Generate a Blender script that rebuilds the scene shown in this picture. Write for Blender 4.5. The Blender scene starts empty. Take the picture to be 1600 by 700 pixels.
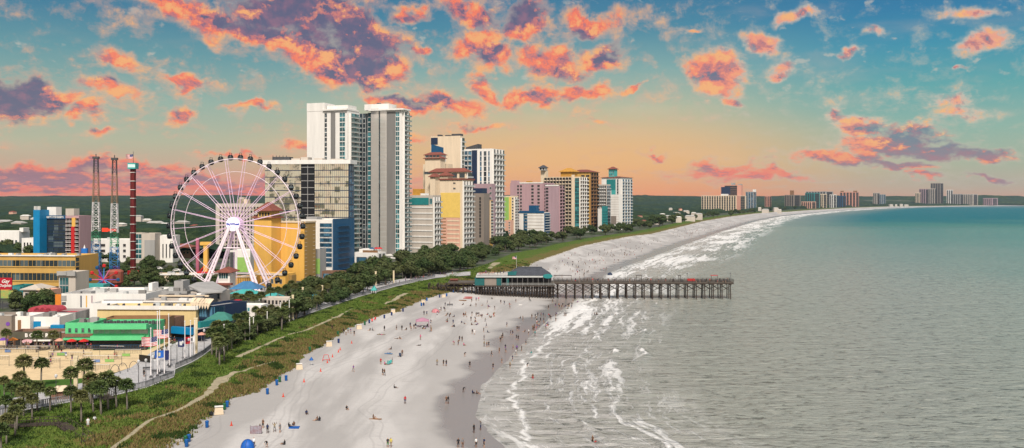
import bpy, bmesh, math, random
from mathutils import Vector, Matrix, noise as mnoise
R = math.radians
random.seed(7)
sc = bpy.context.scene
COL = sc.collection
F = 1400.0; HZ = 44.0; Y0 = 312.0
def at(px, py, z):
    d = F*(HZ-z)/(py-Y0)
    return Vector(((px-800)*d/F, d, z))
def zat(py, d): return HZ + (Y0-py)*d/F
def yof(py, z=5.0): return F*(HZ-z)/(py-Y0)
def lerp(a, b, t): return a+(b-a)*t
def clamp(t, a=0., b=1.): return max(a, min(b, t))
def sstep(a, b, x):
    t = clamp((x-a)/(b-a)); return t*t*(3-2*t)
def interp(pts, x):
    if x <= pts[0][0]:
        (x0, y0), (x1, y1) = pts[0], pts[1]
        return y0+(x-x0)*(y1-y0)/(x1-x0)
    for i in range(len(pts)-1):
        if x <= pts[i+1][0]:
            (x0, y0), (x1, y1) = pts[i], pts[i+1]
            return y0+(x-x0)*(y1-y0)/(x1-x0)
    (x0, y0), (x1, y1) = pts[-2], pts[-1]
    return y1+(x-x1)*(y1-y0)/(x1-x0)
def fbm(x, y, s, o=4, z=0.0):
    v = 0; a = .5
    for i in range(o):
        v += a*mnoise.noise(Vector((x/s, y/s, z+i*7.3))); s *= .5; a *= .5
    return v

# ------------------------------------------------------------------ materials
_mats = {}
def mat(name, col, rough=.7, var=.18, vs=2.0, metal=0., spec=.3, streak=0., emit=0., col2=None, bump=0., alpha=1.):
    if name in _mats: return _mats[name]
    m = bpy.data.materials.new(name); m.use_nodes = True
    nt = m.node_tree; b = nt.nodes['Principled BSDF']
    b.inputs['Roughness'].default_value = rough; b.inputs['Metallic'].default_value = metal
    b.inputs['Specular IOR Level'].default_value = spec
    L = nt.links.new
    tc = nt.nodes.new('ShaderNodeTexCoord')
    nz = nt.nodes.new('ShaderNodeTexNoise'); nz.inputs['Scale'].default_value = 1.0/vs; nz.inputs['Detail'].default_value = 5
    nz.inputs['Roughness'].default_value = .65
    mp = nt.nodes.new('ShaderNodeMapping')
    if streak: mp.inputs['Scale'].default_value = (1, 1, .12)
    g = nt.nodes.new('ShaderNodeNewGeometry')
    L(g.outputs['Position'], mp.inputs['Vector']); L(mp.outputs['Vector'], nz.inputs['Vector'])
    mx = nt.nodes.new('ShaderNodeMix'); mx.data_type = 'RGBA'
    mr = nt.nodes.new('ShaderNodeMapRange'); mr.inputs['From Min'].default_value = .3; mr.inputs['From Max'].default_value = .7
    L(nz.outputs['Fac'], mr.inputs['Value']); L(mr.outputs['Result'], mx.inputs['Factor'])
    c = Vector(col[:3]); c2 = Vector(col2[:3]) if col2 else c*(1-var)
    hi = c if col2 else c*(1+var*.5)
    mx.inputs[6].default_value = (*[min(1, v) for v in hi], 1); mx.inputs[7].default_value = (*c2, 1)
    L(mx.outputs[2], b.inputs['Base Color'])
    if emit:
        L(mx.outputs[2], b.inputs['Emission Color']); b.inputs['Emission Strength'].default_value = emit
    if bump:
        bp = nt.nodes.new('ShaderNodeBump'); bp.inputs['Strength'].default_value = bump; bp.inputs['Distance'].default_value = vs*.3
        L(nz.outputs['Fac'], bp.inputs['Height']); L(bp.outputs['Normal'], b.inputs['Normal'])
    _mats[name] = m; return m
def glassmat(name, col, rough=.12, cell=3.2, metal=.0, spec=.9):
    """window glass: every pane differs a little (curtains, rooms behind)"""
    if name in _mats: return _mats[name]
    m = bpy.data.materials.new(name); m.use_nodes = True
    nt = m.node_tree; b = nt.nodes['Principled BSDF']; L = nt.links.new
    b.inputs['Roughness'].default_value = rough; b.inputs['Specular IOR Level'].default_value = spec; b.inputs['Metallic'].default_value = metal
    g = nt.nodes.new('ShaderNodeNewGeometry')
    mp = nt.nodes.new('ShaderNodeMapping'); mp.inputs['Scale'].default_value = (1/cell,)*3
    L(g.outputs['Position'], mp.inputs['Vector'])
    fl = nt.nodes.new('ShaderNodeVectorMath'); fl.operation = 'FLOOR'; L(mp.outputs['Vector'], fl.inputs[0])
    wn = nt.nodes.new('ShaderNodeTexWhiteNoise'); L(fl.outputs['Vector'], wn.inputs['Vector'])
    cr = nt.nodes.new('ShaderNodeValToRGB'); L(wn.outputs['Value'], cr.inputs['Fac'])
    c = Vector(col[:3])
    e = cr.color_ramp.elements; e[0].position = 0; e[0].color = (*(c*.6), 1); e[1].position = 1; e[1].color = (*[min(1, v) for v in c*3.2+Vector((.04, .04, .035))], 1)
    k = e.new(.7); k.color = (*(c*1.3), 1)
    L(cr.outputs['Color'], b.inputs['Base Color'])
    _mats[name] = m; return m

M = dict(
 white=mat('white_paint', (.76, .73, .69), .6, .12, 3, streak=1),
 cream=mat('cream_stucco', (.72, .58, .42), .75, .12, 3, streak=1),
 peach=mat('peach_stucco', (.66, .38, .28), .75, .12, 3, streak=1),
 pink=mat('pink_stucco', (.44, .28, .30), .75, .12, 3, streak=1),
 mauve=mat('mauve_stucco', (.38, .26, .29), .75, .12, 3, streak=1),
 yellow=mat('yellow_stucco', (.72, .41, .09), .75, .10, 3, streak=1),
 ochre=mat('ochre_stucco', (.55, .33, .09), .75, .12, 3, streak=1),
 ochre_shaded=mat('shaded_ochre_stucco', (.36, .22, .07), .75, .12, 3, streak=1),  # ochre darkened, shade of the side faces put into the colour
 beige=mat('beige_stucco', (.50, .44, .38), .75, .12, 3, streak=1),
 taupe=mat('taupe_stucco', (.24, .20, .17), .75, .12, 3, streak=1),
 grey=mat('grey_concrete', (.34, .33, .32), .8, .15, 3, streak=1),
 dgrey=mat('dark_grey_metal', (.07, .07, .075), .55, .2, 1.5),
 mgrey=mat('mid_grey_panel', (.20, .19, .18), .6, .12, 3, streak=1),
 roofg=mat('roof_membrane', (.38, .37, .35), .85, .25, 5),
 roofw=mat('white_roof', (.66, .64, .60), .8, .2, 6),
 roofd=mat('dark_shingle', (.06, .065, .08), .8, .3, 1.2),
 roofr=mat('red_tile_roof', (.22, .07, .05), .8, .25, 1.5),
 roofo=mat('orange_tile_roof', (.50, .25, .04), .8, .2, 2),
 brown=mat('brown_stucco', (.25, .13, .06), .75, .15, 2, streak=1),
 salmon=mat('salmon_band', (.62, .30, .22), .75, .1, 3),
 teal=mat('teal_panel', (.02, .20, .20), .5, .15, 2),
 turq=mat('turquoise_paint', (.06, .36, .34), .5, .15, 2),
 blue=mat('blue_panel', (.010, .075, .17), .45, .12, 3),
 bluec=mat('bright_blue_panel', (.005, .20, .42), .45, .12, 3),
 navy=mat('navy_panel', (.015, .03, .07), .35, .2, 3),
 green=mat('mint_green_paint', (.10, .50, .22), .55, .12, 2.5),
 lime=mat('lime_paint', (.28, .48, .12), .6, .12, 2),
 brick=mat('brown_brick', (.20, .11, .075), .8, .25, .8),
 red=mat('red_paint', (.50, .02, .02), .45, .12, 1),
 dred=mat('dark_red_steel', (.13, .015, .015), .5, .2, 1.5),
 orange=mat('orange_paint', (.70, .22, .03), .5, .12, 1),
 purple=mat('purple_paint', (.16, .06, .34), .5, .15, 1),
 black=mat('black_plastic', (.012, .012, .014), .35, .2, 1),
 steel=mat('white_steel', (.78, .74, .74), .35, .06, 2),
 wood=mat('weathered_timber', (.058, .043, .034), .85, .35, .6, streak=1),
 woodg=mat('grey_boardwalk_timber', (.22, .22, .23), .8, .2, .8),
 glass=glassmat('dark_glass', (.02, .03, .035)),
 glassb=glassmat('blue_glass', (.015, .06, .10)),
 glasst=glassmat('teal_glass', (.02, .09, .10)),
 rail=mat('balcony_rail', (.45, .46, .45), .4, .1, 2),
 railg=mat('glass_rail', (.16, .22, .22), .15, .15, 2, spec=.8),
 shade=mat('painted_recess_shade', (.03, .028, .027), .8, .3, 2),  # flat near-black colour that paints the shade inside openings
)

# ------------------------------------------------------------------ mesh builder
class MB:
    def __init__(s): s.v = []; s.f = []; s.m = []
    def add(s, vs, fs, mi=0):
        o = len(s.v); s.v += [tuple(v) for v in vs]
        s.f += [tuple(o+i for i in f) for f in fs]; s.m += [mi]*len(fs); return s
    def box(s, x0, x1, y0, y1, z0, z1, mi=0):
        return s.add([(x0,y0,z0),(x1,y0,z0),(x1,y1,z0),(x0,y1,z0),(x0,y0,z1),(x1,y0,z1),(x1,y1,z1),(x0,y1,z1)],
                     [(0,3,2,1),(4,5,6,7),(0,1,5,4),(1,2,6,5),(2,3,7,6),(3,0,4,7)], mi)
    def tube(s, pts, r, n=6, mi=0, cap=True):
        pts = [Vector(p) for p in pts]
        rs = r if isinstance(r, (list, tuple)) else [r]*len(pts)
        o = len(s.v); rings = []
        for i, p in enumerate(pts):
            t = (pts[min(i+1, len(pts)-1)]-pts[max(i-1, 0)])
            t = t.normalized() if t.length > 1e-9 else Vector((0, 0, 1))
            a = t.orthogonal().normalized() if abs(t.z) < .999 else Vector((1, 0, 0))
            if abs(t.z) < .999: a = t.cross(Vector((0, 0, 1))).normalized()
            b = t.cross(a).normalized()
            for k in range(n):
                q = 2*math.pi*k/n
                s.v.append(tuple(p+(a*math.cos(q)+b*math.sin(q))*rs[i]))
        for i in range(len(pts)-1):
            for k in range(n):
                s.f.append((o+i*n+k, o+i*n+(k+1) % n, o+(i+1)*n+(k+1) % n, o+(i+1)*n+k)); s.m.append(mi)
        if cap:
            s.f.append(tuple(o+k for k in range(n))[::-1]); s.m.append(mi)
            e = o+(len(pts)-1)*n; s.f.append(tuple(e+k for k in range(n))); s.m.append(mi)
        return s
    def lathe(s, prof, n=12, c=(0, 0), mi=0):
        o = len(s.v)
        for (r, z) in prof:
            for k in range(n):
                q = 2*math.pi*k/n; s.v.append((c[0]+r*math.cos(q), c[1]+r*math.sin(q), z))
        for i in range(len(prof)-1):
            for k in range(n):
                s.f.append((o+i*n+k, o+i*n+(k+1) % n, o+(i+1)*n+(k+1) % n, o+(i+1)*n+k)); s.m.append(mi)
        s.f.append(tuple(o+k for k in range(n))[::-1]); s.m.append(mi)
        e = o+(len(prof)-1)*n; s.f.append(tuple(e+k for k in range(n))); s.m.append(mi)
        return s
    def prism(s, poly, z0, z1, mi=0):
        n = len(poly)
        vs = [(x, y, z0) for x, y in poly]+[(x, y, z1) for x, y in poly]
        return s.add(vs, [tuple(range(n))[::-1], tuple(range(n, 2*n))]+[(i, (i+1) % n, n+(i+1) % n, n+i) for i in range(n)], mi)
    def mesh(s, name, mats, smooth=False):
        me = bpy.data.meshes.new(name); me.from_pydata(s.v, [], s.f)
        for m in (mats if isinstance(mats, (list, tuple)) else [mats]): me.materials.append(m)
        me.polygons.foreach_set('material_index', s.m)
        if smooth: me.polygons.foreach_set('use_smooth', [True]*len(s.f))
        me.update(); return me
    def build(s, name, mats, parent=None, loc=(0, 0, 0), rz=0, smooth=False):
        return obj(name, s.mesh(name, mats, smooth), parent, loc, rz)
def obj(name, me, parent=None, loc=(0, 0, 0), rz=0, scale=None):
    o = bpy.data.objects.new(name, me); COL.objects.link(o)
    o.location = loc; o.rotation_euler = (0, 0, rz)
    if scale: o.scale = scale
    if parent: o.parent = parent
    return o
def tag(o, label, cat, group=None):
    o['label'] = label; o['category'] = cat
    if group: o['group'] = group
    return o
def thing(name, label, cat, loc=(0, 0, 0), rz=0, group=None):
    o = bpy.data.objects.new(name, None); COL.objects.link(o); o.empty_display_size = 1
    o.location = loc; o.rotation_euler = (0, 0, rz)
    return tag(o, label, cat, group)
def struct(o, kind='structure'): o['kind'] = kind; return o
_kids = {}
def copy_tree(root, loc, rz=0, sc_=1.0, label=None, group=None, mats=None):
    r = root.copy(); COL.objects.link(r); r.location = loc; r.rotation_euler = (0, 0, rz); r.scale = (sc_,)*3
    if label: r['label'] = label
    if group: r['group'] = group
    def rec(src, dst):
        for ch in _kids.get(src.name, []):
            c = ch.copy(); COL.objects.link(c); c.parent = dst
            rec(ch, c)
    rec(root, r); return r
def kids(root, *ch): _kids.setdefault(root.name, []).extend(ch)
def textmesh(txt, size, mat_, depth=.05, shear=0., bold=.02):
    cu = bpy.data.curves.new('letters', 'FONT'); cu.body = txt; cu.size = size; cu.extrude = depth; cu.shear = shear; cu.offset = bold*size
    cu.align_x = 'CENTER'; cu.align_y = 'CENTER'; cu.resolution_u = 2
    o = bpy.data.objects.new('letters', cu); COL.objects.link(o)
    dg = bpy.context.evaluated_depsgraph_get(); me = bpy.data.meshes.new_from_object(o.evaluated_get(dg))
    bpy.data.objects.remove(o); me.materials.clear(); me.materials.append(mat_); me.name = 'letters'
    me.transform(Matrix.Rotation(R(90), 4, 'X')); return me

# ------------------------------------------------------------------ coast lines (X as a function of Y)
DUNE = [(at(px, py, 2.5).y, at(px, py, 2.5).x) for px, py in [(283,690),(317,659),(343,638),(363,625),(394,615),(420,600),(453,579),(471,556),(509,537),(541,516),(577,499),(616,489),(650,474),(686,462),(713,455),(770,431),(826,416),(845,408),(867,401),(886,394),(908,386),(949,377),(986,370),(1020,366),(1060,356),(1100,346),(1140,339),(1180,334),(1220,331)]]
WATER = [(at(px, py, 0).y, at(px, py, 0).x) for px, py in [(790,700),(745,650),(758,600),(795,560),(825,530),(857,500),(885,480),(915,455),(945,430),(980,415),(1028,398),(1076,380),(1120,364),(1180,346),(1220,338),(1260,334),(1300,330),(1360,326),(1430,323.3),(1600,321.2),(2100,320.2)]]
BACK = [(at(px, py, 5).y, at(px, py, 5).x) for px, py in [(43,640),(110,628),(178,618),(228,606),(272,589),(317,558),(345,540),(440,508),(560,465),(650,440),(720,430),(803,395),(871,384),(940,371),(986,365),(1080,347),(1160,335.4)]]
BACK = [(-400, -120.)] + BACK; DUNE = [(-400, -96.)]+DUNE; WATER = [(-400, -40.)]+WATER
def Xw(y): return interp(WATER, y)
def Xd(y): return min(interp(DUNE, y) if y < 3000 else 1e9, Xw(y)-interp([(0, 40), (3000, 95), (9000, 170)], y))
def Xb(y): return min(interp(BACK, y) if y < 2500 else 1e9, Xd(y)-interp([(0, 14), (400, 16), (700, 22), (3000, 35), (9000, 60)], y))
def hill(x, y):
    return 52*sstep(2600, 6200, y)*(1+.75*fbm(x, y, 1300, 4)) if y > 2600 else 0.
def land_z(x, y):
    base = 5.0
    xb = Xb(y)
    if y > 2600:
        base += hill(x, y)*sstep(150, 1600, xb-x)
    return base
def ground_z(x, y):
    xb, xd, xw = Xb(y), Xd(y), Xw(y)
    if x < xb: return land_z(x, y)
    if x < xd:
        t = (x-xb)/(xd-xb); b = 4.9-1.9*t*t
        return b+(.9*fbm(x, y, 11, 3)+.5*fbm(x, y, 3.5, 2))*math.sin(math.pi*clamp(t*1.02))
    t = (x-xd)/(xw-xd)
    if t <= 1: return 3.0*(1-t)**1.15+.10*fbm(x, y, 14, 3)+(.12*fbm(x, y, 3, 2) if t < .1 else 0)
    return -.05*(x-xw)
# ------------------------------------------------------------------ camera, sun, sky
cam = bpy.data.cameras.new('camera'); co = bpy.data.objects.new('camera', cam); COL.objects.link(co)
co.location = (0, 0, HZ); co.rotation_euler = (R(90), 0, 0)
cam.sensor_width = 36; cam.lens = 36*F/1600; cam.shift_y = -(350-Y0)/1600; cam.clip_start = 1; cam.clip_end = 60000
sc.camera = co
SUN_EL, SUN_AZ = 46, 172      # azimuth measured from +Y clockwise: behind the camera
sd = Vector((math.sin(R(SUN_AZ))*math.cos(R(SUN_EL)), math.cos(R(SUN_AZ))*math.cos(R(SUN_EL)), math.sin(R(SUN_EL))))
sl = bpy.data.lights.new('sun', 'SUN'); sl.energy = 4.4; sl.angle = R(9); sl.color = (1, .93, .84)
so = bpy.data.objects.new('sun', sl); COL.objects.link(so); so.rotation_euler = sd.to_track_quat('Z', 'Y').to_euler(); so.location = (0, 0, 200)
sc.view_settings.view_transform = 'Standard'; sc.view_settings.look = 'None'; sc.view_settings.exposure = 0; sc.view_settings.gamma = 1
sc.cycles.use_denoising = True
sc.cycles.max_bounces = 5; sc.cycles.diffuse_bounces = 2; sc.cycles.glossy_bounces = 2; sc.cycles.transmission_bounces = 2; sc.cycles.transparent_max_bounces = 4; sc.cycles.volume_bounces = 0
sc.cycles.caustics_reflective = False; sc.cycles.caustics_refractive = False

w = bpy.data.worlds.new('World'); sc.world = w; w.use_nodes = True
nt = w.node_tree; nt.nodes.clear(); L = nt.links.new
N = nt.nodes.new
def lin(r, g, b):
    f = lambda c: (c/255/12.92 if c/255 <= .04045 else ((c/255+.055)/1.055)**2.4)
    return (f(r), f(g), f(b), 1)
def math_(op, a, b=None, c=None, cl=False):
    n = N('ShaderNodeMath'); n.operation = op; n.use_clamp = cl
    for i, v in enumerate((a, b, c)):
        if v is None: continue
        if isinstance(v, (int, float)): n.inputs[i].default_value = v
        else: L(v, n.inputs[i])
    return n.outputs[0]
def mixc(f, a, b):
    n = N('ShaderNodeMix'); n.data_type = 'RGBA'; n.clamp_factor = True
    for i, v in ((0, f), (6, a), (7, b)):
        if isinstance(v, (int, float)): n.inputs[i].default_value = v
        elif isinstance(v, tuple): n.inputs[i].default_value = v
        else: L(v, n.inputs[i])
    return n.outputs[2]
def ss(v, a, b, o0=0., o1=1.):
    n = N('ShaderNodeMapRange'); n.interpolation_type = 'SMOOTHSTEP'; L(v, n.inputs['Value'])
    n.inputs['From Min'].default_value = a; n.inputs['From Max'].default_value = b
    n.inputs['To Min'].default_value = o0; n.inputs['To Max'].default_value = o1
    return n.outputs['Result']
tc = N('ShaderNodeTexCoord'); sx = N('ShaderNodeSeparateXYZ'); L(tc.outputs['Generated'], sx.inputs[0])
X_, Y_, Z_ = sx.outputs
az = math_('ARCTAN2', X_, Y_)
hyp = math_('SQRT', math_('ADD', math_('MULTIPLY', X_, X_), math_('MULTIPLY', Y_, Y_)))
el = math_('ARCTAN2', Z_, hyp)
U = math_('MULTIPLY', az, 14.0); V = math_('MULTIPLY', el, 14.0)      # about 100 px of the photograph per unit
def dir_of(px, py):
    a = math.atan2(px-800, F); e = math.atan2((Y0-py), math.hypot(px-800, F)); return 14*a, 14*e
cb = N('ShaderNodeCombineXYZ'); L(U, cb.inputs[0]); L(V, cb.inputs[1]); P = cb.outputs[0]
def vmul(v, s, o=(0, 0, 0)):
    n = N('ShaderNodeMapping'); L(v, n.inputs['Vector']); n.inputs['Scale'].default_value = s; n.inputs['Location'].default_value = o; return n.outputs[0]
def noise_(v, scale, detail=6, rough=.55, dist=0.):
    n = N('ShaderNodeTexNoise'); L(v, n.inputs['Vector']); n.inputs['Scale'].default_value = scale; n.inputs['Detail'].default_value = detail
    n.inputs['Roughness'].default_value = min(.7, rough); n.inputs['Distortion'].default_value = dist; return n
# domain warp so that the cloud banks get ragged outlines
wn = noise_(P, 1.1, 4, .6)
wv = N('ShaderNodeVectorMath'); wv.operation = 'SUBTRACT'; L(wn.outputs['Color'], wv.inputs[0]); wv.inputs[1].default_value = (.5, .5, .5)
wv2 = N('ShaderNodeVectorMath'); wv2.operation = 'SCALE'; L(wv.outputs[0], wv2.inputs[0]); wv2.inputs[3].default_value = .95
PW = N('ShaderNodeVectorMath'); PW.operation = 'ADD'; L(P, PW.inputs[0]); L(wv2.outputs[0], PW.inputs[1]); PW = PW.outputs[0]
def blob(v, px, py, rx, ry, ang=0., k=1.):
    u0, v0 = dir_of(px, py)
    n = N('ShaderNodeVectorMath'); n.operation = 'SUBTRACT'; L(v, n.inputs[0]); n.inputs[1].default_value = (u0, v0, 0)
    m = N('ShaderNodeMapping'); m.vector_type = 'TEXTURE'; L(n.outputs[0], m.inputs['Vector'])
    m.inputs['Rotation'].default_value = (0, 0, R(-ang)); m.inputs['Scale'].default_value = (rx/100, ry/100, 1)
    l = N('ShaderNodeVectorMath'); l.operation = 'LENGTH'; L(m.outputs[0], l.inputs[0])
    r = N('ShaderNodeMapRange'); r.interpolation_type = 'SMOOTHSTEP'; L(l.outputs['Value'], r.inputs['Value'])
    r.inputs['From Min'].default_value = 0; r.inputs['From Max'].default_value = 1.25; r.inputs['To Min'].default_value = k; r.inputs['To Max'].default_value = 0
    return r.outputs['Result']
def field(v, blobs):
    t = None
    for b_ in blobs:
        o = blob(v, *b_); t = o if t is None else math_('MAXIMUM', t, o)
        q = N('ShaderNodeVectorMath'); q.operation = 'MULTIPLY_ADD'   # chains the banks one after the other (keeps the shader stack short)
        L(t, q.inputs[0]); q.inputs[1].default_value = (1e-6, 1e-6, 0); L(v, q.inputs[2]); v = q.outputs[0]
    return t, v
# (px, py, radius x, radius y, tilt, strength) of the cloud banks in the photograph
CL = [(270,0,85,26,8),(330,30,90,30,14),(470,20,150,48,4,1.1),(560,45,110,50,20,1.1),(430,60,120,30,22),(510,90,150,44,18,1.2),(590,105,60,40,0,1.1),
      (175,100,62,22,-2),(290,125,62,17,-8),(20,160,100,42,-4,1.1),(85,172,70,32,-12),(125,190,50,16,0,.9),(180,148,60,22,4,.9),(272,172,42,18,-20,.9),(385,168,52,9,0,.8),
      (160,218,34,12,0,.85),(640,12,55,18,0),(730,12,60,24,10,1.05),(745,60,60,32,-30,1.05),(770,95,46,36,-30,1.05),(665,78,32,9,0,.9),(815,35,60,34,-10,1.2),(930,30,72,26,6,1.05),
      (860,95,80,40,6,1.1),(935,85,54,30,0,.9),(760,145,50,20,30),(700,165,90,26,8),(830,150,80,20,-10),(905,142,90,18,-12,1.),(990,130,36,8,-4,.9),(620,165,60,20,10),(650,178,44,16,0),
      (1120,125,56,50,0,1.15),(1140,165,30,14,0,.9),(1185,62,50,20,0,.85),(1250,28,40,16,0,.9),(1330,76,26,9,0,.85),(1370,42,28,12,0,.8),(1515,18,42,14,0,.85),(1540,68,34,22,-12,.95),
      (1500,112,12,8,0,.9),(1470,155,46,20,0,.7),(1390,215,110,32,-10,1.),(1340,195,50,24,-4,1.1),(1460,230,100,26,8,1.),(1310,245,90,16,0,1.1),(1520,240,60,16,0,.95),(1400,258,90,14,0,.95),
      (1130,262,100,13,0,.9),(1190,276,110,13,2,.9),(1440,278,50,9,0,.8),(1540,280,40,7,0,.8),(100,287,260,24,2,1.15),(350,287,270,26,0,1.1),(60,266,150,20,0,1.1),(230,262,120,14,0,.95),(560,285,160,24,0,.9),(700,292,160,14,0,.6),(1020,238,26,6,0,.9),
      (930,193,46,9,0,.65),(740,205,90,12,-4,.7),(480,222,60,14,6,.8),(560,250,120,24,6,.8),(370,240,70,8,0,.8),(630,215,60,14,0,.8),(1080,45,20,7,0,.7),(1220,95,40,16,0,.65),(1500,170,60,16,0,.6)]
cov, PW = field(PW, CL)
cn = N('ShaderNodeCombineXYZ'); L(U, cn.inputs[0]); L(math_('MULTIPLY', math_('SQRT', math_('MAXIMUM', V, .01)), 3.6), cn.inputs[1]); PN = cn.outputs[0]   # flatter towards the horizon
nA = noise_(PN, 2.4, 10, .68, .2).outputs['Fac']
nB = noise_(vmul(PN, (1, 1, 1), (0, .18, 0)), 2.4, 6, .68, .2).outputs['Fac']   # the same field a little lower: tells lit undersides
gap = math_('MULTIPLY', math_('MULTIPLY', ss(noise_(vmul(P, (.7, 1.1, 1), (4, 9, 0)), .9, 3, .5).outputs['Fac'], .44, .62), ss(V, .7, 1.5)), ss(U, dir_of(1120,0)[0], dir_of(980,0)[0], .12, .34))
cov = math_('MAXIMUM', cov, gap)
dens = math_('ADD', math_('MULTIPLY', cov, 1.25), math_('MULTIPLY', math_('SUBTRACT', nA, .5), 2.5))
alpha = ss(dens, .30, .98)
halo = math_('MULTIPLY', ss(math_('ADD', dens, math_('MULTIPLY', math_('SUBTRACT', noise_(vmul(PN, (.8, 1.3, 1), (7, 3, 0)), 3.2, 7, .6).outputs['Fac'], .5), .9)), .02, .55), .42)
# thin high scattered puffs everywhere in the upper sky
pf = noise_(vmul(P, (1, 1.5, 1), (3.1, 8.2, 0)), 3.4, 7, .55).outputs['Fac']
pfa = math_('MULTIPLY', math_('MULTIPLY', ss(pf, .60, .72), .55), ss(V, .8, 1.6))
# base gradient: teal above, sea green to sand in the middle, orange at the horizon, teal again towards the right
def ramp(v, stops):
    n = N('ShaderNodeValToRGB'); L(v, n.inputs[0]); e = n.color_ramp.elements
    e[0].position = stops[0][0]; e[0].color = stops[0][1]; e[1].position = stops[-1][0]; e[1].color = stops[-1][1]
    for p, c in stops[1:-1]: k = e.new(p); k.color = c
    return n.outputs[0]
t01 = math_('MULTIPLY', V, 1/3.3, cl=True)      # 0 at the horizon, 1 at the top of the photograph
def vp(py): return (Y0-py)/100/3.3
gl = ramp(t01, [(0, lin(250,108,74)), (vp(292), lin(238,134,100)), (vp(265), lin(206,168,138)), (vp(228), lin(184,182,150)), (vp(170), lin(150,176,158)), (vp(100), lin(96,150,156)), (vp(40), lin(56,122,150)), (1, lin(40,104,140))])
gc = ramp(t01, [(0, lin(252,116,66)), (vp(290), lin(246,142,86)), (vp(255), lin(222,176,124)), (vp(215), lin(208,184,140)), (vp(170), lin(184,186,152)), (vp(110), lin(128,168,162)), (vp(50), lin(66,134,156)), (1, lin(40,108,148))])
gr = ramp(t01, [(0, lin(214,158,130)), (vp(292), lin(190,172,146)), (vp(262), lin(168,178,152)), (vp(210), lin(140,178,160)), (vp(150), lin(88,164,164)), (vp(90), lin(48,142,168)), (vp(40), lin(30,120,162)), (1, lin(26,104,152))])
base = mixc(ss(U, dir_of(300,0)[0], dir_of(760,0)[0]), gl, gc)
base = mixc(ss(U, dir_of(1000,0)[0], dir_of(1420,0)[0]), base, gr)
glow = blob(P, 900, 262, 520, 90, 0, 1.)
base = mixc(math_('MULTIPLY', glow, .62), base, lin(255, 184, 100))
wash = noise_(vmul(P, (.5, 1.6, 1)), 1.4, 4, .5).outputs['Fac']
base = mixc(math_('MULTIPLY', ss(wash, .5, .75), .12), base, lin(246, 200, 170))
# clouds: glowing orange undersides, mauve and slate tops
lit = math_('SUBTRACT', nA, nB)
dark_b, PW = field(PW, [(400,30,110,30,12,.9),(700,30,60,20,0,.5),(640,60,60,26,0,.5),(770,80,40,22,0,.5),(910,45,50,18,0,.6),(20,130,60,30,0,.8),(470,10,170,36,5,1.1),(575,70,70,60,0,1.),(520,60,110,26,20,1.),(800,20,70,24,0,1.1),(15,150,70,60,0,1.2),(60,180,40,20,0,.7),(960,70,50,24,0,1.),(880,115,60,20,0,.55),(170,135,46,10,0,.8),(270,160,26,10,0,.7),(650,165,46,14,10,.8),(1480,215,130,26,10,1.2),(1390,258,110,18,0,1.1),(1530,238,70,22,0,1.2),(1540,276,90,14,0,1.2),(1440,235,80,22,0,1.),(590,130,60,16,30,.7),(70,272,220,14,0,.85),(330,278,230,10,0,.7),(110,290,200,6,0,.5)])
dk = math_('ADD', math_('MULTIPLY', dark_b, 1.2), math_('MULTIPLY', lit, -4.6))
dk = math_('ADD', dk, math_('MULTIPLY', math_('SUBTRACT', dens, .75), .25))
dk = ss(dk, .10, .80)
thick = ss(dens, .42, .95)
warm = mixc(thick, lin(252, 190, 124), lin(255, 118, 74))
warm_r = mixc(thick, lin(236, 214, 190), lin(244, 160, 128))
warm = mixc(math_('MULTIPLY', ss(U, dir_of(980,0)[0], dir_of(1300,0)[0]), ss(V, .2, 1.4)), warm, warm_r)
hot = math_('MULTIPLY', ss(lit, .0, .14), .8); warm = mixc(hot, warm, lin(255, 186, 104))
low = ss(V, 1.0, .3); warm = mixc(math_('MULTIPLY', low, .75), warm, lin(246, 108, 92))
slate = mixc(ss(U, dir_of(900,0)[0], dir_of(1400,0)[0]), lin(88, 84, 116), lin(100, 122, 140))
slate = mixc(math_('MULTIPLY', ss(noise_(PN, 4.2, 6, .6).outputs['Fac'], .42, .66), .55), slate, lin(168, 104, 122))
slate = mixc(math_('MULTIPLY', low, .5), slate, lin(196, 110, 118))
ccol = mixc(dk, warm, slate)
mid_ = math_('MULTIPLY', math_('MULTIPLY', dk, math_('SUBTRACT', 1.0, dk)), 3.0)
ccol = mixc(mid_, ccol, lin(206, 112, 110))
skyc = mixc(math_('MULTIPLY', pfa, math_('SUBTRACT', 1.0, alpha)), base, lin(206, 196, 178))
skyc = mixc(halo, skyc, mixc(ss(U, dir_of(900,0)[0], dir_of(1300,0)[0]), lin(226, 172, 140), lin(200, 190, 170)))
skyc = mixc(math_('MULTIPLY', alpha, .94), skyc, ccol)
# unseen bright overcast added behind the viewer and overhead, for fill and glass reflections
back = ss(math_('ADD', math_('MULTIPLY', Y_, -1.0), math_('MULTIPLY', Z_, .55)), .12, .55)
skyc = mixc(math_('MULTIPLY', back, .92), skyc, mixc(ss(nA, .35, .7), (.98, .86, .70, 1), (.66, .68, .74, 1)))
skyc = mixc(ss(Z_, -.02, -.10), skyc, lin(58, 74, 76))  # unseen tone below the horizon, darkened for the glass hotel's reflections
ns = N('ShaderNodeTexSky'); ns.sky_type = 'NISHITA'; ns.sun_disc = False; ns.sun_elevation = R(SUN_EL); ns.sun_rotation = R(SUN_AZ)
b1 = N('ShaderNodeBackground'); L(ns.outputs[0], b1.inputs[0]); b1.inputs[1].default_value = .10
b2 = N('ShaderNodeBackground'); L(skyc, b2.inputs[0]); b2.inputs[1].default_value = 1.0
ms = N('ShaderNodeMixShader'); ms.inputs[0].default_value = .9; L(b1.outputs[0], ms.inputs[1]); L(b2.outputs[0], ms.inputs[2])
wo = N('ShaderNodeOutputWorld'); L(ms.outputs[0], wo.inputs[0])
w.cycles.sampling_method = 'MANUAL'; w.cycles.sample_map_resolution = 512
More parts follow.
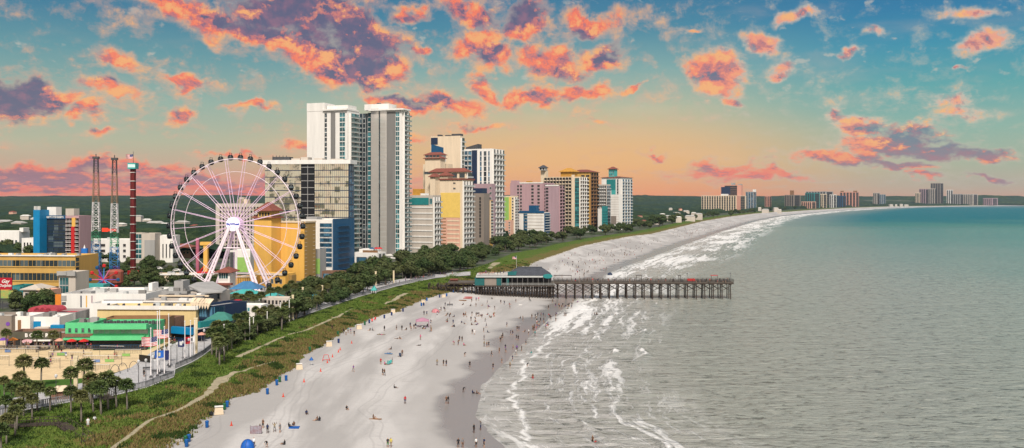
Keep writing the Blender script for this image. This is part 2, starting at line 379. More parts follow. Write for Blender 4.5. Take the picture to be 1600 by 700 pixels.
# ------------------------------------------------------------------ ground, dunes, beach, sea
class NT:
    """small node helper for the materials of the setting"""
    def __init__(s, name):
        s.m = bpy.data.materials.new(name); s.m.use_nodes = True; s.t = s.m.node_tree; s.b = s.t.nodes['Principled BSDF']; s.L = s.t.links.new
        s.pos = s.n('ShaderNodeNewGeometry').outputs['Position']
    def n(s, k): return s.t.nodes.new(k)
    def put(s, sock, v):
        if isinstance(v, (int, float)): sock.default_value = v
        elif isinstance(v, tuple): sock.default_value = v if len(v) != 3 or sock.type == 'VECTOR' else (*v, 1)
        else: s.L(v, sock)
    def map(s, v, sc_, loc=(0, 0, 0), rz=0):
        n = s.n('ShaderNodeMapping'); s.L(v, n.inputs['Vector']); n.inputs['Scale'].default_value = sc_; n.inputs['Location'].default_value = loc; n.inputs['Rotation'].default_value = (0, 0, R(rz)); return n.outputs[0]
    def noise(s, v, scale, d=5, r=.55, dist=0.):
        n = s.n('ShaderNodeTexNoise'); s.L(v, n.inputs['Vector']); n.inputs['Scale'].default_value = scale; n.inputs['Detail'].default_value = d; n.inputs['Roughness'].default_value = r; n.inputs['Distortion'].default_value = dist
        return n.outputs['Fac']
    def mix(s, f, a, b):
        n = s.n('ShaderNodeMix'); n.data_type = 'RGBA'; s.put(n.inputs[0], f); s.put(n.inputs[6], a); s.put(n.inputs[7], b); return n.outputs[2]
    def ma(s, op, a, b=None, cl=False):
        n = s.n('ShaderNodeMath'); n.operation = op; n.use_clamp = cl; s.put(n.inputs[0], a)
        if b is not None: s.put(n.inputs[1], b)
        return n.outputs[0]
    def ss(s, v, a, b, o0=0., o1=1.):
        n = s.n('ShaderNodeMapRange'); n.interpolation_type = 'SMOOTHSTEP'; s.put(n.inputs['Value'], v); s.put(n.inputs['From Min'], a); s.put(n.inputs['From Max'], b); s.put(n.inputs['To Min'], o0); s.put(n.inputs['To Max'], o1); return n.outputs['Result']
    def xyz(s, v):
        n = s.n('ShaderNodeSeparateXYZ'); s.L(v, n.inputs[0]); return n.outputs
    def uv(s):
        n = s.n('ShaderNodeUVMap'); n.uv_map = 'shore'; return n.outputs[0]
    def bump(s, h, st=.5, d=.3):
        n = s.n('ShaderNodeBump'); s.put(n.inputs['Height'], h); s.put(n.inputs['Strength'], st); n.inputs['Distance'].default_value = d; s.L(n.outputs[0], s.b.inputs['Normal'])
    def base(s, c): s.put(s.b.inputs['Base Color'], c)

def grid_mesh(name, rows, uvs=None):
    """rows: list of rows of points (equal length); uvs the same with (u, v)"""
    nr, ncol = len(rows), len(rows[0])
    vs = [p for r in rows for p in r]
    fs = [(i*ncol+j, i*ncol+j+1, (i+1)*ncol+j+1, (i+1)*ncol+j) for i in range(nr-1) for j in range(ncol-1)]
    me = bpy.data.meshes.new(name); me.from_pydata(vs, [], fs)
    if uvs:
        fl = [p for r in uvs for p in r]
        ul = me.uv_layers.new(name='shore'); li = [0]*len(me.loops); me.loops.foreach_get('vertex_index', li)
        ul.data.foreach_set('uv', [c for i in li for c in fl[i]])
    me.polygons.foreach_set('use_smooth', [True]*len(me.polygons)); me.update(); return me
def ys_list(y0, y1, s0, grow=1.0, s_max=1e9, start=150):
    o = [y0]; y = y0; st = s0
    while y < y1:
        if y > start: st = min(s_max, max(s0, s0*(y/start)**grow))
        y += st; o.append(min(y, y1))
    return o

# -- city and inland ground (one sheet to the far woods)
g = NT('city_ground'); z_ = g.xyz(g.pos)[1]
n1 = g.noise(g.pos, .035, 6, .6); n2 = g.noise(g.pos, .4, 4, .6)
c = g.mix(g.ss(n1, .42, .56), (.10, .10, .085), (.040, .062, .022)); c = g.mix(g.ss(n2, .5, .8), c, (.09, .085, .05))
g.base(c); g.b.inputs['Roughness'].default_value = .9; g.b.inputs['Specular IOR Level'].default_value = .15
rows = []
for y in ys_list(-400, 9500, 14, 1.0, 250, 300):
    xb = Xb(y); w_ = max(9000, 1.1*abs(y)+3000)
    r = []
    for k in range(44):
        t = (k/43.)**2.2
        x = xb-(1-t)*0 - w_*((1-k/43.)**2.2)
        r.append((x, y, land_z(x, y)+(.02*0)))
    rows.append(r)
struct(obj('ground', grid_mesh('ground', rows), None)).data.materials.append(g.m)

# -- dune belt with sea oats
g = NT('dune_grass_ground'); u = g.uv(); uu = g.xyz(u)
na = g.noise(g.pos, .12, 5, .6); nb = g.noise(g.pos, .9, 5, .65); nc = g.noise(g.map(g.pos, (1, .35, 1)), 2.6, 4, .7)
gr_ = g.mix(g.ss(nb, .35, .7), (.050, .100, .014), (.115, .150, .030))
br_ = g.mix(g.ss(nb, .35, .7), (.115, .100, .030), (.165, .130, .045))
f = g.ma('ADD', uu[1], g.ma('MULTIPLY', g.ma('SUBTRACT', na, .5), 1.3))
c = g.mix(g.ss(f, .50, .80), gr_, br_)
c = g.mix(g.ss(nc, .60, .75, 0, .55), c, (.02, .03, .008))
c = g.mix(g.ss(g.ma('ADD', uu[1], g.ma('MULTIPLY', g.ma('SUBTRACT', nb, .5), .22)), .95, .985), c, (.52, .47, .42))
g.base(c); g.b.inputs['Roughness'].default_value = .95; g.b.inputs['Specular IOR Level'].default_value = .1; g.bump(nb, .8, .5)
rows, uvs = [], []
for y in ys_list(-400, 7300, 1.6, 1.3, 120, 230):
    xb, xd = Xb(y), Xd(y); wig = 1.6*fbm(0, y, 9, 4)*2
    rows.append([]); uvs.append([])
    for k in range(25):
        t = k/24.; x = xb-.6+(xd+wig+.6-xb)*t
        rows[-1].append((x, y, ground_z(min(x, xd), y)+.03 if k < 24 else ground_z(x, y)-.25)); uvs[-1].append((y/40., t))
dune = struct(obj('dune', grid_mesh('dune', rows, uvs))); dune.data.materials.append(g.m)

# -- beach
g = NT('beach_sand'); u = g.uv(); uu = g.xyz(u); zz = g.xyz(g.pos)[2]
na = g.noise(g.map(g.pos, (.8, .16, 1), rz=6), .09, 5, .55, .3); nb = g.noise(g.pos, .8, 5, .6); nc = g.noise(g.map(g.pos, (1, 5, 1)), .22, 5, .6)
nd = g.noise(g.pos, 3.5, 4, .7)
c = g.mix(g.ss(na, .42, .58), (.52, .495, .475), (.37, .35, .335))
nv = g.noise(g.map(u, (.007*40/40, .075, 1)), 1., 4, .5, .3); c = g.mix(g.ss(nv, .50, .66, 0, .6), c, (.34, .32, .308))
c = g.mix(g.ss(nc, .56, .72, 0, .5), c, (.33, .31, .30))
c = g.mix(g.ss(nd, .4, .8, 0, .35), c, (.34, .32, .31))
we = g.ma('ADD', zz, g.ma('MULTIPLY', g.ma('SUBTRACT', g.noise(g.pos, .06, 4, .5), .5), .8))
c = g.mix(g.ss(we, 1.1, .40), c, (.39, .368, .352))
wet = g.ss(we, .52, .26)
c = g.mix(wet, c, (.245, .228, .215))
ft = g.n('ShaderNodeTexVoronoi'); g.L(g.pos, ft.inputs['Vector']); ft.inputs['Scale'].default_value = 1.1
fp = g.ma('MULTIPLY', g.ss(ft.outputs['Distance'], .22, .08), g.ss(g.noise(g.pos, .05, 3), .45, .62)); c = g.mix(g.ma('MULTIPLY', fp, .35), c, (.30, .28, .27))
for off_, k_ in ((-38, 1), (-41, 3), (-22, 5), (-52, 8)):     # vehicle tracks along the beach
    tr_ = g.ma('ADD', uu[1], g.ma('MULTIPLY', g.ma('SUBTRACT', g.noise(g.map(u, (.012, 0, 1), (k_, 0, 0)), 1., 3), .5), 26))
    d_ = g.ma('ABSOLUTE', g.ma('SUBTRACT', g.ma('ABSOLUTE', g.ma('SUBTRACT', tr_, off_)), .9))
    c = g.mix(g.ma('MULTIPLY', g.ss(d_, .30, .10), .22), c, (.25, .235, .23))
g.base(c); g.put(g.b.inputs['Roughness'], g.ss(wet, 0, 1, .85, .25)); g.put(g.b.inputs['Specular IOR Level'], g.ss(wet, 0, 1, .12, .35))
g.bump(nb, g.ss(wet, 0, 1, .5, .03), .12)
rows, uvs = [], []
for y in ys_list(-400, 7300, 1.8, 1.2, 110, 220):
    xd, xw = Xd(y), Xw(y); rows.append([]); uvs.append([])
    for k in range(34):
        t = k/33.; x = lerp(xd-5, xw+22, t)
        z = ground_z(max(x, xd), y) if x >= xd else 2.75
        rows[-1].append((x, y, z)); uvs[-1].append((y, x-xw))
beach = struct(obj('beach', grid_mesh('beach', rows, uvs))); beach.data.materials.append(g.m)

# -- sea
def crest(y, v):
    """surf: breakers parallel to the shore, ragged along it"""
    if v < -2 or v > 110: return 0.
    h = 0.
    for k, (v0, wd, amp) in enumerate(((12, .8, .25), (20, 1.2, .5), (29, 1.3, .65), (38, 1.5, .6))):
        c0 = v0+6*fbm(y, k*31, 55, 3)+2.5*fbm(y, k*17, 9, 2)
        pres = sstep(.04, .26, fbm(y, 90+k*53, 30, 3))
        d = (v-c0)/wd
        if abs(d) < 3: h += amp*pres*math.exp(-d*d)*(1.25 if d < 0 else 1.)
    return h
rows, uvs, fo = [], [], []
vcols = [-26, -18, -12, -8, -5, -3, -1.5]+[i*1.3 for i in range(0, 66)]+[90, 97, 106, 118, 133, 150, 172, 200, 235, 280, 340, 420, 520, 650, 820, 1100, 1500, 2200, 3500, 5500, 9000]
for y in ys_list(-400, 7420, 1.7, 1.25, 90, 230):
    xw = Xw(y); rows.append([]); uvs.append([])
    for v in vcols:
        x = xw+v
        # past the bay's head the water sheet follows the curving shore
        z = 0
        if 90 < y < 900: z = crest(y, v)+(.10*fbm(x, y, 7, 3)+.30*fbm(x, y*.6, 22, 3))*clamp(v/8)
        rows[-1].append((x, y, z)); uvs[-1].append((y, v))
g = NT('sea_water'); u = g.uv(); uu = g.xyz(u); px, py, pz = g.xyz(g.pos)
V_ = uu[1]
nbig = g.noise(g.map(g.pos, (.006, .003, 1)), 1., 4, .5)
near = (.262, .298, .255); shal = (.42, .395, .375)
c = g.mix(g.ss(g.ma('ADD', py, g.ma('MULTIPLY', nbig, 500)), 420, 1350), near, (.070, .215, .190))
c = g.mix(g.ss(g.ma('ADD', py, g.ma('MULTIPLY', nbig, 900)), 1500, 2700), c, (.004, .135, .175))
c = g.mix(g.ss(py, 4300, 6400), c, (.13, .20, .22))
offn = g.ma('ADD', V_, g.ma('MULTIPLY', g.ma('SUBTRACT', g.noise(g.map(u, (.02, .05, 1)), 1., 4, .5), .5), 30))
c = g.mix(g.ss(offn, 60, 6), c, shal)
nearsh = g.ss(V_, 260, 40); c = g.mix(g.ma('MULTIPLY', nearsh, .6), c, (.30, .305, .275))
# foam: streaks along the crests, lace between them, a bright swash line
cv = g.n('ShaderNodeCombineXYZ'); g.L(uu[0], cv.inputs[0])
wv0 = g.ma('ADD', V_, g.ma('ADD', g.ma('MULTIPLY', g.noise(g.map(u, (.022, .02, 1), (3, 0, 0)), 1., 4, .5), 15), g.ma('MULTIPLY', g.noise(g.map(u, (.15, .1, 1), (9, 0, 0)), 1., 3, .5), 3)))
g.L(wv0, cv.inputs[1]); fa = g.noise(g.map(cv.outputs[0], (.022, .32, 1)), 1., 6, .62)
fb = g.noise(g.map(u, (.16, .60, 1)), 1., 6, .68, .6)
fc = g.noise(g.map(u, (.010, .05, 1), (5, 3, 0)), 1., 3, .5)
zone = g.ma('MULTIPLY', g.ss(g.ma('SUBTRACT', V_, g.ss(py, 420, 800, 0, 25)), 52, 22), g.ss(V_, -4, 8))
fm = g.ma('ADD', g.ma('ADD', g.ma('MULTIPLY', fa, .75), g.ma('MULTIPLY', fb, .45)), g.ma('MULTIPLY', g.ma('SUBTRACT', fc, .5), .7))
farz = g.ma('MULTIPLY', g.ss(py, 330, 620), .045)
fm = g.ma('ADD', fm, farz)
crestf = g.ss(g.ma('ADD', pz, g.ma('MULTIPLY', g.ma('SUBTRACT', fb, .5), .5)), .40, .62)
foam = g.ma('MULTIPLY', g.ma('MULTIPLY', g.ss(fm, .595, .72), .92), zone)
lace = g.ma('MULTIPLY', g.ma('MULTIPLY', g.ss(fb, .53, .66), .32), g.ma('MULTIPLY', g.ss(V_, 46, 20), g.ss(V_, -3, 6)))
sw = g.ma('ADD', V_, g.ma('MULTIPLY', g.ma('SUBTRACT', g.noise(g.map(u, (.035, 0, 1)), 1., 5, .6), .5), 22))
swl = g.ma('MULTIPLY', g.ma('MULTIPLY', g.ss(sw, 5.8, 6.8), g.ss(sw, 8.0, 7.0)), g.ss(fb, .40, .56, .15, .8))
caps = g.ma('MULTIPLY', g.ss(g.noise(g.map(g.pos, (.35, .09, 1)), .5, 4, .6), .79, .82), g.ss(V_, 60, 120, 0, .8))
foam = g.ma('MAXIMUM', g.ma('MAXIMUM', foam, lace), g.ma('MAXIMUM', g.ma('MAXIMUM', swl, crestf), caps))
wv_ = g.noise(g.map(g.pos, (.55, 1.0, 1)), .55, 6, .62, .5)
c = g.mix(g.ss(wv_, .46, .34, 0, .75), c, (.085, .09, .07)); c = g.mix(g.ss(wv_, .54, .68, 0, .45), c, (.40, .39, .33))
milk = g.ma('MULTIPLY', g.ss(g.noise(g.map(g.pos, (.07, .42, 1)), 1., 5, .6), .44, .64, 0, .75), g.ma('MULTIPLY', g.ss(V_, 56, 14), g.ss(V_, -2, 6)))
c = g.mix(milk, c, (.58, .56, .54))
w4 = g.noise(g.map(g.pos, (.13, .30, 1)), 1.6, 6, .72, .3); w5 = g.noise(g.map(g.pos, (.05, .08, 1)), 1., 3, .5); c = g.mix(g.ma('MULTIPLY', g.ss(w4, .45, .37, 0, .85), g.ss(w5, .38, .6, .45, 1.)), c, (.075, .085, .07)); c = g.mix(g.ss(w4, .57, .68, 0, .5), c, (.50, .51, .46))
c = g.mix(foam, c, (.80, .78, .76))
g.base(c); g.put(g.b.inputs['Roughness'], g.ss(foam, 0, 1, .22, .8)); g.b.inputs['IOR'].default_value = 1.33
g.put(g.b.inputs['Specular IOR Level'], g.ss(py, 250, 1500, .35, .0))
w2 = g.noise(g.map(g.pos, (1, 1.6, 1)), 1.3, 4, .6); w3 = g.noise(g.map(g.pos, (.06, .13, 1)), 1., 4, .55, .4)
h = g.ma('ADD', g.ma('ADD', g.ma('MULTIPLY', wv_, 1.), g.ma('MULTIPLY', w2, .25)), g.ma('MULTIPLY', w3, 2.2))
h = g.ma('ADD', h, g.ma('MULTIPLY', foam, .35)); h = g.ma('ADD', h, g.ma('MULTIPLY', w4, .7))
g.bump(h, g.ss(V_, 0, 14, .12, 1.0), 1.0)
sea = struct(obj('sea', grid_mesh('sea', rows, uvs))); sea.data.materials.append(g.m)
# sea bed sheet under everything, to the horizon
MB().add([(-12400, -440, -6), (14400, -440, -6), (14400, 9980, -6), (-12400, 9980, -6)], [(0, 1, 2, 3)]).build('seabed', mat('seabed', (.05, .09, .10), .9)).__setitem__('kind', 'structure')

# -- far head of the bay: low land with woods that closes the horizon
g = NT('woodland_canopy'); n1 = g.noise(g.pos, .045, 5, .7); n2 = g.noise(g.pos, .006, 4, .6); n3 = g.noise(g.pos, .25, 3, .7)
c = g.mix(g.ss(n1, .38, .66), (.014, .028, .012), (.052, .078, .030)); c = g.mix(g.ss(n2, .4, .65), c, g.mix(n1, (.014, .030, .022), (.030, .060, .040)))
c = g.mix(g.ss(n3, .5, .8, 0, .6), c, (.004, .010, .006))
g.base(c); g.b.inputs['Roughness'].default_value = 1; g.b.inputs['Specular IOR Level'].default_value = 0.05; g.bump(n1, 1., 8.)
WOODM = g.m
rows = []
for i in range(40):
    t = i/39.; y = 7250+t*2600
    rows.append([(x, y, 4+30*sstep(0, .5, t)+26*fbm(x, y, 900, 3)*sstep(0, .3, t)+14*fbm(x, y, 170, 3)*sstep(0, .1, t)) for x in [-12000+k*260 for k in range(130)]])
struct(obj('hills', grid_mesh('hills', rows))).data.materials.append(WOODM)
# -- inland woods seen as one mass
rows = []
random.seed(3)
clear = [(-310, 560, 90), (-150, 480, 80), (-250, 640, 60)]
for y in ys_list(590, 7250, 7, 1.05, 110, 600):
    xb = Xb(y); st = 70 if y < 900 else lerp(55, 60, clamp((y-900)/3000)); W_ = 1.0*y+1500
    r = []
    for k in range(150):
        t = k/149.; x = xb-st-(1-t)**1.7*W_
        e = min(1, k/4., (149-k)/3.)
        hgt = 9+(7 if y < 3000 else 20)*fbm(x, y, 26 if y < 3000 else 130, 3)+9*max(0, fbm(x, y, 9, 2))+8*fbm(x, y, 260, 2)
        open_ = sstep(-.16, .02, fbm(x, y, 120, 3)-(.12 if y < 1100 else 0))
        r.append((x+random.uniform(-2, 2), y+random.uniform(-2, 2), land_z(x, y)-1.5+hgt*e*open_))
    rows.append(r)
wd = obj('woods', grid_mesh('woods', rows)); wd.data.materials.append(WOODM); wd['kind'] = 'stuff'
wd.data.polygons.foreach_set('use_smooth', [False]*len(wd.data.polygons))

# -- sandy trail through the dunes, the boardwalk plaza, the volleyball sand, lawns
TRAILS = []
def ribbon(name, pts, wid, z, m, jit=.3, n=6):
    if name == 'trail':
        for i in range(len(pts)-1): TRAILS.append((pts[i], pts[i+1], (wid[i]+wid[i+1])/2))
    """pts are ground points; a sheet that follows the terrain"""
    P2 = []
    for i in range(len(pts)-1):
        for k in range(n):
            t = k/n; P2.append(pts[i].lerp(pts[i+1], t))
    P2.append(pts[-1]); rows = []
    for i, p in enumerate(P2):
        t = (P2[min(i+1, len(P2)-1)]-P2[max(i-1, 0)]).normalized(); s_ = Vector((t.y, -t.x, 0))
        w_ = interp([(a*1.0, b) for a, b in enumerate(wid)], i/n) if isinstance(wid, list) else wid
        r = []
        for q in (-1, -.5, 0, .5, 1):
            j = (1+jit*fbm(p.x+q*9, p.y, 4, 3)*2)
            v = p+s_*(q*w_*.5*j); r.append((v.x, v.y, (ground_z(v.x, v.y)+(.10 if abs(q) < 1 else -.02)) if z is None else z))
        rows.append(r)
    o = obj(name, grid_mesh(name, rows)); o.data.materials.append(m); return struct(o)
sandm = mat('trail_sand', (.36, .31, .21), .95, .3, 1.0, spec=.1)
def gp(px, py, z=4.2): return at(px, py, z)
ribbon('trail', [gp(140,716), gp(170,700), gp(240,651), gp(291,631), gp(327,612), gp(348,592), gp(363,586), gp(394,574), gp(430,562)], [.8,.9,.9,1.1,1.7,3.2,1.4,1.1,.8], None, sandm, .8)
ribbon('trail', [gp(372,561), gp(399,548), gp(437,530), gp(480,516), gp(516,501), gp(553,483)], [1.8,1.2,.8,.9,1.7,.7], None, sandm, .8)
ribbon('trail', [gp(600,474), gp(613,470), gp(634,459)], [1.0,1.6,2.8], None, sandm, .8)
ribbon('trail', [gp(764,421), gp(776,412)], [3., 6.], None, sandm, .8)

g = NT('concrete_plaza'); n1 = g.noise(g.pos, .7, 5, .6); n2 = g.noise(g.map(g.pos, (1, 1, 1), rz=-15), 6, 3, .7)
w1 = g.n('ShaderNodeTexBrick'); g.L(g.map(g.pos, (1, 1, 1), rz=18), w1.inputs['Vector']); w1.inputs['Scale'].default_value = .5; w1.inputs['Mortar Size'].default_value = .012
w1.inputs['Color1'].default_value = (.50, .48, .48, 1); w1.inputs['Color2'].default_value = (.42, .41, .41, 1); w1.inputs['Mortar'].default_value = (.2, .2, .2, 1)
g.base(g.mix(g.ss(n1, .4, .8, 0, .5), w1.outputs['Color'], (.28, .27, .27))); g.b.inputs['Roughness'].default_value = .85
def sheet(name, pix, z, m):
    p = [at(a, b, z) for a, b in pix]
    me = bpy.data.meshes.new(name); me.from_pydata([tuple(v) for v in p], [], [tuple(range(len(p)))]); me.materials.append(m)
    return struct(obj(name, me))
OUT = [(-60,664),(43,640),(110,628),(178,618),(228,606),(272,589),(274,577),(300,566),(317,556),(331,545),(346,538),(400,520),(440,505),(500,484),(560,464),(620,447),(680,434),(735,430)]
INN = [(735,424),(680,428),(620,437),(560,450),(500,464),(440,478),(400,484),(340,486),(316,512),(274,536),(234,552),(205,574),(150,594),(100,604),(20,622),(-60,645)]
sheet('boardwalk', OUT+INN, 5.06, g.m)
vs_ = mat('court_sand', (.66, .50, .30), .95, .15, 1.5, spec=.1)
sheet('court_sand', [(-60,592),(60,594),(150,592),(205,574),(236,551),(270,532),(250,526),(-60,526)], 5.03, vs_)
lawn = mat('lawn', (.06, .13, .02), .95, .3, .8, spec=.1)
sheet('lawn', [(-60,592),(60,594),(150,590),(158,598),(120,607),(60,612),(-60,640)], 5.045, lawn)
road = mat('asphalt', (.055, .055, .058), .85, .25, 3)
ribbon('road', [Vector((-600, 348, 0)), Vector((-330, 340, 0)), Vector((-170, 330, 0))], 11, 5.03, road, 0)
ribbon('road', [Vector((-215, 250, 0)), Vector((-205, 330, 0)), Vector((-190, 480, 0)), Vector((-172, 600, 0))], 8, 5.035, road, 0)
# ------------------------------------------------------------------ building kit
_unit = {}
_cnt = {}
_rest = {}
def unit_mesh(kind, w_, h_, mats, d=1.3):
    key = (kind, round(w_, 1), round(h_, 1), tuple(m.name for m in mats), round(d, 1))
    if key in _unit: return _unit[key]
    w_, h_ = round(w_, 1), round(h_, 1); b = MB(); hw = w_/2
    if kind == 'window':      # frame ring, pane, sill.  mats: frame, glass
        t = min(.14, w_*.08)
        b.box(-hw-t, hw+t, -.10, .0, -h_/2-t, -h_/2, 0); b.box(-hw-t, hw+t, -.10, .0, h_/2, h_/2+t, 0)
        b.box(-hw-t, -hw, -.098, .0, -h_/2, h_/2, 0); b.box(hw, hw+t, -.098, .0, -h_/2, h_/2, 0)
        b.add([(-hw, -.03, -h_/2), (hw, -.03, -h_/2), (hw, -.03, h_/2), (-hw, -.03, h_/2)], [(0, 1, 2, 3)], 1)
        if w_ > 1.6: b.box(-.04, .04, -.07, -.035, -h_/2, h_/2, 0)
    elif kind == 'balcony':   # slab, rail, fins, recessed door.  mats: slab, glass, rail
        z0 = -h_/2
        b.box(-hw, hw, -d, 0, z0, z0+.24, 0)
        b.box(-hw+.05, hw-.05, -d+.02, -d+.09, z0+.30, z0+1.12, 2)
        b.box(-hw, -hw+.16, -d+.12, 0, z0+.24, h_/2-.01, 0)
        b.add([(-hw+.16, -.04, z0+.24), (hw, -.04, z0+.24), (hw, -.04, h_/2), (-hw+.16, -.04, h_/2)], [(0, 1, 2, 3)], 1)
    elif kind == 'open_balcony':   # no fins, see-through bars
        z0 = -h_/2
        b.box(-hw, hw, -d, 0, z0, z0+.22, 0)
        b.box(-hw, hw, -d, -d+.06, z0+1.04, z0+1.12, 2)
        n = max(2, int(w_/.5))
        for k in range(n+1):
            x = -hw+w_*k/n; b.box(x-.02, x+.02, -d+.01, -d+.05, z0+.22, z0+1.04, 2)
        b.add([(-hw, -.04, z0+.22), (hw, -.04, z0+.22), (hw, -.04, h_/2), (-hw, -.04, h_/2)], [(0, 1, 2, 3)], 1)
    elif kind == 'opening':   # flat pane, dark colour standing for a deep opening's shade, with a surround
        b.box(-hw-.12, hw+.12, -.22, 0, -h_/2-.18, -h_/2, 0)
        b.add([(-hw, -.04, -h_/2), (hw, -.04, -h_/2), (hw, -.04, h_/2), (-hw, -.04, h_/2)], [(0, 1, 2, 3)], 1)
    me = b.mesh(kind, list(mats)); _unit[key] = me; return me
class Box:
    def __init__(s, root, pl, pc, pr, Y, yt, mats=(M['white'], M['roofg']), th=18, z0=None, W=None, L=None, z1=None, parapet=.9, name='wall', yb=None, roof=True):
        s.root, s.th, s.Y = root, R(th), Y
        X = (pc-800)*Y/F; s.X = X
        c, n = math.cos(s.th), math.sin(s.th)
        a = (pl-800)/F; s.W = W if W else (X-a*Y)/(c+a*n)
        if L: s.L = L
        else:
            b = (pr-800)/F; s.L = (b*Y-X)/(n-b*c)
        s.z0 = land_z(X, Y) if z0 is None else z0
        if yb is not None: s.z0 = zat(yb, Y)
        s.z1 = z1 if z1 is not None else zat(yt, Y)
        s.base = Vector((X, Y, s.z0))-root.location; s.H = s.z1-s.z0
        p = parapet; b_ = MB()
        b_.box(-s.W, 0, 0, s.L, -1.5 if z0 is None and yb is None else 0, s.H-p if roof else s.H)
        if roof:
            for x0, x1, y0, y1 in ((-s.W, 0, 0, .3), (-s.W, 0, s.L-.3, s.L), (-s.W, -s.W+.3, .3, s.L-.3), (-.3, 0, .3, s.L-.3)):
                b_.box(x0, x1, y0, y1, s.H-p, s.H)
        s.wall = b_.build(name, mats[0], root, s.base, -s.th)
        if roof: MB().box(-s.W+.3, -.3, .3, s.L-.3, s.H-p+.004, s.H-p+.12).build('roof', mats[1], root, s.base, -s.th)
    # pixel -> local coordinates
    def fx(s, px):
        a = (px-800)/F; return -(s.X-a*s.Y)/(math.cos(s.th)+a*math.sin(s.th))
    def ry(s, px):
        b = (px-800)/F; return (b*s.Y-s.X)/(math.sin(s.th)-b*math.cos(s.th))
    def z(s, py): return zat(py, s.Y)-s.z0
    def place(s, face, a, z, off=0.):
        c, n = math.cos(-s.th), math.sin(-s.th)
        x, y = (a, -off) if face == 'f' else (off, a)
        return s.base+Vector((x*c-y*n, x*n+y*c, z)), -s.th+(0 if face == 'f' else R(90))
    def span(s, face, p0, p1):
        g_ = s.fx if face == 'f' else s.ry
        return g_(p0), g_(p1)
    def grid(s, face, kind, p0, p1, nx, y0, y1, ny, mats, fw=.7, fh=.6, d=1.3, name=None, z0=None, z1=None, cap=100):
        a0, a1 = s.span(face, p0, p1)
        zt, zb = (s.z(y0) if z1 is None else z1), (s.z(y1) if z0 is None else z0)
        cw, ch = (a1-a0)/nx, (zt-zb)/ny
        nm = name or {'open_balcony': 'balcony', 'opening': 'window'}.get(kind, kind)
        me = unit_mesh(kind, abs(cw)*fw, ch*fh, mats, d)
        for j in range(ny):
            for i in range(nx):
                p, rz = s.place(face, a0+cw*(i+.5), zt-ch*(j+.5), 0.0)
                k = (s.root.name, nm); _cnt[k] = _cnt.get(k, 0)+1
                if _cnt[k] <= cap: obj(nm, me, s.root, p, rz)
                else: _rest.setdefault(k, []).append((me, p, rz))
    def panel(s, face, p0, p1, y0, y1, m, off=.15, name='panel', z0=None, z1=None, back=0.):
        a0, a1 = s.span(face, p0, p1)
        zt, zb = (s.z(y0) if z1 is None else z1), (s.z(y1) if z0 is None else z0)
        p, rz = s.place(face, (a0+a1)/2, zb)
        h = abs(a1-a0)/2
        return MB().box(-h, h, -off, back, 0, zt-zb).build(name, m, s.root, p, rz)
    def bands(s, face, p0, p1, y0, y1, n, m, off=.3, th=.4, name='floor_band'):
        a0, a1 = s.span(face, p0, p1); zt, zb = s.z(y0), s.z(y1); h = abs(a1-a0)/2
        b = MB().box(-h, h, -off, 0, -th/2, th/2); me = b.mesh(name, [m])
        for j in range(n):
            p, rz = s.place(face, (a0+a1)/2, lerp(zb, zt, j/max(1, n-1))); obj(name, me, s.root, p, rz)
    def strip(s, face, p0, p1, y0, y1, n, mg, mf, name='window_strip', off=.12, vert=0):
        """a tall strip of glass with a spandrel per floor"""
        a0, a1 = s.span(face, p0, p1); zt, zb = s.z(y0), s.z(y1); h = abs(a1-a0)/2; H = zt-zb
        b = MB().box(-h, h, -off, 0, 0, H, 0)
        for j in range(n):
            z = H*(j)/n; b.box(-h-.02, h+.02, -off-.06, -off+.02, z, z+min(.45, H/n*.2), 1)
        for k in range(vert):
            x = -h+2*h*(k+1)/(vert+1); b.box(x-.06, x+.06, -off-.04, -off+.02, 0, H, 1)
        p, rz = s.place(face, (a0+a1)/2, zb); return b.build(name, [mg, mf], s.root, p, rz)
    def roofbox(s, p0, p1, y0, m, name='rooftop_unit', depth=6, back=2., zb=None):
        a0, a1 = s.fx(p0), s.fx(p1)
        zt = s.z(y0); zz = s.H-.7 if zb is None else zb
        return MB().box(a0, a1, back, back+depth, zz, zt).build(name, m, s.root, s.base, -s.th)
    def hiproof(s, m, over=.8, h=3., ridge=.4, name='roof'):
        b = MB(); W, L_, o = s.W, s.L, over
        x0, x1, y0, y1 = -W-o, o, -o, L_+o; z = s.H+.02
        if W > L_: r0, r1 = (x0+(y1-y0)*ridge, (y0+y1)/2), (x1-(y1-y0)*ridge, (y0+y1)/2)
        else: r0, r1 = ((x0+x1)/2, y0+(x1-x0)*ridge), ((x0+x1)/2, y1-(x1-x0)*ridge)
        v = [(x0, y0, z), (x1, y0, z), (x1, y1, z), (x0, y1, z), (*r0, z+h), (*r1, z+h)]
        f = [(0, 1, 5, 4), (1, 2, 5), (2, 3, 4, 5), (3, 0, 4)] if W > L_ else [(0, 1, 4), (1, 2, 5, 4), (2, 3, 5), (3, 0, 4, 5)]
        b.add(v, f+[(3, 2, 1, 0)]); b.box(x0, x1, y0, y1, z-.3, z-.01)
        return b.build(name, m, s.root, s.base, -s.th)
def bthing(name, label, cat, px, Y, group=None, z=None):
    x = (px-800)*Y/F
    return thing(name, label, cat, (x, Y, land_z(x, Y) if z is None else z), 0, group)
def finish_rest():
    for (rn, nm), lst in _rest.items():
        b = MB(); mats = []
        for me, p, rz in lst:
            idx = []
            for m in me.materials:
                if m not in mats: mats.append(m)
                idx.append(mats.index(m))
            c, n = math.cos(rz), math.sin(rz); o = len(b.v)
            b.v += [(p.x+v.co.x*c-v.co.y*n, p.y+v.co.x*n+v.co.y*c, p.z+v.co.z) for v in me.vertices]
            for pl in me.polygons: b.f.append(tuple(o+i for i in pl.vertices)); b.m.append(idx[pl.material_index])
        q = b.build(nm, mats, bpy.data.objects[rn]); q['kind'] = 'stuff'
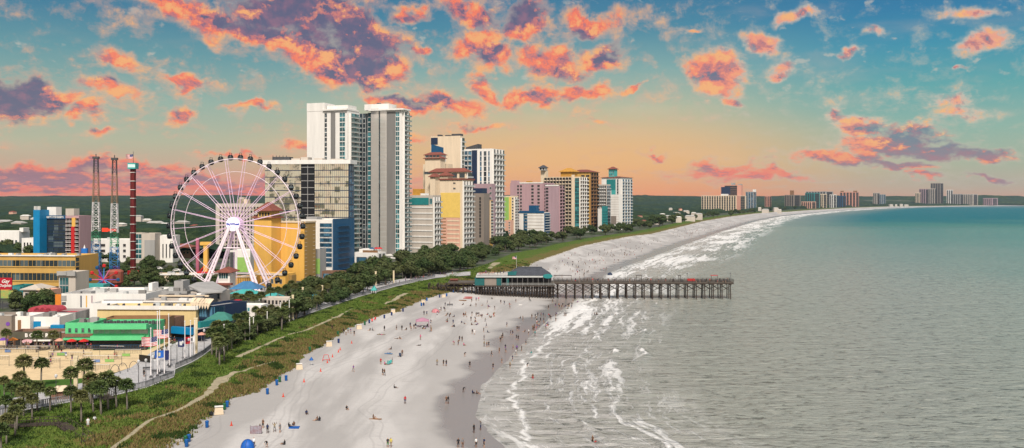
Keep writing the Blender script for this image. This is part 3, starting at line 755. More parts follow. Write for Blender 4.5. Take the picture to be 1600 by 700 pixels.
# ------------------------------------------------------------------ the tall buildings
m_ = M
skyp = mat('pale_wall_added_mirror', (.78, .72, .66), .16, .05, 4, metal=.55, spec=.8)  # pale wall given an added mirror finish to catch the sky gradient
# --- the white double condominium tower
t = bthing('condo_tower', 'tallest building, white twin-slab condo tower with grey stripes and teal glass', 'tower', 560, 600)
A = Box(t, 480, 543, 562, 580, 172, (m_['white'], m_['roofw']), 20)
A.panel('f', 480, 507, 159, 172, m_['white'], .35, 'crown_wall', back=-0.5); A.panel('f', 480, 507.2, 172, 404, m_['white'], .35, 'wing_wall')
MB().box(-A.W, A.fx(507), .36, A.L*.8, A.H, A.z(159)).build('crown_wall', m_['white'], t, A.base, -A.th)
MB().box(A.fx(507)-.5, .3, -1.6, A.L*.9, A.z(172)+.01, A.z(169.5)).build('roof_frame', m_['white'], t, A.base, -A.th)
MB().box(A.fx(509), -.6, 1.4, A.L*.8, A.z(169.5)+.02, A.z(163.5)).build('penthouse', m_['white'], t, A.base, -A.th)
A.strip('f', 507.4, 511, 176, 404, 30, m_['glass'], m_['white']); A.panel('f', 517.3, 524, 175, 404, m_['mgrey'], .3)
A.strip('f', 531, 539, 176, 404, 30, m_['glasst'], m_['white'], vert=1)
A.panel('f', 511.2, 517, 174, 404, m_['white'], .28, 'pier_wall'); A.panel('f', 524.3, 530.8, 174, 404, m_['white'], .28, 'pier_wall')
A.grid('r', 'balcony', 545, 561, 1, 176, 404, 30, (m_['white'], m_['glasst'], m_['railg']), 1., 1., 1.9)
C = Box(t, 561, 582, 584, 612, 177, (m_['navy'], m_['roofg']), 20, L=14)
C.strip('f', 563, 566.5, 178, 404, 30, m_['glass'], m_['dgrey']); C.strip('f', 567.5, 571, 178, 404, 30, m_['glass'], m_['rail']); C.strip('f', 572, 574.5, 178, 404, 30, m_['glass'], m_['dgrey'])
C.strip('f', 575.5, 579.6, 176, 404, 30, m_['glasst'], m_['white'], off=.5)
for k in (566.9, 571.4, 575): C.panel('f', k, k+.4, 177, 404, m_['rail'], .6, 'mullion')
B = Box(t, 580, 628, 640, 596, 172, (m_['white'], m_['roofw']), 20)
B.panel('f', 580, 592, 168, 404, skyp, .4, 'mirrored_wall'); B.panel('f', 594.4, 604.6, 171, 404, skyp, .4, 'mirrored_wall')
B.strip('f', 592.2, 594.2, 171, 404, 30, m_['glass'], m_['dgrey'])
B.bands('f', 594.6, 604.4, 174, 402, 30, m_['rail'], .46, .16, 'joint')
B.panel('f', 604.8, 618, 174, 404, m_['mgrey'], .3); B.grid('f', 'window', 611.5, 614.5, 1, 175, 403, 30, (m_['dgrey'], m_['glass']), .5, .4, name='window')
for o_ in list(t.children):
    pass
B.strip('f', 618.6, 624, 175, 404, 30, m_['glasst'], m_['white'], vert=1); B.panel('f', 624.2, 628, 174, 404, m_['white'], .28, 'pier_wall')
B.grid('r', 'balcony', 629, 640, 2, 174, 402, 30, (m_['white'], m_['glasst'], m_['railg']), 1., 1., 1.8)
MB().box(B.fx(578), 2.2, -2.2, B.L*.8, B.z(172)+.01, B.z(169.5)).build('roof_frame', m_['white'], t, B.base, -B.th)
MB().box(B.fx(566), B.fx(604), 3, 14, B.z(169.5)+.02, B.z(160)).build('penthouse', m_['white'], t, B.base, -B.th)
MB().box(B.fx(584), B.fx(588), 4, 7, B.z(160), B.z(158.2)).build('rooftop_unit', m_['dgrey'], t, B.base, -B.th)
Bp = Box(t, 603, 629, 643, 588, 398, (m_['white'], m_['roofw']), 20)
Bp.bands('f', 604, 629, 400, 404, 2, m_['roofw'], .5, .5, 'fascia')

# --- dark glass hotel
t = bthing('glass_hotel', 'wide dark glass hotel with pale roof slab rising behind the Ferris wheel', 'hotel', 480, 520)
mir = mat('mirror_glass', (.80, .72, .54), .06, .1, 6, metal=.92, spec=.8)
def mirror_cells(m):
    ntt = m.node_tree; b = ntt.nodes['Principled BSDF']; Ln = ntt.links.new
    g_ = ntt.nodes.new('ShaderNodeNewGeometry'); mp = ntt.nodes.new('ShaderNodeMapping'); mp.inputs['Scale'].default_value = (.33, .33, .31); mp.inputs['Rotation'].default_value = (0, 0, 0)
    Ln(g_.outputs['Position'], mp.inputs['Vector']); fl = ntt.nodes.new('ShaderNodeVectorMath'); fl.operation = 'FLOOR'; Ln(mp.outputs[0], fl.inputs[0])
    wn_ = ntt.nodes.new('ShaderNodeTexWhiteNoise'); Ln(fl.outputs[0], wn_.inputs['Vector'])
    sb = ntt.nodes.new('ShaderNodeVectorMath'); sb.operation = 'SUBTRACT'; Ln(wn_.outputs['Color'], sb.inputs[0]); sb.inputs[1].default_value = (.5, .5, .5)
    sc_ = ntt.nodes.new('ShaderNodeVectorMath'); sc_.operation = 'SCALE'; Ln(sb.outputs[0], sc_.inputs[0]); sc_.inputs[3].default_value = .10
    nz = ntt.nodes.new('ShaderNodeTexNoise'); nz.inputs['Scale'].default_value = .35; Ln(g_.outputs['Position'], nz.inputs['Vector'])
    s2 = ntt.nodes.new('ShaderNodeVectorMath'); s2.operation = 'SUBTRACT'; Ln(nz.outputs['Color'], s2.inputs[0]); s2.inputs[1].default_value = (.5, .5, .5)
    s3 = ntt.nodes.new('ShaderNodeVectorMath'); s3.operation = 'SCALE'; Ln(s2.outputs[0], s3.inputs[0]); s3.inputs[3].default_value = .10
    ad = ntt.nodes.new('ShaderNodeVectorMath'); Ln(g_.outputs['Normal'], ad.inputs[0]); Ln(sc_.outputs[0], ad.inputs[1])
    a2 = ntt.nodes.new('ShaderNodeVectorMath'); Ln(ad.outputs[0], a2.inputs[0]); Ln(s3.outputs[0], a2.inputs[1])
    nn = ntt.nodes.new('ShaderNodeVectorMath'); nn.operation = 'NORMALIZE'; Ln(a2.outputs[0], nn.inputs[0]); Ln(nn.outputs[0], b.inputs['Normal'])
mirror_cells(mir)
G = Box(t, 414, 545, 553, 520, 256, (m_['navy'], m_['roofg']), 8)
G.strip('f', 414.5, 470.5, 256, 414, 15, mir, m_['navy'], 'curtain_wall', .25, 17); G.strip('f', 492, 544.5, 256, 414, 15, mir, m_['navy'], 'curtain_wall', .25, 16)
G.panel('f', 471, 491.5, 257, 414, m_['black'], .3, 'recess_panel')
G.bands('f', 471, 491.5, 261, 410, 15, m_['grey'], .5, .35); G.panel('f', 480.8, 481.5, 257, 414, m_['grey'], .55, 'mullion')
G.grid('r', 'window', 546, 553, 2, 257, 414, 15, (m_['blue'], m_['glassb']), .8, .72)
MB().box(-G.W-1.5, 1.5, -1.5, G.L+1.5, G.H, G.z(249.5)).build('roof_slab', m_['white'], t, G.base, -G.th)
zt_ = G.z(249.5)
MB().box(G.fx(419), G.fx(446), 6, 12, zt_, G.z(243.5)).build('rooftop_unit', m_['dgrey'], t, G.base, -G.th)
for a_, b2_, c_ in ((448, 462, 246), (463, 474, 244), (484, 497, 246), (510, 530, 247)): MB().box(G.fx(a_), G.fx(b2_), 7, 14, zt_, G.z(c_)).build('rooftop_unit', m_['beige'], t, G.base, -G.th)
b = MB()
for k in range(5): b.box(G.fx(420)+k*2.1, G.fx(420)+k*2.1+.3, 5.6, 5.8, zt_, G.z(241.5))
b.build('antenna_frame', m_['dgrey'], t, G.base, -G.th)

# --- blue and white hotel in front of it
t = bthing('blue_hotel', 'blue and white mid-rise hotel with rows of blue windows beside the yellow hotel', 'hotel', 520, 455)
Bl = Box(t, 470, 519, 553, 455, 343, (m_['white'], m_['roofw']), 14)
Bl.grid('f', 'window', 500, 518.4, 3, 348, 418, 9, (m_['blue'], m_['glassb']), .92, .62)
Bl.grid('f', 'window', 500, 518.4, 9, 351.9, 422, 9, (m_['white'], m_['glass']), .4, .12, name='vent')
Bl.panel('r', 520, 553, 342, 430, m_['blue'], .3, 'blue_wall')
Bl.grid('r', 'open_balcony', 527, 544, 4, 346, 432, 10, (m_['blue'], m_['glassb'], m_['blue']), .96, .96, 1.3)
Bl2 = Box(t, 470, 500, 506, 449, 389, (m_['grey'], m_['roofg']), 14, L=8)
Bl2.panel('f', 484, 500, 404, 428, m_['lime'], .1, 'lime_wall')
Bl3 = Box(t, 503, 534, 545, 440, 424, (m_['brick'], m_['roofg']), 14, L=6); Bl3.strip('f', 505, 532, 428, 444, 2, m_['glassb'], m_['grey'], vert=5)
Bl.roofbox(476, 492, 339, m_['grey'])

# --- yellow hotel
t = bthing('yellow_hotel', 'bright yellow blank-walled hotel right behind the Ferris wheel', 'hotel', 440, 430)
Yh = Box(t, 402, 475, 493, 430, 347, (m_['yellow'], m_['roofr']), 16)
Yh.grid('f', 'opening', 412.5, 416, 1, 350, 425, 12, (m_['brown'], m_['shade']), .8, .6)
Yh.panel('f', 402, 475.3, 345.5, 348, m_['cream'], .4, 'cornice')
Yh.panel('r', 476, 493, 346.5, 436, m_['ochre_shaded'], .1, 'side_wall'); Yh.panel('r', 476, 493, 345.5, 348, m_['cream'], .4, 'cornice')  # seaward side painted darker to stand for its shade
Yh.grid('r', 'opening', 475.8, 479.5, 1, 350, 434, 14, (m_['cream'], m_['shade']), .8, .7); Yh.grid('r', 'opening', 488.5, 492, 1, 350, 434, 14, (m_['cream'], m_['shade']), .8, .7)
Yt = Box(t, 397, 424, 432, 425, 340, (m_['yellow'], m_['roofr']), 16, L=9, roof=False); Yt.hiproof(m_['roofr'], 1., 3.6)
Yt.grid('f', 'opening', 402, 422, 3, 331, 338, 1, (m_['cream'], m_['shade']), .5, .8)
for o_ in list(Yt.root.children):
    pass
Yc = Box(t, 403, 423, 430, 424, 329, (m_['ochre'], m_['roofr']), 16, L=8, yb=341, roof=False); Yc.hiproof(m_['roofr'], 1.4, 4.)
Yc.grid('f', 'opening', 404, 422, 4, 331, 339, 1, (m_['cream'], m_['shade']), .6, .7)
Yp = Box(t, 398, 446, 456, 398, 428, (m_['yellow'], m_['roofw']), 16, L=9); Yp.panel('f', 398, 446.4, 427, 430.5, m_['cream'], .4, 'cornice')
Yp.grid('f', 'window', 402, 442, 6, 434, 446, 1, (m_['cream'], m_['glass']), .6, .6)
Yg = Box(t, 446, 456, 462, 400, 430, (m_['ochre_shaded'], m_['roofw']), 16, L=4)

# --- white restaurant block
t = bthing('restaurant', 'white boxy three-storey restaurant with roof terrace at the foot of the tallest tower', 'building', 580, 480)
Re = Box(t, 552, 590, 603, 480, 395, (m_['white'], m_['roofw']), 18)
Re.panel('f', 557, 573, 402, 413, m_['dgrey'], .1, 'window_frame'); Re.strip('f', 557.8, 572.2, 403, 412, 1, m_['glassb'], m_['dgrey'], 'window', .16, 3)
Re.grid('r', 'window', 591, 602, 2, 396, 420, 2, (m_['white'], m_['glass']), .7, .8); Re.panel('f', 552, 590, 418, 424, m_['dgrey'], .1, 'plinth')
Re.roofbox(553, 576, 390.5, m_['white'], 'upper_storey', 9, 6); Re.panel('f', 566, 589, 391.5, 395, m_['brown'], -.5, 'parapet', back=1.0)
for k, (a_, cc) in enumerate(((577, 'blue'), (583, 'red'), (587, 'red'), (580, 'blue'))):
    x = Re.fx(a_); b = MB(); b.tube([(x, 3+k, Re.H-.8), (x, 3+k, Re.H+2.2)], .06, 5, 1); b.lathe([(1.7, Re.H+1.9), (.9, Re.H+2.5), (.05, Re.H+2.8)], 8, (x, 3+k), 0)
    b.build('parasol', [m_[cc], m_['dgrey']], t, Re.base, -Re.th)

# --- pale striped hotel with teal top
t = bthing('striped_hotel', 'pale grey banded slab hotel with a dark teal roof storey right of the tallest tower', 'hotel', 665, 655)
S = Box(t, 638, 676, 689, 655, 305, (m_['beige'], m_['roofw']), 22)
S.panel('f', 638, 670, 309, 320, m_['teal'], .3, 'teal_storey'); S.bands('f', 638, 676, 324, 388, 8, m_['white'], .35, .9)
S.grid('f', 'window', 670.5, 676, 1, 309, 320, 1, (m_['white'], m_['glasst']), .8, .8)
S.grid('r', 'balcony', 676.6, 689, 3, 308, 394, 10, (m_['white'], m_['glass'], m_['rail']), .98, 1., 1.5); S.roofbox(641, 653, 295, m_['roofo'], 'stair_hood', 7, 4)
S.roofbox(655, 662, 302, m_['white'])

# --- yellow and peach banded hotel
t = bthing('banded_hotel', 'pale hotel with a big yellow panel above peach stripes and a red tile cornice', 'hotel', 705, 690)
Y2 = Box(t, 687, 722, 740, 690, 281, (m_['cream'], m_['roofr']), 24)
Y2.panel('f', 688.5, 719, 301, 340, mat('lemon_stucco', (.75, .52, .13), .75, .1, 3), .12, 'yellow_wall'); Y2.panel('f', 688, 719, 340.4, 388, m_['peach'], .1, 'peach_wall')
Y2.bands('f', 699, 718, 345, 386, 7, m_['cream'], .3, 1.1); Y2.bands('f', 688, 697, 342, 386, 10, m_['brown'], .2, .8, 'painted_shadow_band')  # raised brown bands paint shadow lines between the floors
Y2.grid('f', 'window', 708, 712, 1, 282, 340, 7, (m_['cream'], m_['glass']), .9, .32)
Y2.panel('f', 686, 722.4, 278.5, 281, m_['roofr'], .8, 'cornice'); Y2.panel('r', 722.4, 741, 278.5, 281, m_['roofr'], .8, 'cornice')
Y2.grid('r', 'balcony', 722.6, 740, 4, 283, 390, 13, (m_['white'], m_['glass'], m_['rail']), .98, 1., 1.6)
Y3 = Box(t, 687, 700, 703, 700, 274, (m_['cream'], m_['roofr']), 24, L=8, roof=False); Y3.hiproof(m_['roofr'], 1.2, 3)

# --- cream stepped hotel behind it
t = bthing('stepped_hotel', 'cream hotel stepping up in tiers with small red tile hip roofs', 'hotel', 690, 760)
for k, (a_, b_, c_, Y_0, yt, hr) in enumerate(((661, 700, 712, 790, 256, 0), (672, 728, 738, 750, 268, 3.2), (664, 688, 696, 772, 247, 2.6), (672, 680, 684, 745, 276, 2.8))):
    q = Box(t, a_, b_, c_, Y_0, yt, (m_['cream'], m_['roofr']), 24, L=9, roof=not hr)
    if hr: q.hiproof(m_['roofr'], 1.4, hr)
    if k == 1: q.grid('f', 'opening', 704, 728, 2, 270, 278, 1, (m_['cream'], m_['glass']), .7, .9); q.grid('r', 'balcony', 729, 738, 1, 270, 300, 4, (m_['white'], m_['glass'], m_['rail']), .98, 1.)
    if k == 2: q.grid('f', 'opening', 665, 687, 4, 242, 246, 1, (m_['cream'], m_['glass']), .8, .8); q.panel('f', 663, 672, 268, 272, m_['glass'], .1, 'window')
q = Box(t, 664, 690, 697, 778, 241.5, (m_['white'], m_['roofr']), 24, L=8, yb=252, roof=False); q.hiproof(m_['roofr'], 1.2, 2.4)
q.grid('f', 'opening', 665, 689, 4, 243, 251, 2, (m_['cream'], m_['glass']), .8, .6)

# --- tall beige block with a blue glass panel
t = bthing('beige_tower', 'tall blank beige tower with a slanted dark blue glass panel and rooftop antennas', 'tower', 700, 840)
q = Box(t, 673, 719, 726, 840, 212, (m_['cream'], m_['roofg']), 22)
q.panel('f', 673.5, 684, 214, 225, m_['navy'], .2, 'glass_panel')
p_, rz_ = q.place('f', 0, 0); bq = MB(); xa, xb_ = q.fx(674), q.fx(693)
bq.add([(xa, -.3, q.z(252)), (xb_, -.3, q.z(252)), (xb_, -.3, q.z(230)), (xa, -.3, q.z(224)), (xa, 0, q.z(252)), (xb_, 0, q.z(252)), (xb_, 0, q.z(230)), (xa, 0, q.z(224))], [(0, 1, 2, 3), (1, 5, 6, 2), (3, 2, 6, 7), (4, 0, 3, 7)]).build('slanted_glass_panel', m_['blue'], t, p_, rz_)
q.grid('r', 'balcony', 719.4, 726, 1, 215, 300, 12, (m_['white'], m_['glass'], m_['rail']), .98, 1., 1.8)
q.roofbox(694, 700, 210, m_['dgrey']); q.roofbox(704, 718, 208.6, m_['dgrey']); q.roofbox(682, 686, 209, m_['dgrey'])

# --- white gridded tower
t = bthing('white_tower', 'white tower covered in balcony grids with a dark vertical glass band', 'tower', 755, 790)
q = Box(t, 725, 769, 788, 790, 232, (m_['white'], m_['roofg']), 24)
q.grid('f', 'balcony', 725.5, 737, 2, 235, 372, 17, (m_['white'], m_['glassb'], m_['rail']), .9, 1., 1.3)
q.panel('f', 737.3, 745.5, 234, 372, m_['navy'], .2, 'dark_glass_band')
q.strip('f', 750, 752.5, 236, 372, 17, m_['glassb'], m_['white']); q.strip('f', 756, 760, 236, 372, 17, m_['glass'], m_['white']); q.strip('f', 763, 765, 236, 372, 17, m_['glassb'], m_['white'])
q.grid('r', 'balcony', 769.4, 788, 4, 233, 374, 17, (m_['white'], m_['glass'], m_['rail']), .98, 1., 1.6)
b = MB(); zz = q.H; xa, xb_ = q.fx(726), q.fx(745)
b.add([(xa, 2, zz-.6), (xb_, 2, zz-.6), (xb_, 2, q.z(224)), (xa, 2, q.z(229)), (xa, 10, zz-.6), (xb_, 10, zz-.6), (xb_, 10, q.z(224)), (xa, 10, q.z(229))], [(0, 1, 2, 3), (1, 5, 6, 2), (3, 2, 6, 7), (4, 0, 3, 7), (5, 4, 7, 6)]).build('slanted_penthouse', m_['dgrey'], t, q.base, -q.th)

# --- taupe hotel with blue hat, and its neighbours
t = bthing('taupe_hotel', 'narrow taupe hotel with a navy blue storey on top and one dark vertical slot', 'hotel', 750, 735)
q = Box(t, 738, 756, 765, 735, 302, (m_['taupe'], m_['roofg']), 24)
q.strip('f', 749, 751.5, 308, 372, 12, m_['shade'], m_['taupe'], 'slot')
q2 = Box(t, 738.5, 754, 761, 737, 294, (m_['navy'], m_['blue']), 24, yb=302)
t = bthing('ochre_hotel', 'thin ochre and grey hotel squeezed between the taupe hotel and the white tower', 'hotel', 766, 750)
q = Box(t, 760, 765, 770, 752, 313, (m_['ochre'], m_['roofg']), 26); q.grid('r', 'balcony', 765.3, 770, 1, 314, 372, 12, (m_['cream'], m_['glass'], m_['rail']), .98, 1.)
q.panel('f', 760, 765, 311.6, 315, m_['blue'], .3, 'blue_cap')
t = bthing('grey_hotel', 'grey hotel block with small windows just behind the taupe hotel', 'hotel', 755, 820)
q = Box(t, 737, 768, 774, 775, 287, (m_['mauve'], m_['roofg']), 24, L=8); q.grid('f', 'window', 764, 769, 1, 290, 330, 5, (m_['white'], m_['glass']), .6, .5)
t = bthing('green_yellow_hotel', 'slim hotel striped green, yellow and cream beside the blue and white block', 'hotel', 800, 900)
q = Box(t, 787, 803, 810, 900, 306, (m_['cream'], m_['roofg']), 27); q.panel('f', 788.5, 795, 308, 345, m_['lime'], .2, 'green_wall'); q.panel('f', 795.4, 799, 308, 352, mat('lemon_stucco', (.7, .5, .15)), .2, 'yellow_wall')
q.grid('f', 'window', 799.3, 803, 1, 308, 364, 12, (m_['white'], m_['glass']), .6, .5); q.grid('r', 'balcony', 803.4, 810, 2, 308, 366, 13, (m_['white'], m_['glass'], m_['rail']), .98, 1.)
q = Box(t, 789, 798, 801, 880, 344, (m_['peach'], m_['roofr']), 27, L=6); q.grid('f', 'window', 794, 798, 1, 346, 366, 5, (m_['white'], m_['glass']), .6, .5)
# --- blue and white low slab
t = bthing('white_blue_hotel', 'white seven-storey slab hotel edged in blue with a blue stair hood on its roof', 'hotel', 830, 900)
q = Box(t, 811, 850, 859, 900, 332, (m_['white'], m_['roofw']), 27)
q.bands('f', 820, 849.5, 337, 362, 6, m_['beige'], .2, .5); q.strip('f', 818, 824, 334, 366, 8, m_['glassb'], m_['blue']); q.panel('f', 811, 850.3, 329.5, 333, m_['blue'], .5, 'blue_parapet')
q.grid('r', 'balcony', 850.4, 859, 3, 333, 366, 8, (m_['blue'], m_['glassb'], m_['rail']), .98, 1.); q.roofbox(825, 836, 321, m_['blue'], 'stair_hood', 7, 2)
# --- pink hotels
t = bthing('pink_hotel', 'pink slab hotel with columns of dark balcony openings, the left one of the pink pair', 'hotel', 830, 1010)
q = Box(t, 797, 848, 866, 1010, 285.5, (m_['pink'], m_['roofw']), 29)
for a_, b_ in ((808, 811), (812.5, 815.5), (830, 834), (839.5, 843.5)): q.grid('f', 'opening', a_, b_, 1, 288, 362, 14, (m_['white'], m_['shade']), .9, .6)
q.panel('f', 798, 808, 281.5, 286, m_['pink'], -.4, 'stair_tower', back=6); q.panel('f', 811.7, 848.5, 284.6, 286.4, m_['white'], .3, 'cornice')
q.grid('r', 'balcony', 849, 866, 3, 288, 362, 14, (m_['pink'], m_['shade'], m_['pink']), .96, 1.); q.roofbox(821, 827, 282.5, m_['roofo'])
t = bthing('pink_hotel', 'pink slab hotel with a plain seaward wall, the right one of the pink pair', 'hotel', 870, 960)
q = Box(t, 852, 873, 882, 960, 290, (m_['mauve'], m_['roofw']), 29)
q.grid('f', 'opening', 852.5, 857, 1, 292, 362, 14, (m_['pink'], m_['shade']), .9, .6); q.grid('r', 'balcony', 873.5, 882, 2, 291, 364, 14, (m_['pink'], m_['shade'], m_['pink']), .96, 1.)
q.panel('f', 852, 873.4, 288.8, 290.6, m_['white'], .3, 'cornice')
# --- cream beachfront hotel with the glass stair and the brown wing behind it
t = bthing('cream_hotel', 'cream grid-fronted hotel with a turquoise glass strip and orange tiled tower cap', 'hotel', 900, 1060)
q = Box(t, 849, 905, 919, 1060, 276, (m_['cream'], m_['roofg']), 30)
q.grid('f', 'balcony', 850, 893, 9, 277, 358, 15, (m_['cream'], m_['shade'], m_['cream']), .82, 1., 1.2); q.panel('f', 893.3, 898, 273, 364, m_['cream'], .5, 'pier_wall')
q.strip('f', 898.2, 905, 278, 364, 15, m_['glasst'], m_['turq'], vert=1); q.grid('r', 'balcony', 905.5, 919, 4, 277, 364, 15, (m_['white'], m_['shade'], m_['white']), .92, 1.)
q2 = Box(t, 876, 894, 900, 1075, 268, (m_['roofo'], m_['roofr']), 30, L=14, yb=277, roof=False); q2.hiproof(m_['roofo'], 2.2, 4.6)
q3 = Box(t, 845, 853, 856, 1120, 266, (m_['cream'], m_['roofr']), 30, L=6); 
q4 = Box(t, 843, 851, 855, 1116, 262, (m_['white'], m_['roofr']), 30, L=7, yb=266, roof=False); q4.hiproof(m_['roofd'], 1.4, 3.4)
q4.grid('f', 'opening', 843, 851, 2, 262, 266, 1, (m_['white'], m_['shade']), .6, .7)
t = bthing('brown_hotel', 'brown and ochre slab hotel with a long rust tiled roof behind the cream hotel', 'hotel', 915, 1130)
q = Box(t, 889, 922, 935, 1110, 268.5, (m_['ochre'], m_['roofr']), 30, roof=False); q.hiproof(m_['roofr'], 1.6, 3.4)
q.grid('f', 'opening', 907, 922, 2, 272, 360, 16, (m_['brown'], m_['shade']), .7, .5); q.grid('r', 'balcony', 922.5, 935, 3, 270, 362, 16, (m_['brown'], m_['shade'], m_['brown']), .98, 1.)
t = bthing('grey_slab_hotel', 'narrow grey and white hotel between the brown hotel and the teal-capped tower', 'hotel', 943, 1180)
q = Box(t, 934, 947, 954, 1180, 288, (m_['beige'], m_['roofg']), 32); q.grid('f', 'balcony', 934.4, 947, 4, 290, 356, 13, (m_['white'], m_['shade'], m_['white']), .85, 1.); q.grid('r', 'balcony', 947.4, 954, 2, 290, 358, 13, (m_['grey'], m_['glassb'], m_['rail']), .95, 1.)
t = bthing('teal_low_hotel', 'small white and dark teal block at the foot of the narrow grey hotel', 'hotel', 940, 1090)
q = Box(t, 934, 940, 949, 1110, 326, (m_['white'], m_['roofg']), 32); q.panel('r', 940.4, 949, 322, 362, m_['teal'], .4, 'teal_wall'); q.grid('r', 'open_balcony', 941, 948.6, 2, 327, 360, 8, (m_['teal'], m_['glasst'], m_['turq']), .9, .9, .9)
t = bthing('teal_cap_hotel', 'white hotel tower crowned by a turquoise lantern with a red roof', 'hotel', 970, 1260)
q = Box(t, 940, 971, 988, 1250, 277, (m_['white'], m_['roofr']), 34, roof=False); q.hiproof(m_['roofr'], 1.4, 2.)
q.panel('f', 948, 962, 280, 297, m_['teal'], .4, 'teal_panel'); q.panel('f', 955.5, 962, 297, 304, m_['turq'], .4, 'teal_panel')
q.strip('f', 964, 966.4, 280, 350, 15, m_['glass'], m_['white']); q.grid('r', 'balcony', 971.5, 988, 4, 280, 352, 15, (m_['white'], m_['glassb'], m_['rail']), .92, 1.)
q2 = Box(t, 951, 960, 964, 1262, 264, (m_['turq'], m_['roofr']), 34, L=9, yb=277, roof=False); q2.hiproof(m_['roofr'], 1.6, 3.4); q2.grid('f', 'opening', 951.5, 960, 3, 266, 275, 2, (m_['white'], m_['glasst']), .7, .7)
t = bthing('white_annex_hotel', 'plain white windowless block standing in front of the teal-capped tower', 'hotel', 960, 1150)
q = Box(t, 954, 967, 972, 1150, 304, (m_['white'], m_['roofw']), 34); q.bands('f', 954.5, 967, 308, 350, 12, m_['beige'], .15, .3); q.panel('f', 955, 963, 337.5, 350, m_['taupe'], .5, 'lower_block')

# --- far resort groups along the curving bay
def far(name, label, cat, pl, pc, pr, yb, yt, ma, nx, ny, th=40, cols=None, roofm='roofg', extra=None, group=None, gm='shade', L=None):
    Y = 1400*39/(yb-Y0) if yb > Y0+3 else 5500
    x = (pc-800)*Y/F; z = 5+0
    t = thing(name, label, cat, (x, Y, z), 0, group)
    q = Box(t, pl, pc, pr, Y, yt, (M[ma], M[roofm]), th, z0=z, L=L, parapet=1.2)
    n_ = len(cols) if cols else nx
    for i in range(nx):
        w_ = (pc-pl)/nx; q.strip('f', pl+w_*(i+.2), pl+w_*(i+.8), yt+1, yb, ny, M[gm], M[ma], 'balcony_column', .5)
    if not L:
        q.strip('r', pc+.15*(pr-pc), pr-.15*(pr-pc), yt+1, yb, ny, M[gm], M[ma], 'balcony_column', .5, vert=2)
    return q
q = far('far_hotel', 'long low cream hotel with pale balcony columns, first of the distant group on the bay', 'hotel', 1096, 1150, 1166, 331, 305.5, 'cream', 14, 9, 30)
q.panel('f', 1150, 1150.4, 305, 330, M['cream'], .3); q.roofbox(1126, 1136, 303, M['white'], 'stair_hood', 14, 2)
q.panel('r', 1151, 1157, 306, 331, M['salmon'], .6, 'salmon_wall')
q = far('far_hotel', 'salmon tower with a navy panel standing over the long low cream hotel', 'hotel', 1126, 1158, 1164, 330.6, 289, 'salmon', 1, 14, 30, L=20); q.panel('f', 1127, 1141, 292, 304, M['navy'], .8, 'navy_panel'); q.roofbox(1142, 1147, 285.5, M['grey'], depth=14); q.roofbox(1153, 1158, 287.5, M['grey'], depth=14)
q = far('far_hotel', 'grey banded tower with a teal seaward side right of the salmon tower', 'hotel', 1165, 1177, 1182, 330, 299.5, 'grey', 3, 13, 30, gm='glassb'); q.roofbox(1176, 1180, 296, M['white'], depth=10)
far('far_hotel', 'lone small salmon tower inland between two distant hotel groups', 'hotel', 1195, 1202, 1205, 326, 306, 'salmon', 3, 7, 30)
far('far_hotel', 'brown twin-block hotel with a slender spire on its roof', 'hotel', 1226, 1240, 1251, 326.5, 304.5, 'taupe', 4, 8, 35).roofbox(1234, 1239, 297.5, M['brown'], 'spire', 12, 2)
far('far_hotel', 'broad tan hotel hugging the brown spired hotel on its seaward side', 'hotel', 1236, 1248, 1251, 325.8, 305, 'brown', 4, 7, 35)
far('far_hotel', 'grey hotel with green balconies at the middle of the distant row', 'hotel', 1258, 1272, 1281, 325.2, 301.5, 'teal', 4, 8, 38)
far('far_hotel', 'pale cream tower in front of the green-balconied hotel', 'hotel', 1281, 1286, 1292, 325, 303, 'cream', 2, 8, 38)
far('far_hotel', 'long dark-roofed hotel behind the green-balconied one', 'hotel', 1259, 1290, 1302, 323.4, 299, 'grey', 7, 8, 38)
far('far_hotel', 'low salmon inn below the green-balconied hotel', 'hotel', 1252, 1268, 1275, 326, 315, 'peach', 5, 4, 38)
far('far_hotel', 'white tower with thin dark stripes right of the pale cream tower', 'hotel', 1296, 1302, 1307, 324.6, 304, 'white', 2, 8, 38)
far('far_hotel', 'blue-grey block between the striped white tower and the wide salmon hotel', 'hotel', 1308, 1316, 1322, 324, 306, 'blue', 3, 7, 38)
q = far('far_hotel', 'wide salmon hotel with two little roof turrets', 'hotel', 1312, 1337, 1342, 323.2, 300, 'salmon', 5, 9, 38); q.roofbox(1313, 1317, 298, M['brown'], depth=14); q.roofbox(1333, 1338, 298, M['brown'], depth=14)
far('far_hotel', 'grey-blue twin tower standing alone between the two distant groups, left half', 'hotel', 1364, 1370, 1375, 321, 301, 'beige', 2, 9, 40)
far('far_hotel', 'grey-blue twin tower standing alone between the two distant groups, right half', 'hotel', 1374, 1380, 1384, 321, 303.5, 'grey', 2, 9, 40, gm='glassb')
for pl, pc, pr, yt, ma, nx, lb in ((1430, 1437, 1441, 301, 'cream', 3, 'short cream tower at the left end of the farthest skyline'), (1436, 1446, 1450, 295, 'mauve', 3, 'mauve tower second from the left in the farthest skyline'),
    (1450, 1460, 1463, 294.5, 'beige', 3, 'grey tower just left of the tallest tower in the farthest skyline'), (1454, 1469, 1474, 286, 'taupe', 4, 'tallest tower of the farthest skyline, tan with dark sides'),
    (1479, 1485, 1489, 296.5, 'white', 2, 'white tower right of the tallest one in the farthest skyline'), (1486, 1500, 1505, 303, 'grey', 4, 'low blue-grey slab in the farthest skyline'),
    (1503, 1520, 1528, 303, 'beige', 6, 'long cream slab near the right end of the farthest skyline'), (1536, 1550, 1559, 309.5, 'mauve', 5, 'last low block at the right end of the farthest skyline')):
    far('far_hotel', lb, 'hotel', pl, pc, pr, 320.5, yt, ma, nx, 12, 40)
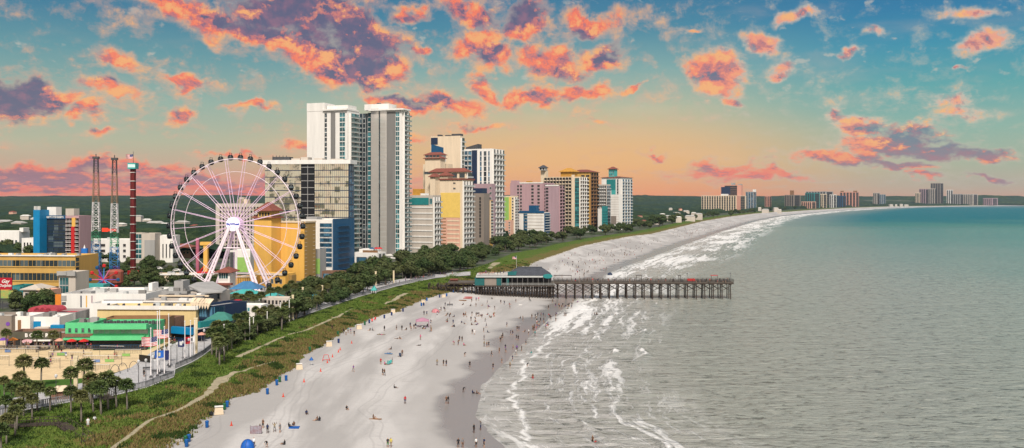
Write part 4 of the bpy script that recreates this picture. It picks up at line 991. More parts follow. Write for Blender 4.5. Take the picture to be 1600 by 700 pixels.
# ------------------------------------------------------------------ Ferris wheel
hub = Vector(((368-800)*384/F, 384, zat(350, 384))); RW = 107.5*384/F
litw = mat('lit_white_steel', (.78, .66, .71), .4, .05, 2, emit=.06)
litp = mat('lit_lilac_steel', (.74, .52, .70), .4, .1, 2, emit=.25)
wh = thing('ferris_wheel', 'giant white Ferris wheel with black cabins and lilac lit spokes', 'ferris wheel', (hub.x, hub.y, 5), R(-4))
hz_ = hub.z-5
def ring(name, r, y, tr, m, n=96, seg=6):
    b = MB(); pts = [(r*math.sin(2*math.pi*k/n), y, hz_+r*math.cos(2*math.pi*k/n)) for k in range(n+1)]
    b.tube(pts, tr, seg, 0, False); return b.build(name, m, wh)
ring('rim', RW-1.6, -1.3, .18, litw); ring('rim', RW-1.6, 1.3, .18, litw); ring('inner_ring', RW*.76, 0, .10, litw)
b = MB()
for k in range(42):
    a = 2*math.pi*(k+.5)/42; a2 = 2*math.pi*(k+1)/42; s_, c_ = math.sin(a), math.cos(a)
    b.tube([((RW-1.6)*s_, -1.3, hz_+(RW-1.6)*c_), ((RW-1.6)*s_, 1.3, hz_+(RW-1.6)*c_)], .12, 5)
    b.tube([((RW-1.6)*s_, -1.3, hz_+(RW-1.6)*c_), ((RW-1.6)*math.sin(a2), 1.3, hz_+(RW-1.6)*math.cos(a2))], .09, 5)
b.build('rim_lattice', litw, wh)
b = MB()
for y_ in (-1, 1):
    b.tube([(0, 1.9*y_, hz_), (RW-1.6, 1.3*y_, hz_)], [.12, .08], 6)
    for tt in range(1, 12): pass
b.tube([(6, -1.7, hz_), (6, 1.7, hz_)], .08, 4); b.tube([(14, -1.5, hz_), (14, 1.5, hz_)], .08, 4)
spk = MB(); spk.v = [(v[0], v[1], v[2]-hz_) for v in b.v]; spk.f = b.f; spk.m = b.m
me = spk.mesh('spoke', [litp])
for k in range(21):
    o = obj('spoke', me, wh, (0, 0, hz_)); o.rotation_euler = (0, 2*math.pi*(k+.25)/21, 0)
# cabins hang level from the rim
b = MB(); b.lathe([(.35, -2.3), (.95, -2.1), (1.15, -1.2), (1.1, -.35), (.7, .05), (.3, .12)], 12); b.tube([(0, -1.25, -.5), (0, -1.25, .9), (0, 1.25, .9), (0, 1.25, -.5)], .09, 5)
cab = b.mesh('cabin', [M['black']], True); b = MB(); b.lathe([(1.18, -1.35), (1.2, -.7)], 12); win_ = b.mesh('window_band', [M['glass']])
for k in range(42):
    a = 2*math.pi*(k+.5)/42; c = obj('cabin', cab, wh, ((RW-.1)*math.sin(a), 0, hz_+(RW-.1)*math.cos(a)+.2)); obj('window_band', win_, c)
b = MB(); pr = [(2.6, -.6), (2.6, .6)]
h_ = MB(); h_.lathe([(1.2, -2.6), (2.9, -2.0), (2.9, 2.0), (1.2, 2.6)], 24)
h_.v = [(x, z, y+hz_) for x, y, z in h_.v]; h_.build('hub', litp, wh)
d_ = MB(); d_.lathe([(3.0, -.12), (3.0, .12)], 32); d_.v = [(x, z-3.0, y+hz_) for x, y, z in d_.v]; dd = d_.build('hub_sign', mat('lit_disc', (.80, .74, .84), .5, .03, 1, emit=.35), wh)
tm = textmesh('SkyWheel', 1.35, mat('blue_letter', (.02, .06, .42), .5, .05), .05, bold=.035); lo = obj('lettering', tm, dd, (0, -3.18, hz_+.02))
for sx_, tx in ((-1, -11.3), (1, 12.6)):
    for y_, yb_ in ((-3.2, -7.5), (3.2, 7.5)):
        b = MB()
        for q in (-.62, .62): b.tube([(sx_*1.4+q*.5, y_, hz_-.8), (tx+q*1.3, yb_, 0)], [.36, .5], 8)
        for k in range(14):
            t0, t1 = k/14, (k+1)/14; sgn = 1 if k % 2 else -1
            p0 = Vector((lerp(sx_*1.4-sgn*.31, tx-sgn*.8, t0), lerp(y_, yb_, t0), lerp(hz_-.8, 0, t0))); p1 = Vector((lerp(sx_*1.4+sgn*.31, tx+sgn*.8, t1), lerp(y_, yb_, t1), lerp(hz_-.8, 0, t1)))
            b.tube([p0, p1], .13, 5)
        b.build('support_leg', litw, wh)
b = MB(); b.tube([(-3.2, -5, hz_-10), (3.8, -5, hz_-10)], .3, 6); b.tube([(-8.0, -6.8, hz_-20.5), (8.8, -6.8, hz_-20.5)], .22, 6); b.build('cross_beam', litw, wh)
b = MB().box(-14, 15, -9, 9, .0, .5); b.build('platform', M['grey'], wh)

# ------------------------------------------------------------------ slingshot towers, drop tower, small rides
def lattice(px, Y, ytop, w0, label, cols, zc, group=None):
    x = (px-800)*Y/F; z0 = 5.; H_ = zat(ytop, Y)-z0
    t = thing('slingshot_tower', label, 'ride tower', (x, Y, z0), R(12), group)
    n = 26
    def hw(z): return lerp(w0, w0*.42, z/H_)
    secs = list(zip(zc, zc[1:]+[1.0001], cols))
    for f0, f1, m in secs:
        b = MB()
        k0, k1 = int(f0*n), min(n, int(round(f1*n)))
        for k in range(k0, k1):
            za, zb_ = H_*k/n, H_*(k+1)/n; a, c = hw(za), hw(zb_)
            ca = [(-a, -a), (a, -a), (a, a), (-a, a)]; cc = [(-c, -c), (c, -c), (c, c), (-c, c)]
            for i in range(4):
                j = (i+1) % 4
                b.tube([(*ca[i], za), (*cc[i], zb_)], .14, 4, cap=False)
                b.tube([(*ca[i], za), (*cc[j], zb_)] if k % 2 else [(*ca[j], za), (*cc[i], zb_)], .08, 4, cap=False)
                b.tube([(*cc[i], zb_), (*cc[j], zb_)], .07, 4, cap=False)
        b.build('lattice_section', m, t)
    b = MB().box(-1.3, 1.3, -1.3, 1.3, H_, H_+1.0); b.tube([(0, 0, H_+1), (0, 0, H_+2.2)], .2, 5); b.build('head_pulley', M['dgrey'], t)
    return t
whs = M['steel']; grs = mat('green_steel', (.08, .36, .20), .5); bls = mat('blue_steel', (.05, .22, .50), .5); brs = mat('bronze_steel', (.30, .20, .13), .5); pus = mat('violet_steel', (.14, .08, .42), .5)
lattice(150, 412, 248, 2.0, 'left lattice slingshot tower, white fading to blue at the bottom', [pus, bls, grs, whs, brs, M['dgrey']], [0, .14, .34, .42, .66, .9])
lattice(179, 405, 250, 1.9, 'right lattice slingshot tower, nearest the dark red drop tower', [pus, bls, grs, whs, brs, M['dgrey']], [0, .16, .32, .42, .66, .9])
x = (170-800)*408/F
t = thing('slingshot_sign', 'red lit sign hung between the two lattice slingshot towers', 'sign', (x, 408, zat(362, 408))); b = MB(); zc = 0
b.box(-3.0, -.4, -.3, .3, 0, 1.7); b.box(-.4, 3.4, -.3, .3, .2, 1.3); b.build('sign_board', mat('lit_red', (.75, .05, .02), .4, .1, 1, emit=.4), t)
MB().tube([(-5.6, 0, .9), (6.4, 0, .9)], .12, 5).build('cable', M['dgrey'], t)
Yd = 430; x = (208-800)*Yd/F
t = thing('drop_tower', 'tall dark red drop tower with white bands and a turquoise head', 'ride tower', (x, Yd, 5)); H_ = zat(264, Yd)-5
b = MB().box(-.75, .75, -.75, .75, 0, H_); 
for sx_ in (-1, 1):
    for sy_ in (-1, 1): b.tube([(sx_*.85, sy_*.85, 0), (sx_*.85, sy_*.85, H_)], .16, 5)
b.build('mast', M['dred'], t)
me = MB().box(-1.1, 1.1, -1.1, 1.1, -.12, .12).mesh('band', [M['white']])
for k in range(13): obj('band', me, t, (0, 0, H_*(k+.6)/13))
hd = MB().box(-1.9, 1.9, -1.9, 1.9, H_, H_+2.9); hd = hd.build('head_box', M['turq'], t); MB().box(-1.7, 1.7, -1.96, -1.9, H_+.7, H_+2.2).build('sign_panel', mat('pale_teal_sign', (.55, .75, .70), .4, emit=.2), hd)
b = MB().lathe([(2.6, 3.2), (2.6, 5.0)], 12); b.build('seat_ring', M['red'], t)
def flag_mesh(w_, h_, mats, kind='plain', n=14):
    """rippling cloth hanging from x=0 towards -x; mats index 0 ground colour"""
    b = MB(); rows_ = 13 if kind == 'usa' else 4
    def P_(i, j):
        u_, v_ = i/n, j/rows_
        return (-w_*u_*.97, .14*w_*math.sin(u_*7+v_*1.2)*u_, -h_*v_-.13*w_*u_*u_-.05*w_*math.sin(u_*5))
    vs = [P_(i, j) for j in range(rows_+1) for i in range(n+1)]; fs, ms_ = [], []
    for j in range(rows_):
        for i in range(n):
            fs.append((j*(n+1)+i, j*(n+1)+i+1, (j+1)*(n+1)+i+1, (j+1)*(n+1)+i))
            if kind == 'usa': m_i = 2 if (j < 7 and i < n*.42) else (0 if j % 2 == 0 else 1)
            elif kind == 'badge': m_i = 1 if (1 <= j <= 2 and .3*n < i < .65*n) else 0
            else: m_i = 0
            ms_.append(m_i)
    o = len(b.v); b.v += vs; b.f += fs; b.m += ms_
    if kind == 'usa':
        for r_ in range(4):
            for c_ in range(4 if r_ % 2 == 0 else 3):
                fx_, fy_ = .04+(c_+(.5 if r_ % 2 else 0))*.1, (1+r_*1.5)/13
                p = Vector(P_(int(fx_*n), 0)); p = Vector(P_(fx_*n, fy_*rows_)); s_ = h_*.022
                b.add([(p.x-s_, p.y-.02, p.z-s_), (p.x+s_, p.y-.02, p.z-s_), (p.x+s_, p.y-.02, p.z+s_), (p.x-s_, p.y-.02, p.z+s_)], [(0, 1, 2, 3)], 1)
    return b.mesh('flag', mats)
usa = [mat('flag_red', (.55, .03, .04), .8), mat('flag_white', (.75, .73, .72), .8), mat('flag_blue', (.02, .03, .14), .8)]
def flagpole(name, label, px, Y, z0, ztop, me, fz, r=.09, cap=True, cat='flag', mt='steel'):
    x = (px-800)*Y/F; t = thing(name, label, cat, (x, Y, z0)); H = ztop-z0
    b = MB(); b.tube([(0, 0, 0), (0, 0, H)], [r*1.3, r*.8], 6); b.lathe([(r, H), (r*2, H+r*1.5), (r*.4, H+r*3)], 8); b.build('pole', M[mt], t)
    if z0 < 8: MB().lathe([(r*3.4, 0), (r*3, .3), (r*1.6, .5)], 10).build('base', M['dgrey'], t)
    if me: obj('flag', me, t, (-r, 0, fz-z0))
    return t
zt_ = 5+H_+2.9
flagpole('flagpole', 'small American flag flying on top of the dark red drop tower', 208.3, Yd, zt_, zat(238, Yd), flag_mesh(3.8, 2.2, usa, 'usa'), zat(240.5, Yd), .1, mt='dgrey')
# thin blue tower ride and its turquoise pavilion
t = thing('blue_ride', 'slender bright blue tower ride left of the slingshot towers', 'ride tower', ((133-800)*395/F, 395, 5)); H_ = zat(388, 395)-5
b = MB().box(-1.0, 1.0, -.8, .8, 0, H_); b.tube([(-1.2, -.9, 0), (-1.2, -.9, H_)], .2, 5); b.tube([(1.2, -.9, 0), (1.2, -.9, H_)], .2, 5); b.build('mast', mat('ride_blue', (.02, .16, .50), .4), t)
MB().tube([(-.3, 0, H_), (-.3, 0, H_+1.6)], [.5, .05], 6).build('spire', M['white'], t)
t = thing('spinning_ride', 'small spinning ride with blue, pink and red arms below the slingshot towers', 'ride', ((162-800)*372/F, 372, 5)); hz2 = zat(437, 372)-5
for k in range(12):
    a = math.pi*2*k/12; b = MB().tube([(0, 0, hz2), (5.6*math.cos(a), .4, hz2+5.6*math.sin(a))], [.3, .14], 5)
    b.build('arm', [M['purple'], M['red'], mat('ride_pink', (.60, .15, .30), .5), bls][k % 4], t)
    b = MB().lathe([(.3, -.8), (.75, -.5), (.75, .3), (.3, .7)], 8, (5.8*math.cos(a), .4)); b.v = [(x_, y_, z_+hz2+5.8*math.sin(a)) for x_, y_, z_ in b.v]; b.build('pod', [M['blue'], M['red']][k % 2], t)
b = MB().tube([(-3, 1.2, 0), (0, 1.2, hz2), (3, 1.2, 0)], .35, 6); b.build('stand', M['blue'], t)
t = thing('funnel_ride', 'rust coloured round ride cup leaning right of the small spinning ride', 'ride', ((180-800)*380/F, 380, 5)); b = MB().lathe([(1.6, 2), (3.2, 4), (3.4, 8.6), (2.2, 9.4)], 14); b.build('cup', mat('rust_paint', (.30, .09, .06), .7), t); MB().tube([(0, 0, 0), (0, 0, 2.2)], .8, 8).build('stem', M['dgrey'], t)
t = thing('ride_pavilion', 'turquoise covered ride station below the small spinning ride', 'pavilion', ((146-800)*366/F, 366, 5)); b = MB()
b.box(-6, 5.4, -3, 3, 3.3, 4.6); b.build('canopy', M['turq'], t)
b = MB()
for k in range(6): b.box(-5.6+k*2.1, -5.3+k*2.1, -2.8, -2.5, 0, 3.3)
b.build('posts', M['white'], t)
t = thing('yellow_ride', 'yellow ride mast with crossbar seen through the left side of the Ferris wheel', 'ride', ((322-800)*440/F, 440, 5)); H_ = zat(383, 440)-5
MB().box(-1.0, 1.0, -1, 1, 0, H_).build('mast', M['yellow'], t); MB().box(-2.6, 3, -1.3, 1.3, H_, H_+1.6).build('crossbar', M['yellow'], t); MB().lathe([(2.4, 1), (4.4, 2.6), (4.2, 3.8)], 14).build('gondola_ring', M['red'], t)
t = thing('pink_ride', 'pink and red leaning ride arm beside the yellow ride mast', 'ride', ((309-800)*445/F, 445, 5)); H_ = zat(372, 445)-5
MB().box(-.7, .7, -.7, .7, 0, H_).build('mast', mat('ride_rose', (.42, .12, .18), .5), t); MB().tube([(0, 0, 2), (6, 0, 9)], .5, 6).build('arm', M['red'], t)
# ------------------------------------------------------------------ low buildings, left part of the picture
def low(name, label, pl, pc, pr, Y, yt, mats, th=0, L=None, cat='building', **k):
    t = bthing(name, label, cat, (pl+pc)/2, Y); return Box(t, pl, pc, pr, Y, yt, mats, th, L=L, **k)
# office block striped ochre and dark glass
q = low('office_block', 'ochre and dark glass banded four-storey office block at the left edge', -60, 118, 124, 372, 400, (m_['ochre'], m_['roofw']), 4, L=18)
for y0, y1 in ((407, 418), (427, 440)): q.strip('f', -60, 117.5, y0, y1, 1, m_['glass'], m_['ochre'], 'window_band', .25, 26)
q.panel('f', -60, 118.6, 398.5, 400.5, m_['white'], .5, 'parapet_cap'); q.strip('r', 118.2, 123, 403, 440, 5, m_['glass'], m_['ochre'])
q.panel('f', -60, 92, 447.5, 451, m_['shade'], .1, 'painted_shadow_band')  # raised dark strip paints a shadow line along the wall
for p_ in (20, 64, 92): q.roofbox(p_, p_+4, 397, m_['grey'], depth=2)
q = low('stair_tower', 'square stair tower with teal glass attached to the ochre office block', 92, 118, 123, 345, 425, (m_['beige'], m_['roofw']), 6, L=9)
q.strip('f', 94, 107, 434, 460, 2, m_['glasst'], m_['grey'], 'glazing', .2, 2); q.panel('f', 90.5, 119, 424, 431, m_['grey'], .8, 'fascia'); q.panel('f', 93, 106, 424.5, 430, m_['grey'], 1.1, 'louver')
# blue hotel with black glass front
t = bthing('black_glass_hotel', 'blue-framed hotel with a black glass front and rooftop lettering, far left', 'hotel', 80, 530)
q = Box(t, 56, 104, 110, 530, 337, (m_['navy'], m_['roofg']), 10, L=16)
q.strip('f', 62, 103, 344, 398, 10, m_['glass'], m_['navy'], 'curtain_wall', .2, 8)
p_ = q.panel('f', 61, 104, 336.5, 342, m_['blue'], .6, 'sign_band')
b = MB(); random.seed(5); xx = -7.2
while xx < 7.2:
    w_ = random.uniform(.35, .6); b.box(xx, xx+.16, -.75, -.6, .45, 1.6); b.box(xx, xx+w_, -.75, -.6, random.choice([.45, 1.0, 1.4]), 1.62); xx += w_+.25
b.build('lettering', m_['white'], p_)
q2 = Box(t, 52, 62, 66, 526, 328, (m_['bluec'], m_['roofg']), 10, L=8)
b = MB()
for k in range(5): x0 = -q2.W+.3+k*.9; b.box(x0, x0+.4, .2, .6, q2.H, q2.H+2.2)
b.build('merlon', m_['white'], t, q2.base, -q2.th)
q.roofbox(70, 84, 323.5, m_['white'], depth=5); q.roofbox(99, 112, 326, m_['beige'], depth=5)
q3 = Box(t, 103, 124, 127, 520, 337, (m_['pink'], m_['roofg']), 6, L=12)
q3.grid('f', 'open_balcony', 103.5, 123.5, 4, 341, 398, 9, (m_['white'], m_['shade'], m_['white']), .9, .95, 1.)
q3.panel('f', 114, 119, 340, 354, m_['yellow'], 1.2, 'yellow_fin'); q3.panel('f', 113, 118, 354, 398, m_['red'], 1.3, 'red_fin'); q3.panel('f', 103, 124, 337, 341, m_['pink'], .4, 'cornice')
# white apartment row behind the slingshots
q = low('apartment_block', 'long white apartment block with dark window pairs behind the slingshot towers', 125, 203, 206, 560, 374, (m_['white'], m_['roofw']), 0, L=14)
for a_, b_ in ((147, 165), (180, 186), (192, 197)): q.grid('f', 'opening', a_, b_, 2 if a_ == 147 else 1, 379, 405, 3, (m_['white'], m_['shade']), .85, .5)
q = low('glass_stair_block', 'narrow block with teal glazing right of the drop tower', 203, 222, 224, 552, 364, (m_['beige'], m_['roofw']), 0, L=8)
q.strip('f', 208, 221, 366, 405, 5, m_['glasst'], m_['white'], 'glazing', .15, 2)
q = low('concrete_block', 'pale concrete block with a slatted wall left of the Ferris wheel', 222, 242, 246, 548, 364.5, (m_['beige'], m_['roofw']), 0, L=10); q.panel('f', 226, 242, 375, 402, m_['grey'], .3, 'slatted_wall')
q = low('white_flats', 'white flats with dark slots partly hidden by the left rim of the wheel', 242, 270, 272, 556, 368, (m_['white'], m_['roofw']), 0, L=12)
q.grid('f', 'opening', 252, 268, 3, 380, 404, 1, (m_['white'], m_['shade']), .35, .9)
q = low('white_inn', 'low white inn with stepped roof at the far left edge', -20, 30, 34, 640, 361, (m_['white'], m_['roofw']), 0, L=14); q.roofbox(28, 34, 356, m_['white'], depth=8)
q.grid('f', 'window', -5, 28, 6, 372, 384, 1, (m_['white'], m_['glass']), .5, .5)
q = low('white_inn', 'low white inn between the far left inn and the black glass hotel', 34, 52, 54, 600, 372, (m_['white'], m_['roofw']), 0, L=14); q.grid('f', 'opening', 36, 50, 3, 378, 386, 1, (m_['white'], m_['shade']), .5, .8)
q = low('beige_condos', 'beige condominium block seen through the upper left spokes of the wheel', 337, 412, 420, 620, 318, (m_['beige'], m_['roofg']), 6)
q.grid('f', 'opening', 342, 410, 14, 322, 400, 13, (m_['cream'], m_['shade']), .6, .6); q.roofbox(371, 384, 311, m_['cream'], depth=6); q.roofbox(372, 379, 308, m_['beige'], depth=4)
q = low('pink_motel', 'small pink motel seen under the left spokes of the wheel', 262, 298, 302, 600, 386, (m_['peach'], m_['roofr']), 0, L=10, roof=False); q.hiproof(m_['roofr'], 1, 2); q.grid('f', 'opening', 264, 296, 6, 388, 397, 2, (m_['white'], m_['shade']), .5, .6)
q = low('green_building', 'white and lime green three-storey building between the legs of the wheel', 359, 391, 394, 470, 391, (m_['white'], m_['roofw']), 0, L=12)
q.panel('f', 371, 390.5, 402, 425, m_['lime'], .3, 'lime_wall'); q.panel('f', 359.5, 367, 394, 425, m_['dgrey'], .2, 'glazing'); q.panel('f', 370, 391, 425, 428, m_['dgrey'], .4, 'painted_shadow_band')  # dark strip below the lime wall is painted shadow
q = low('ticket_house', 'wheel ticket house with teal windows and a red tile roof between the legs', 341, 359, 363, 372, 425, (m_['white'], m_['roofr']), 0, L=8, roof=False); q.hiproof(m_['roofr'], 1.4, 1.8)
q.strip('f', 342.5, 356, 427, 437, 1, m_['glasst'], m_['white'], 'window', .15, 3); q.panel('f', 336, 364, 442, 445, m_['roofr'], 2.2, 'awning'); q.panel('f', 343, 356, 446, 462, mat('poster_pink', (.70, .45, .42), .6, .3, .8), .2, 'poster')
q = low('wheel_plaza', 'yellow fenced queue building under the wheel hub', 361, 400, 404, 395, 432, (m_['yellow'], m_['roofw']), 0, L=7); q.grid('f', 'opening', 371, 399, 8, 434, 446, 1, (m_['ochre'], m_['brown']), .3, .9); q.panel('f', 361, 401, 431, 433.4, m_['cream'], .4, 'cornice')
q = low('tan_store', 'long low tan building at the left foot of the wheel', 215, 335, 340, 430, 428, (m_['cream'], m_['roofw']), -3, L=9); q.panel('f', 215, 335, 427, 429.5, m_['white'], .3, 'parapet_cap')
q.grid('f', 'opening', 250, 330, 10, 433, 440, 1, (m_['cream'], m_['shade']), .4, .5)
# blue tent roof and turquoise canopies
def hip(name, label, pl, pr, Y, ye, yr, m, cat='pavilion', d=8, post=True, over=0, pm='white'):
    x0, x1 = (pl-800)*Y/F, (pr-800)*Y/F; xc = (x0+x1)/2; ze, zr = zat(ye, Y), zat(yr, Y)
    t = thing(name, label, cat, (xc, Y+d/2, 5)); hw = (x1-x0)/2; b = MB(); r_ = hw*.25
    v = [(-hw, -d/2, ze-5), (hw, -d/2, ze-5), (hw, d/2, ze-5), (-hw, d/2, ze-5), (-r_, 0, zr-5), (r_, 0, zr-5)]
    b.add(v, [(0, 1, 5, 4), (1, 2, 5), (2, 3, 4, 5), (3, 0, 4), (3, 2, 1, 0)]); b.build('roof', m, t)
    b = MB()
    for xx_ in (-hw+.3, 0, hw-.3):
        for yy_ in (-d/2+.3, d/2-.3): b.box(xx_-.12, xx_+.12, yy_-.12, yy_+.12, 0, ze-5.02)
    b.build('posts', m_[pm], t); return t
hip('blue_pavilion', 'blue hipped pavilion roof at the foot of the wheel legs', 357, 404, 352, 452, 441, mat('blue_roof', (.05, .17, .34), .5, .2, 2), d=10)
hip('turquoise_canopy', 'turquoise skirt canopy right below the blue hipped pavilion', 356, 406, 345, 459, 453, m_['turq'], d=6)
hip('turquoise_canopy', 'long turquoise canopy stretching right from the wheel\'s right leg', 404, 442, 345, 467, 459, m_['turq'], d=7)
hip('turquoise_tent', 'blue-green pointed tent right of the turquoise canopies', 470, 500, 325, 468, 459, mat('tent_blue', (.05, .20, .26), .7), d=9)
hip('turquoise_tent', 'tiny turquoise kiosk canopy among the trees by the far boardwalk', 579, 588, 372, 454, 447, m_['turq'], d=3)
hip('turquoise_tent', 'small turquoise canopy in front of the palm row', 435, 452, 300, 482, 477, m_['turq'], d=4)
# grey flat roofs in the middle left
q = low('grey_hall', 'grey flat-roofed hall with rooftop plant boxes left of the wheel base', 221, 292, 300, 312, 455, (m_['grey'], m_['roofg']), 2, L=16); q.roofbox(230, 236, 443, m_['white'], 'stair_box', 5, 1)
q.panel('f', 241, 251, 458, 465, m_['white'], .2, 'window_frame'); q.panel('f', 242, 246, 459, 464, m_['dgrey'], .3, 'window'); q.panel('f', 247, 250.5, 459, 464, m_['dgrey'], .3, 'window')
q = low('grey_tower_roof', 'grey rooftop block with a flaring butterfly roof next to the grey hall', 272, 286, 290, 316, 439, (m_['grey'], m_['roofg']), 2, L=6)
t = bthing('flared_roof_hall', 'low hall with a flared grey metal roof just below the wheel\'s left leg', 'building', 320, 306); Y_ = 306
x0, x1 = (288-800)*Y_/F, (352-800)*Y_/F; b = MB()
v = [(x0, Y_+12, zat(441, Y_+12)), (x0+5, Y_+14, zat(440, Y_+12)), (x1, Y_+2, zat(452, Y_)), (x1, Y_-3, zat(453.5, Y_)), (x0+7, Y_-3, zat(455.5, Y_)), (x0, Y_+4, zat(448, Y_))]
v2 = [(a_, c_, d_-.5) for a_, c_, d_ in v]
b.add([Vector(p)-t.location for p in v+v2], [(0, 5, 4, 3, 2, 1), (6, 7, 8, 9, 10, 11)]+[(i, (i+1) % 6, 6+(i+1) % 6, 6+i) for i in range(6)]).build('roof', m_['grey'], t)
q = Box(t, 298, 345, 350, 306, 456, (m_['beige'], m_['roofg']), 2, L=9); q.grid('f', 'window', 322, 344, 4, 458, 468, 1, (m_['white'], m_['glass']), .8, .8)
q = low('clerestory_hall', 'low hall with a dark ribbon of windows under a pale roof edge', 249, 326, 332, 296, 463, (m_['dgrey'], m_['roofg']), 2, L=8)
q.panel('f', 249, 327, 461, 463.4, m_['cream'], .7, 'roof_edge'); q.grid('f', 'window', 262, 325, 9, 465, 470, 1, (m_['beige'], m_['glass']), .6, .8)
q = low('slatted_hall', 'pale vertically ribbed hall behind the yellow hall', 223, 316, 322, 282, 470, (m_['beige'], m_['roofg']), 2, L=8); 
for k in range(30): pass
q.bands('f', 223, 316, 471, 471.5, 1, m_['white'], .3, .4)
q = low('white_long_hall', 'long bright white flat hall behind the green cafe', 96, 228, 232, 300, 459, (m_['white'], m_['roofw']), 1, L=22)
for px_, mm in ((126, 'navy'), (134.5, 'yellow'), (143, 'mauve')): q.panel('f', px_, px_+1.6, 462, 480, m_[mm], .15, 'stripe')
q.panel('f', 96, 104, 462, 470, m_['grey'], .15, 'vent_grille'); q.panel('f', 97, 103, 472, 476, m_['dgrey'], .2, 'vent_grille'); q.panel('f', 163, 225, 468.5, 473, m_['navy'], .6, 'dark_awning')
q.panel('f', 86.5, 95.6, 460, 488, m_['orange'], .1, 'orange_wall')
for a_, b_ in ((108, 121), (124, 138)):
    q.roofbox(a_, b_, 456.5, m_['grey'], depth=3)
q = low('dark_strip_roof', 'dark awninged white annex left of the ribbed hall', 140, 224, 226, 285, 474, (m_['white'], m_['roofw']), 0, L=8)
q = low('yellow_hall', 'long pale yellow hall with white roof edge behind the green cafe', 152, 306, 318, 262, 482, (mat('pale_yellow', (.66, .50, .24), .75, .1, 2, streak=1), m_['roofw']), 3, L=12)
q.panel('f', 152, 306.5, 478, 484, m_['white'], .5, 'roof_edge'); q.panel('r', 306.5, 318, 478, 484, m_['white'], .5, 'roof_edge')
p_ = q.panel('r', 313, 318.2, 497, 502, m_['orange'], .5, 'sign')
for k in range(6): q.roofbox(162+k*24, 164+k*24, 476.6, m_['dgrey'], 'roof_vent', 1, 2)
# green cafe
t = bthing('green_cafe', 'mint green two-storey beach cafe with a long balcony and roof terrace', 'cafe', 170, 236)
q = Box(t, 102, 146, 148, 236, 504, (m_['green'], m_['roofg']), -2, L=9)
q.grid('f', 'window', 104, 145, 4, 512, 520, 1, (m_['green'], m_['glass']), .42, .8); q.panel('f', 102, 146, 521, 526, m_['brick'], .6, 'brick_band'); q.panel('f', 102, 146, 527, 530, m_['green'], 1.4, 'awning')
q.panel('f', 103, 146, 531, 545, m_['shade'], .1, 'open_front_shade')  # flat dark panel paints the shade of an open ground floor
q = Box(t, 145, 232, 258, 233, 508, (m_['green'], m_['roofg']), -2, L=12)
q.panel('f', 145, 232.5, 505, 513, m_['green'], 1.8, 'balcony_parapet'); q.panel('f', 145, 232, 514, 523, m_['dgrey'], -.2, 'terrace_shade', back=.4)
q.strip('f', 147, 230, 514, 522.5, 1, mat('interior_screen', (.26, .38, .32), .5, .3, 1), m_['green'], 'glazing', .12, 9)
q.panel('f', 145, 228, 523.5, 530, m_['green'], 1.6, 'balcony_parapet'); q.panel('f', 145, 232, 531, 545, m_['shade'], .12, 'open_front_shade')  # dark panel again stands for the shade under the balcony
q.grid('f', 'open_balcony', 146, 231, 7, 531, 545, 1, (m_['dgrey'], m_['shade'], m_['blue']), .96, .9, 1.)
q.panel('f', 206, 231, 514, 521, m_['grey'], .3, 'screen')
q = Box(t, 165, 262, 268, 245, 496, (m_['brown'], m_['roofg']), -2, L=5); q.grid('f', 'opening', 166, 260, 12, 498, 505, 1, (m_['brick'], m_['shade']), .7, .8)
for k in range(8):
    x_ = q.fx(168+k*11); b = MB().lathe([(.45, 0), (.4, .75)], 8, (0, 0)); b.box(-.9, -.6, -.3, .3, 0, .9); b.box(.6, .9, -.3, .3, 0, .9)
    p = Vector(((168+k*11-800)*236/F, 236, zat(506, 236)))
    tb = b.build('terrace_table', m_['dgrey'], None, p); tag(tb, 'dark terrace table with stools on the roof terrace of the green cafe', 'table', 'tables on the green cafe terrace')
# the bar row left of it
t = bthing('bar_row', 'dark timber bar front with white capital letters above its entrance', 'bar', 60, 240)
q = Box(t, 10, 101, 103, 240, 520, (m_['brick'], m_['roofg']), -1, L=8)
p_ = q.panel('f', 16, 96, 518, 529, mat('dark_sign_board', (.09, .085, .06), .8), .5, 'sign_board')
xl = [43, 51, 59, 67, 75, 83]
for ch, px_ in zip('BOWERY', xl):
    o = obj('letter', textmesh(ch, 1.35, m_['white'], .06, bold=.04), p_); a_ = q.fx(px_)-(q.fx(16)+q.fx(96))/2; o.location = (a_, -.6, .95)
q.grid('f', 'opening', 12, 100, 8, 531, 544, 1, (m_['purple'], m_['shade']), .8, .95)
for k in range(9): q.panel('f', 11.5+k*11, 12.6+k*11, 530, 545, [m_['purple'], m_['brick'], m_['taupe']][k % 3], .5, 'post')
q.panel('f', 41, 53, 530, 532, m_['white'], 1.2, 'awning'); q.panel('f', 56, 82, 530, 532, m_['white'], 1.2, 'awning')
o = MB().lathe([(1.05, -.08), (1.05, .08)], 18); o.v = [(x_*1.3, z_, y_*.55) for x_, y_, z_ in o.v]; p, rz = q.place('f', q.fx(47), 1.3, 1.5); o.build('oval_sign', mat('sign_pink', (.62, .38, .42), .6), t, p, rz)
q = low('grey_shop', 'dark grey shop with purple round signs at the left edge behind the bar', -50, 18, 20, 252, 493, (m_['taupe'], m_['roofw']), -1, L=8)
p, rz = q.place('f', q.fx(12.5), q.z(506), .1); o = MB().lathe([(.55, -.05), (.55, .05)], 16); o.v = [(x_, z_, y_) for x_, y_, z_ in o.v]; o.build('round_sign', m_['purple'], q.root, p, rz)
q = low('white_gable_house', 'white plaster house with an arched brown door between the grey shop and teal shop', 19, 47, 49, 254, 494, (m_['white'], m_['roofw']), -1, L=9); q.panel('f', 28, 33, 500, 515, m_['brown'], .12, 'door'); q.roofbox(22, 29, 488.5, m_['white'], 'chimney', 1.5, 1)
q = low('teal_shop', 'white shop with a teal panel and teal awning in front of red roofs', 47, 93, 96, 256, 495, (m_['white'], m_['roofw']), 0, L=8)
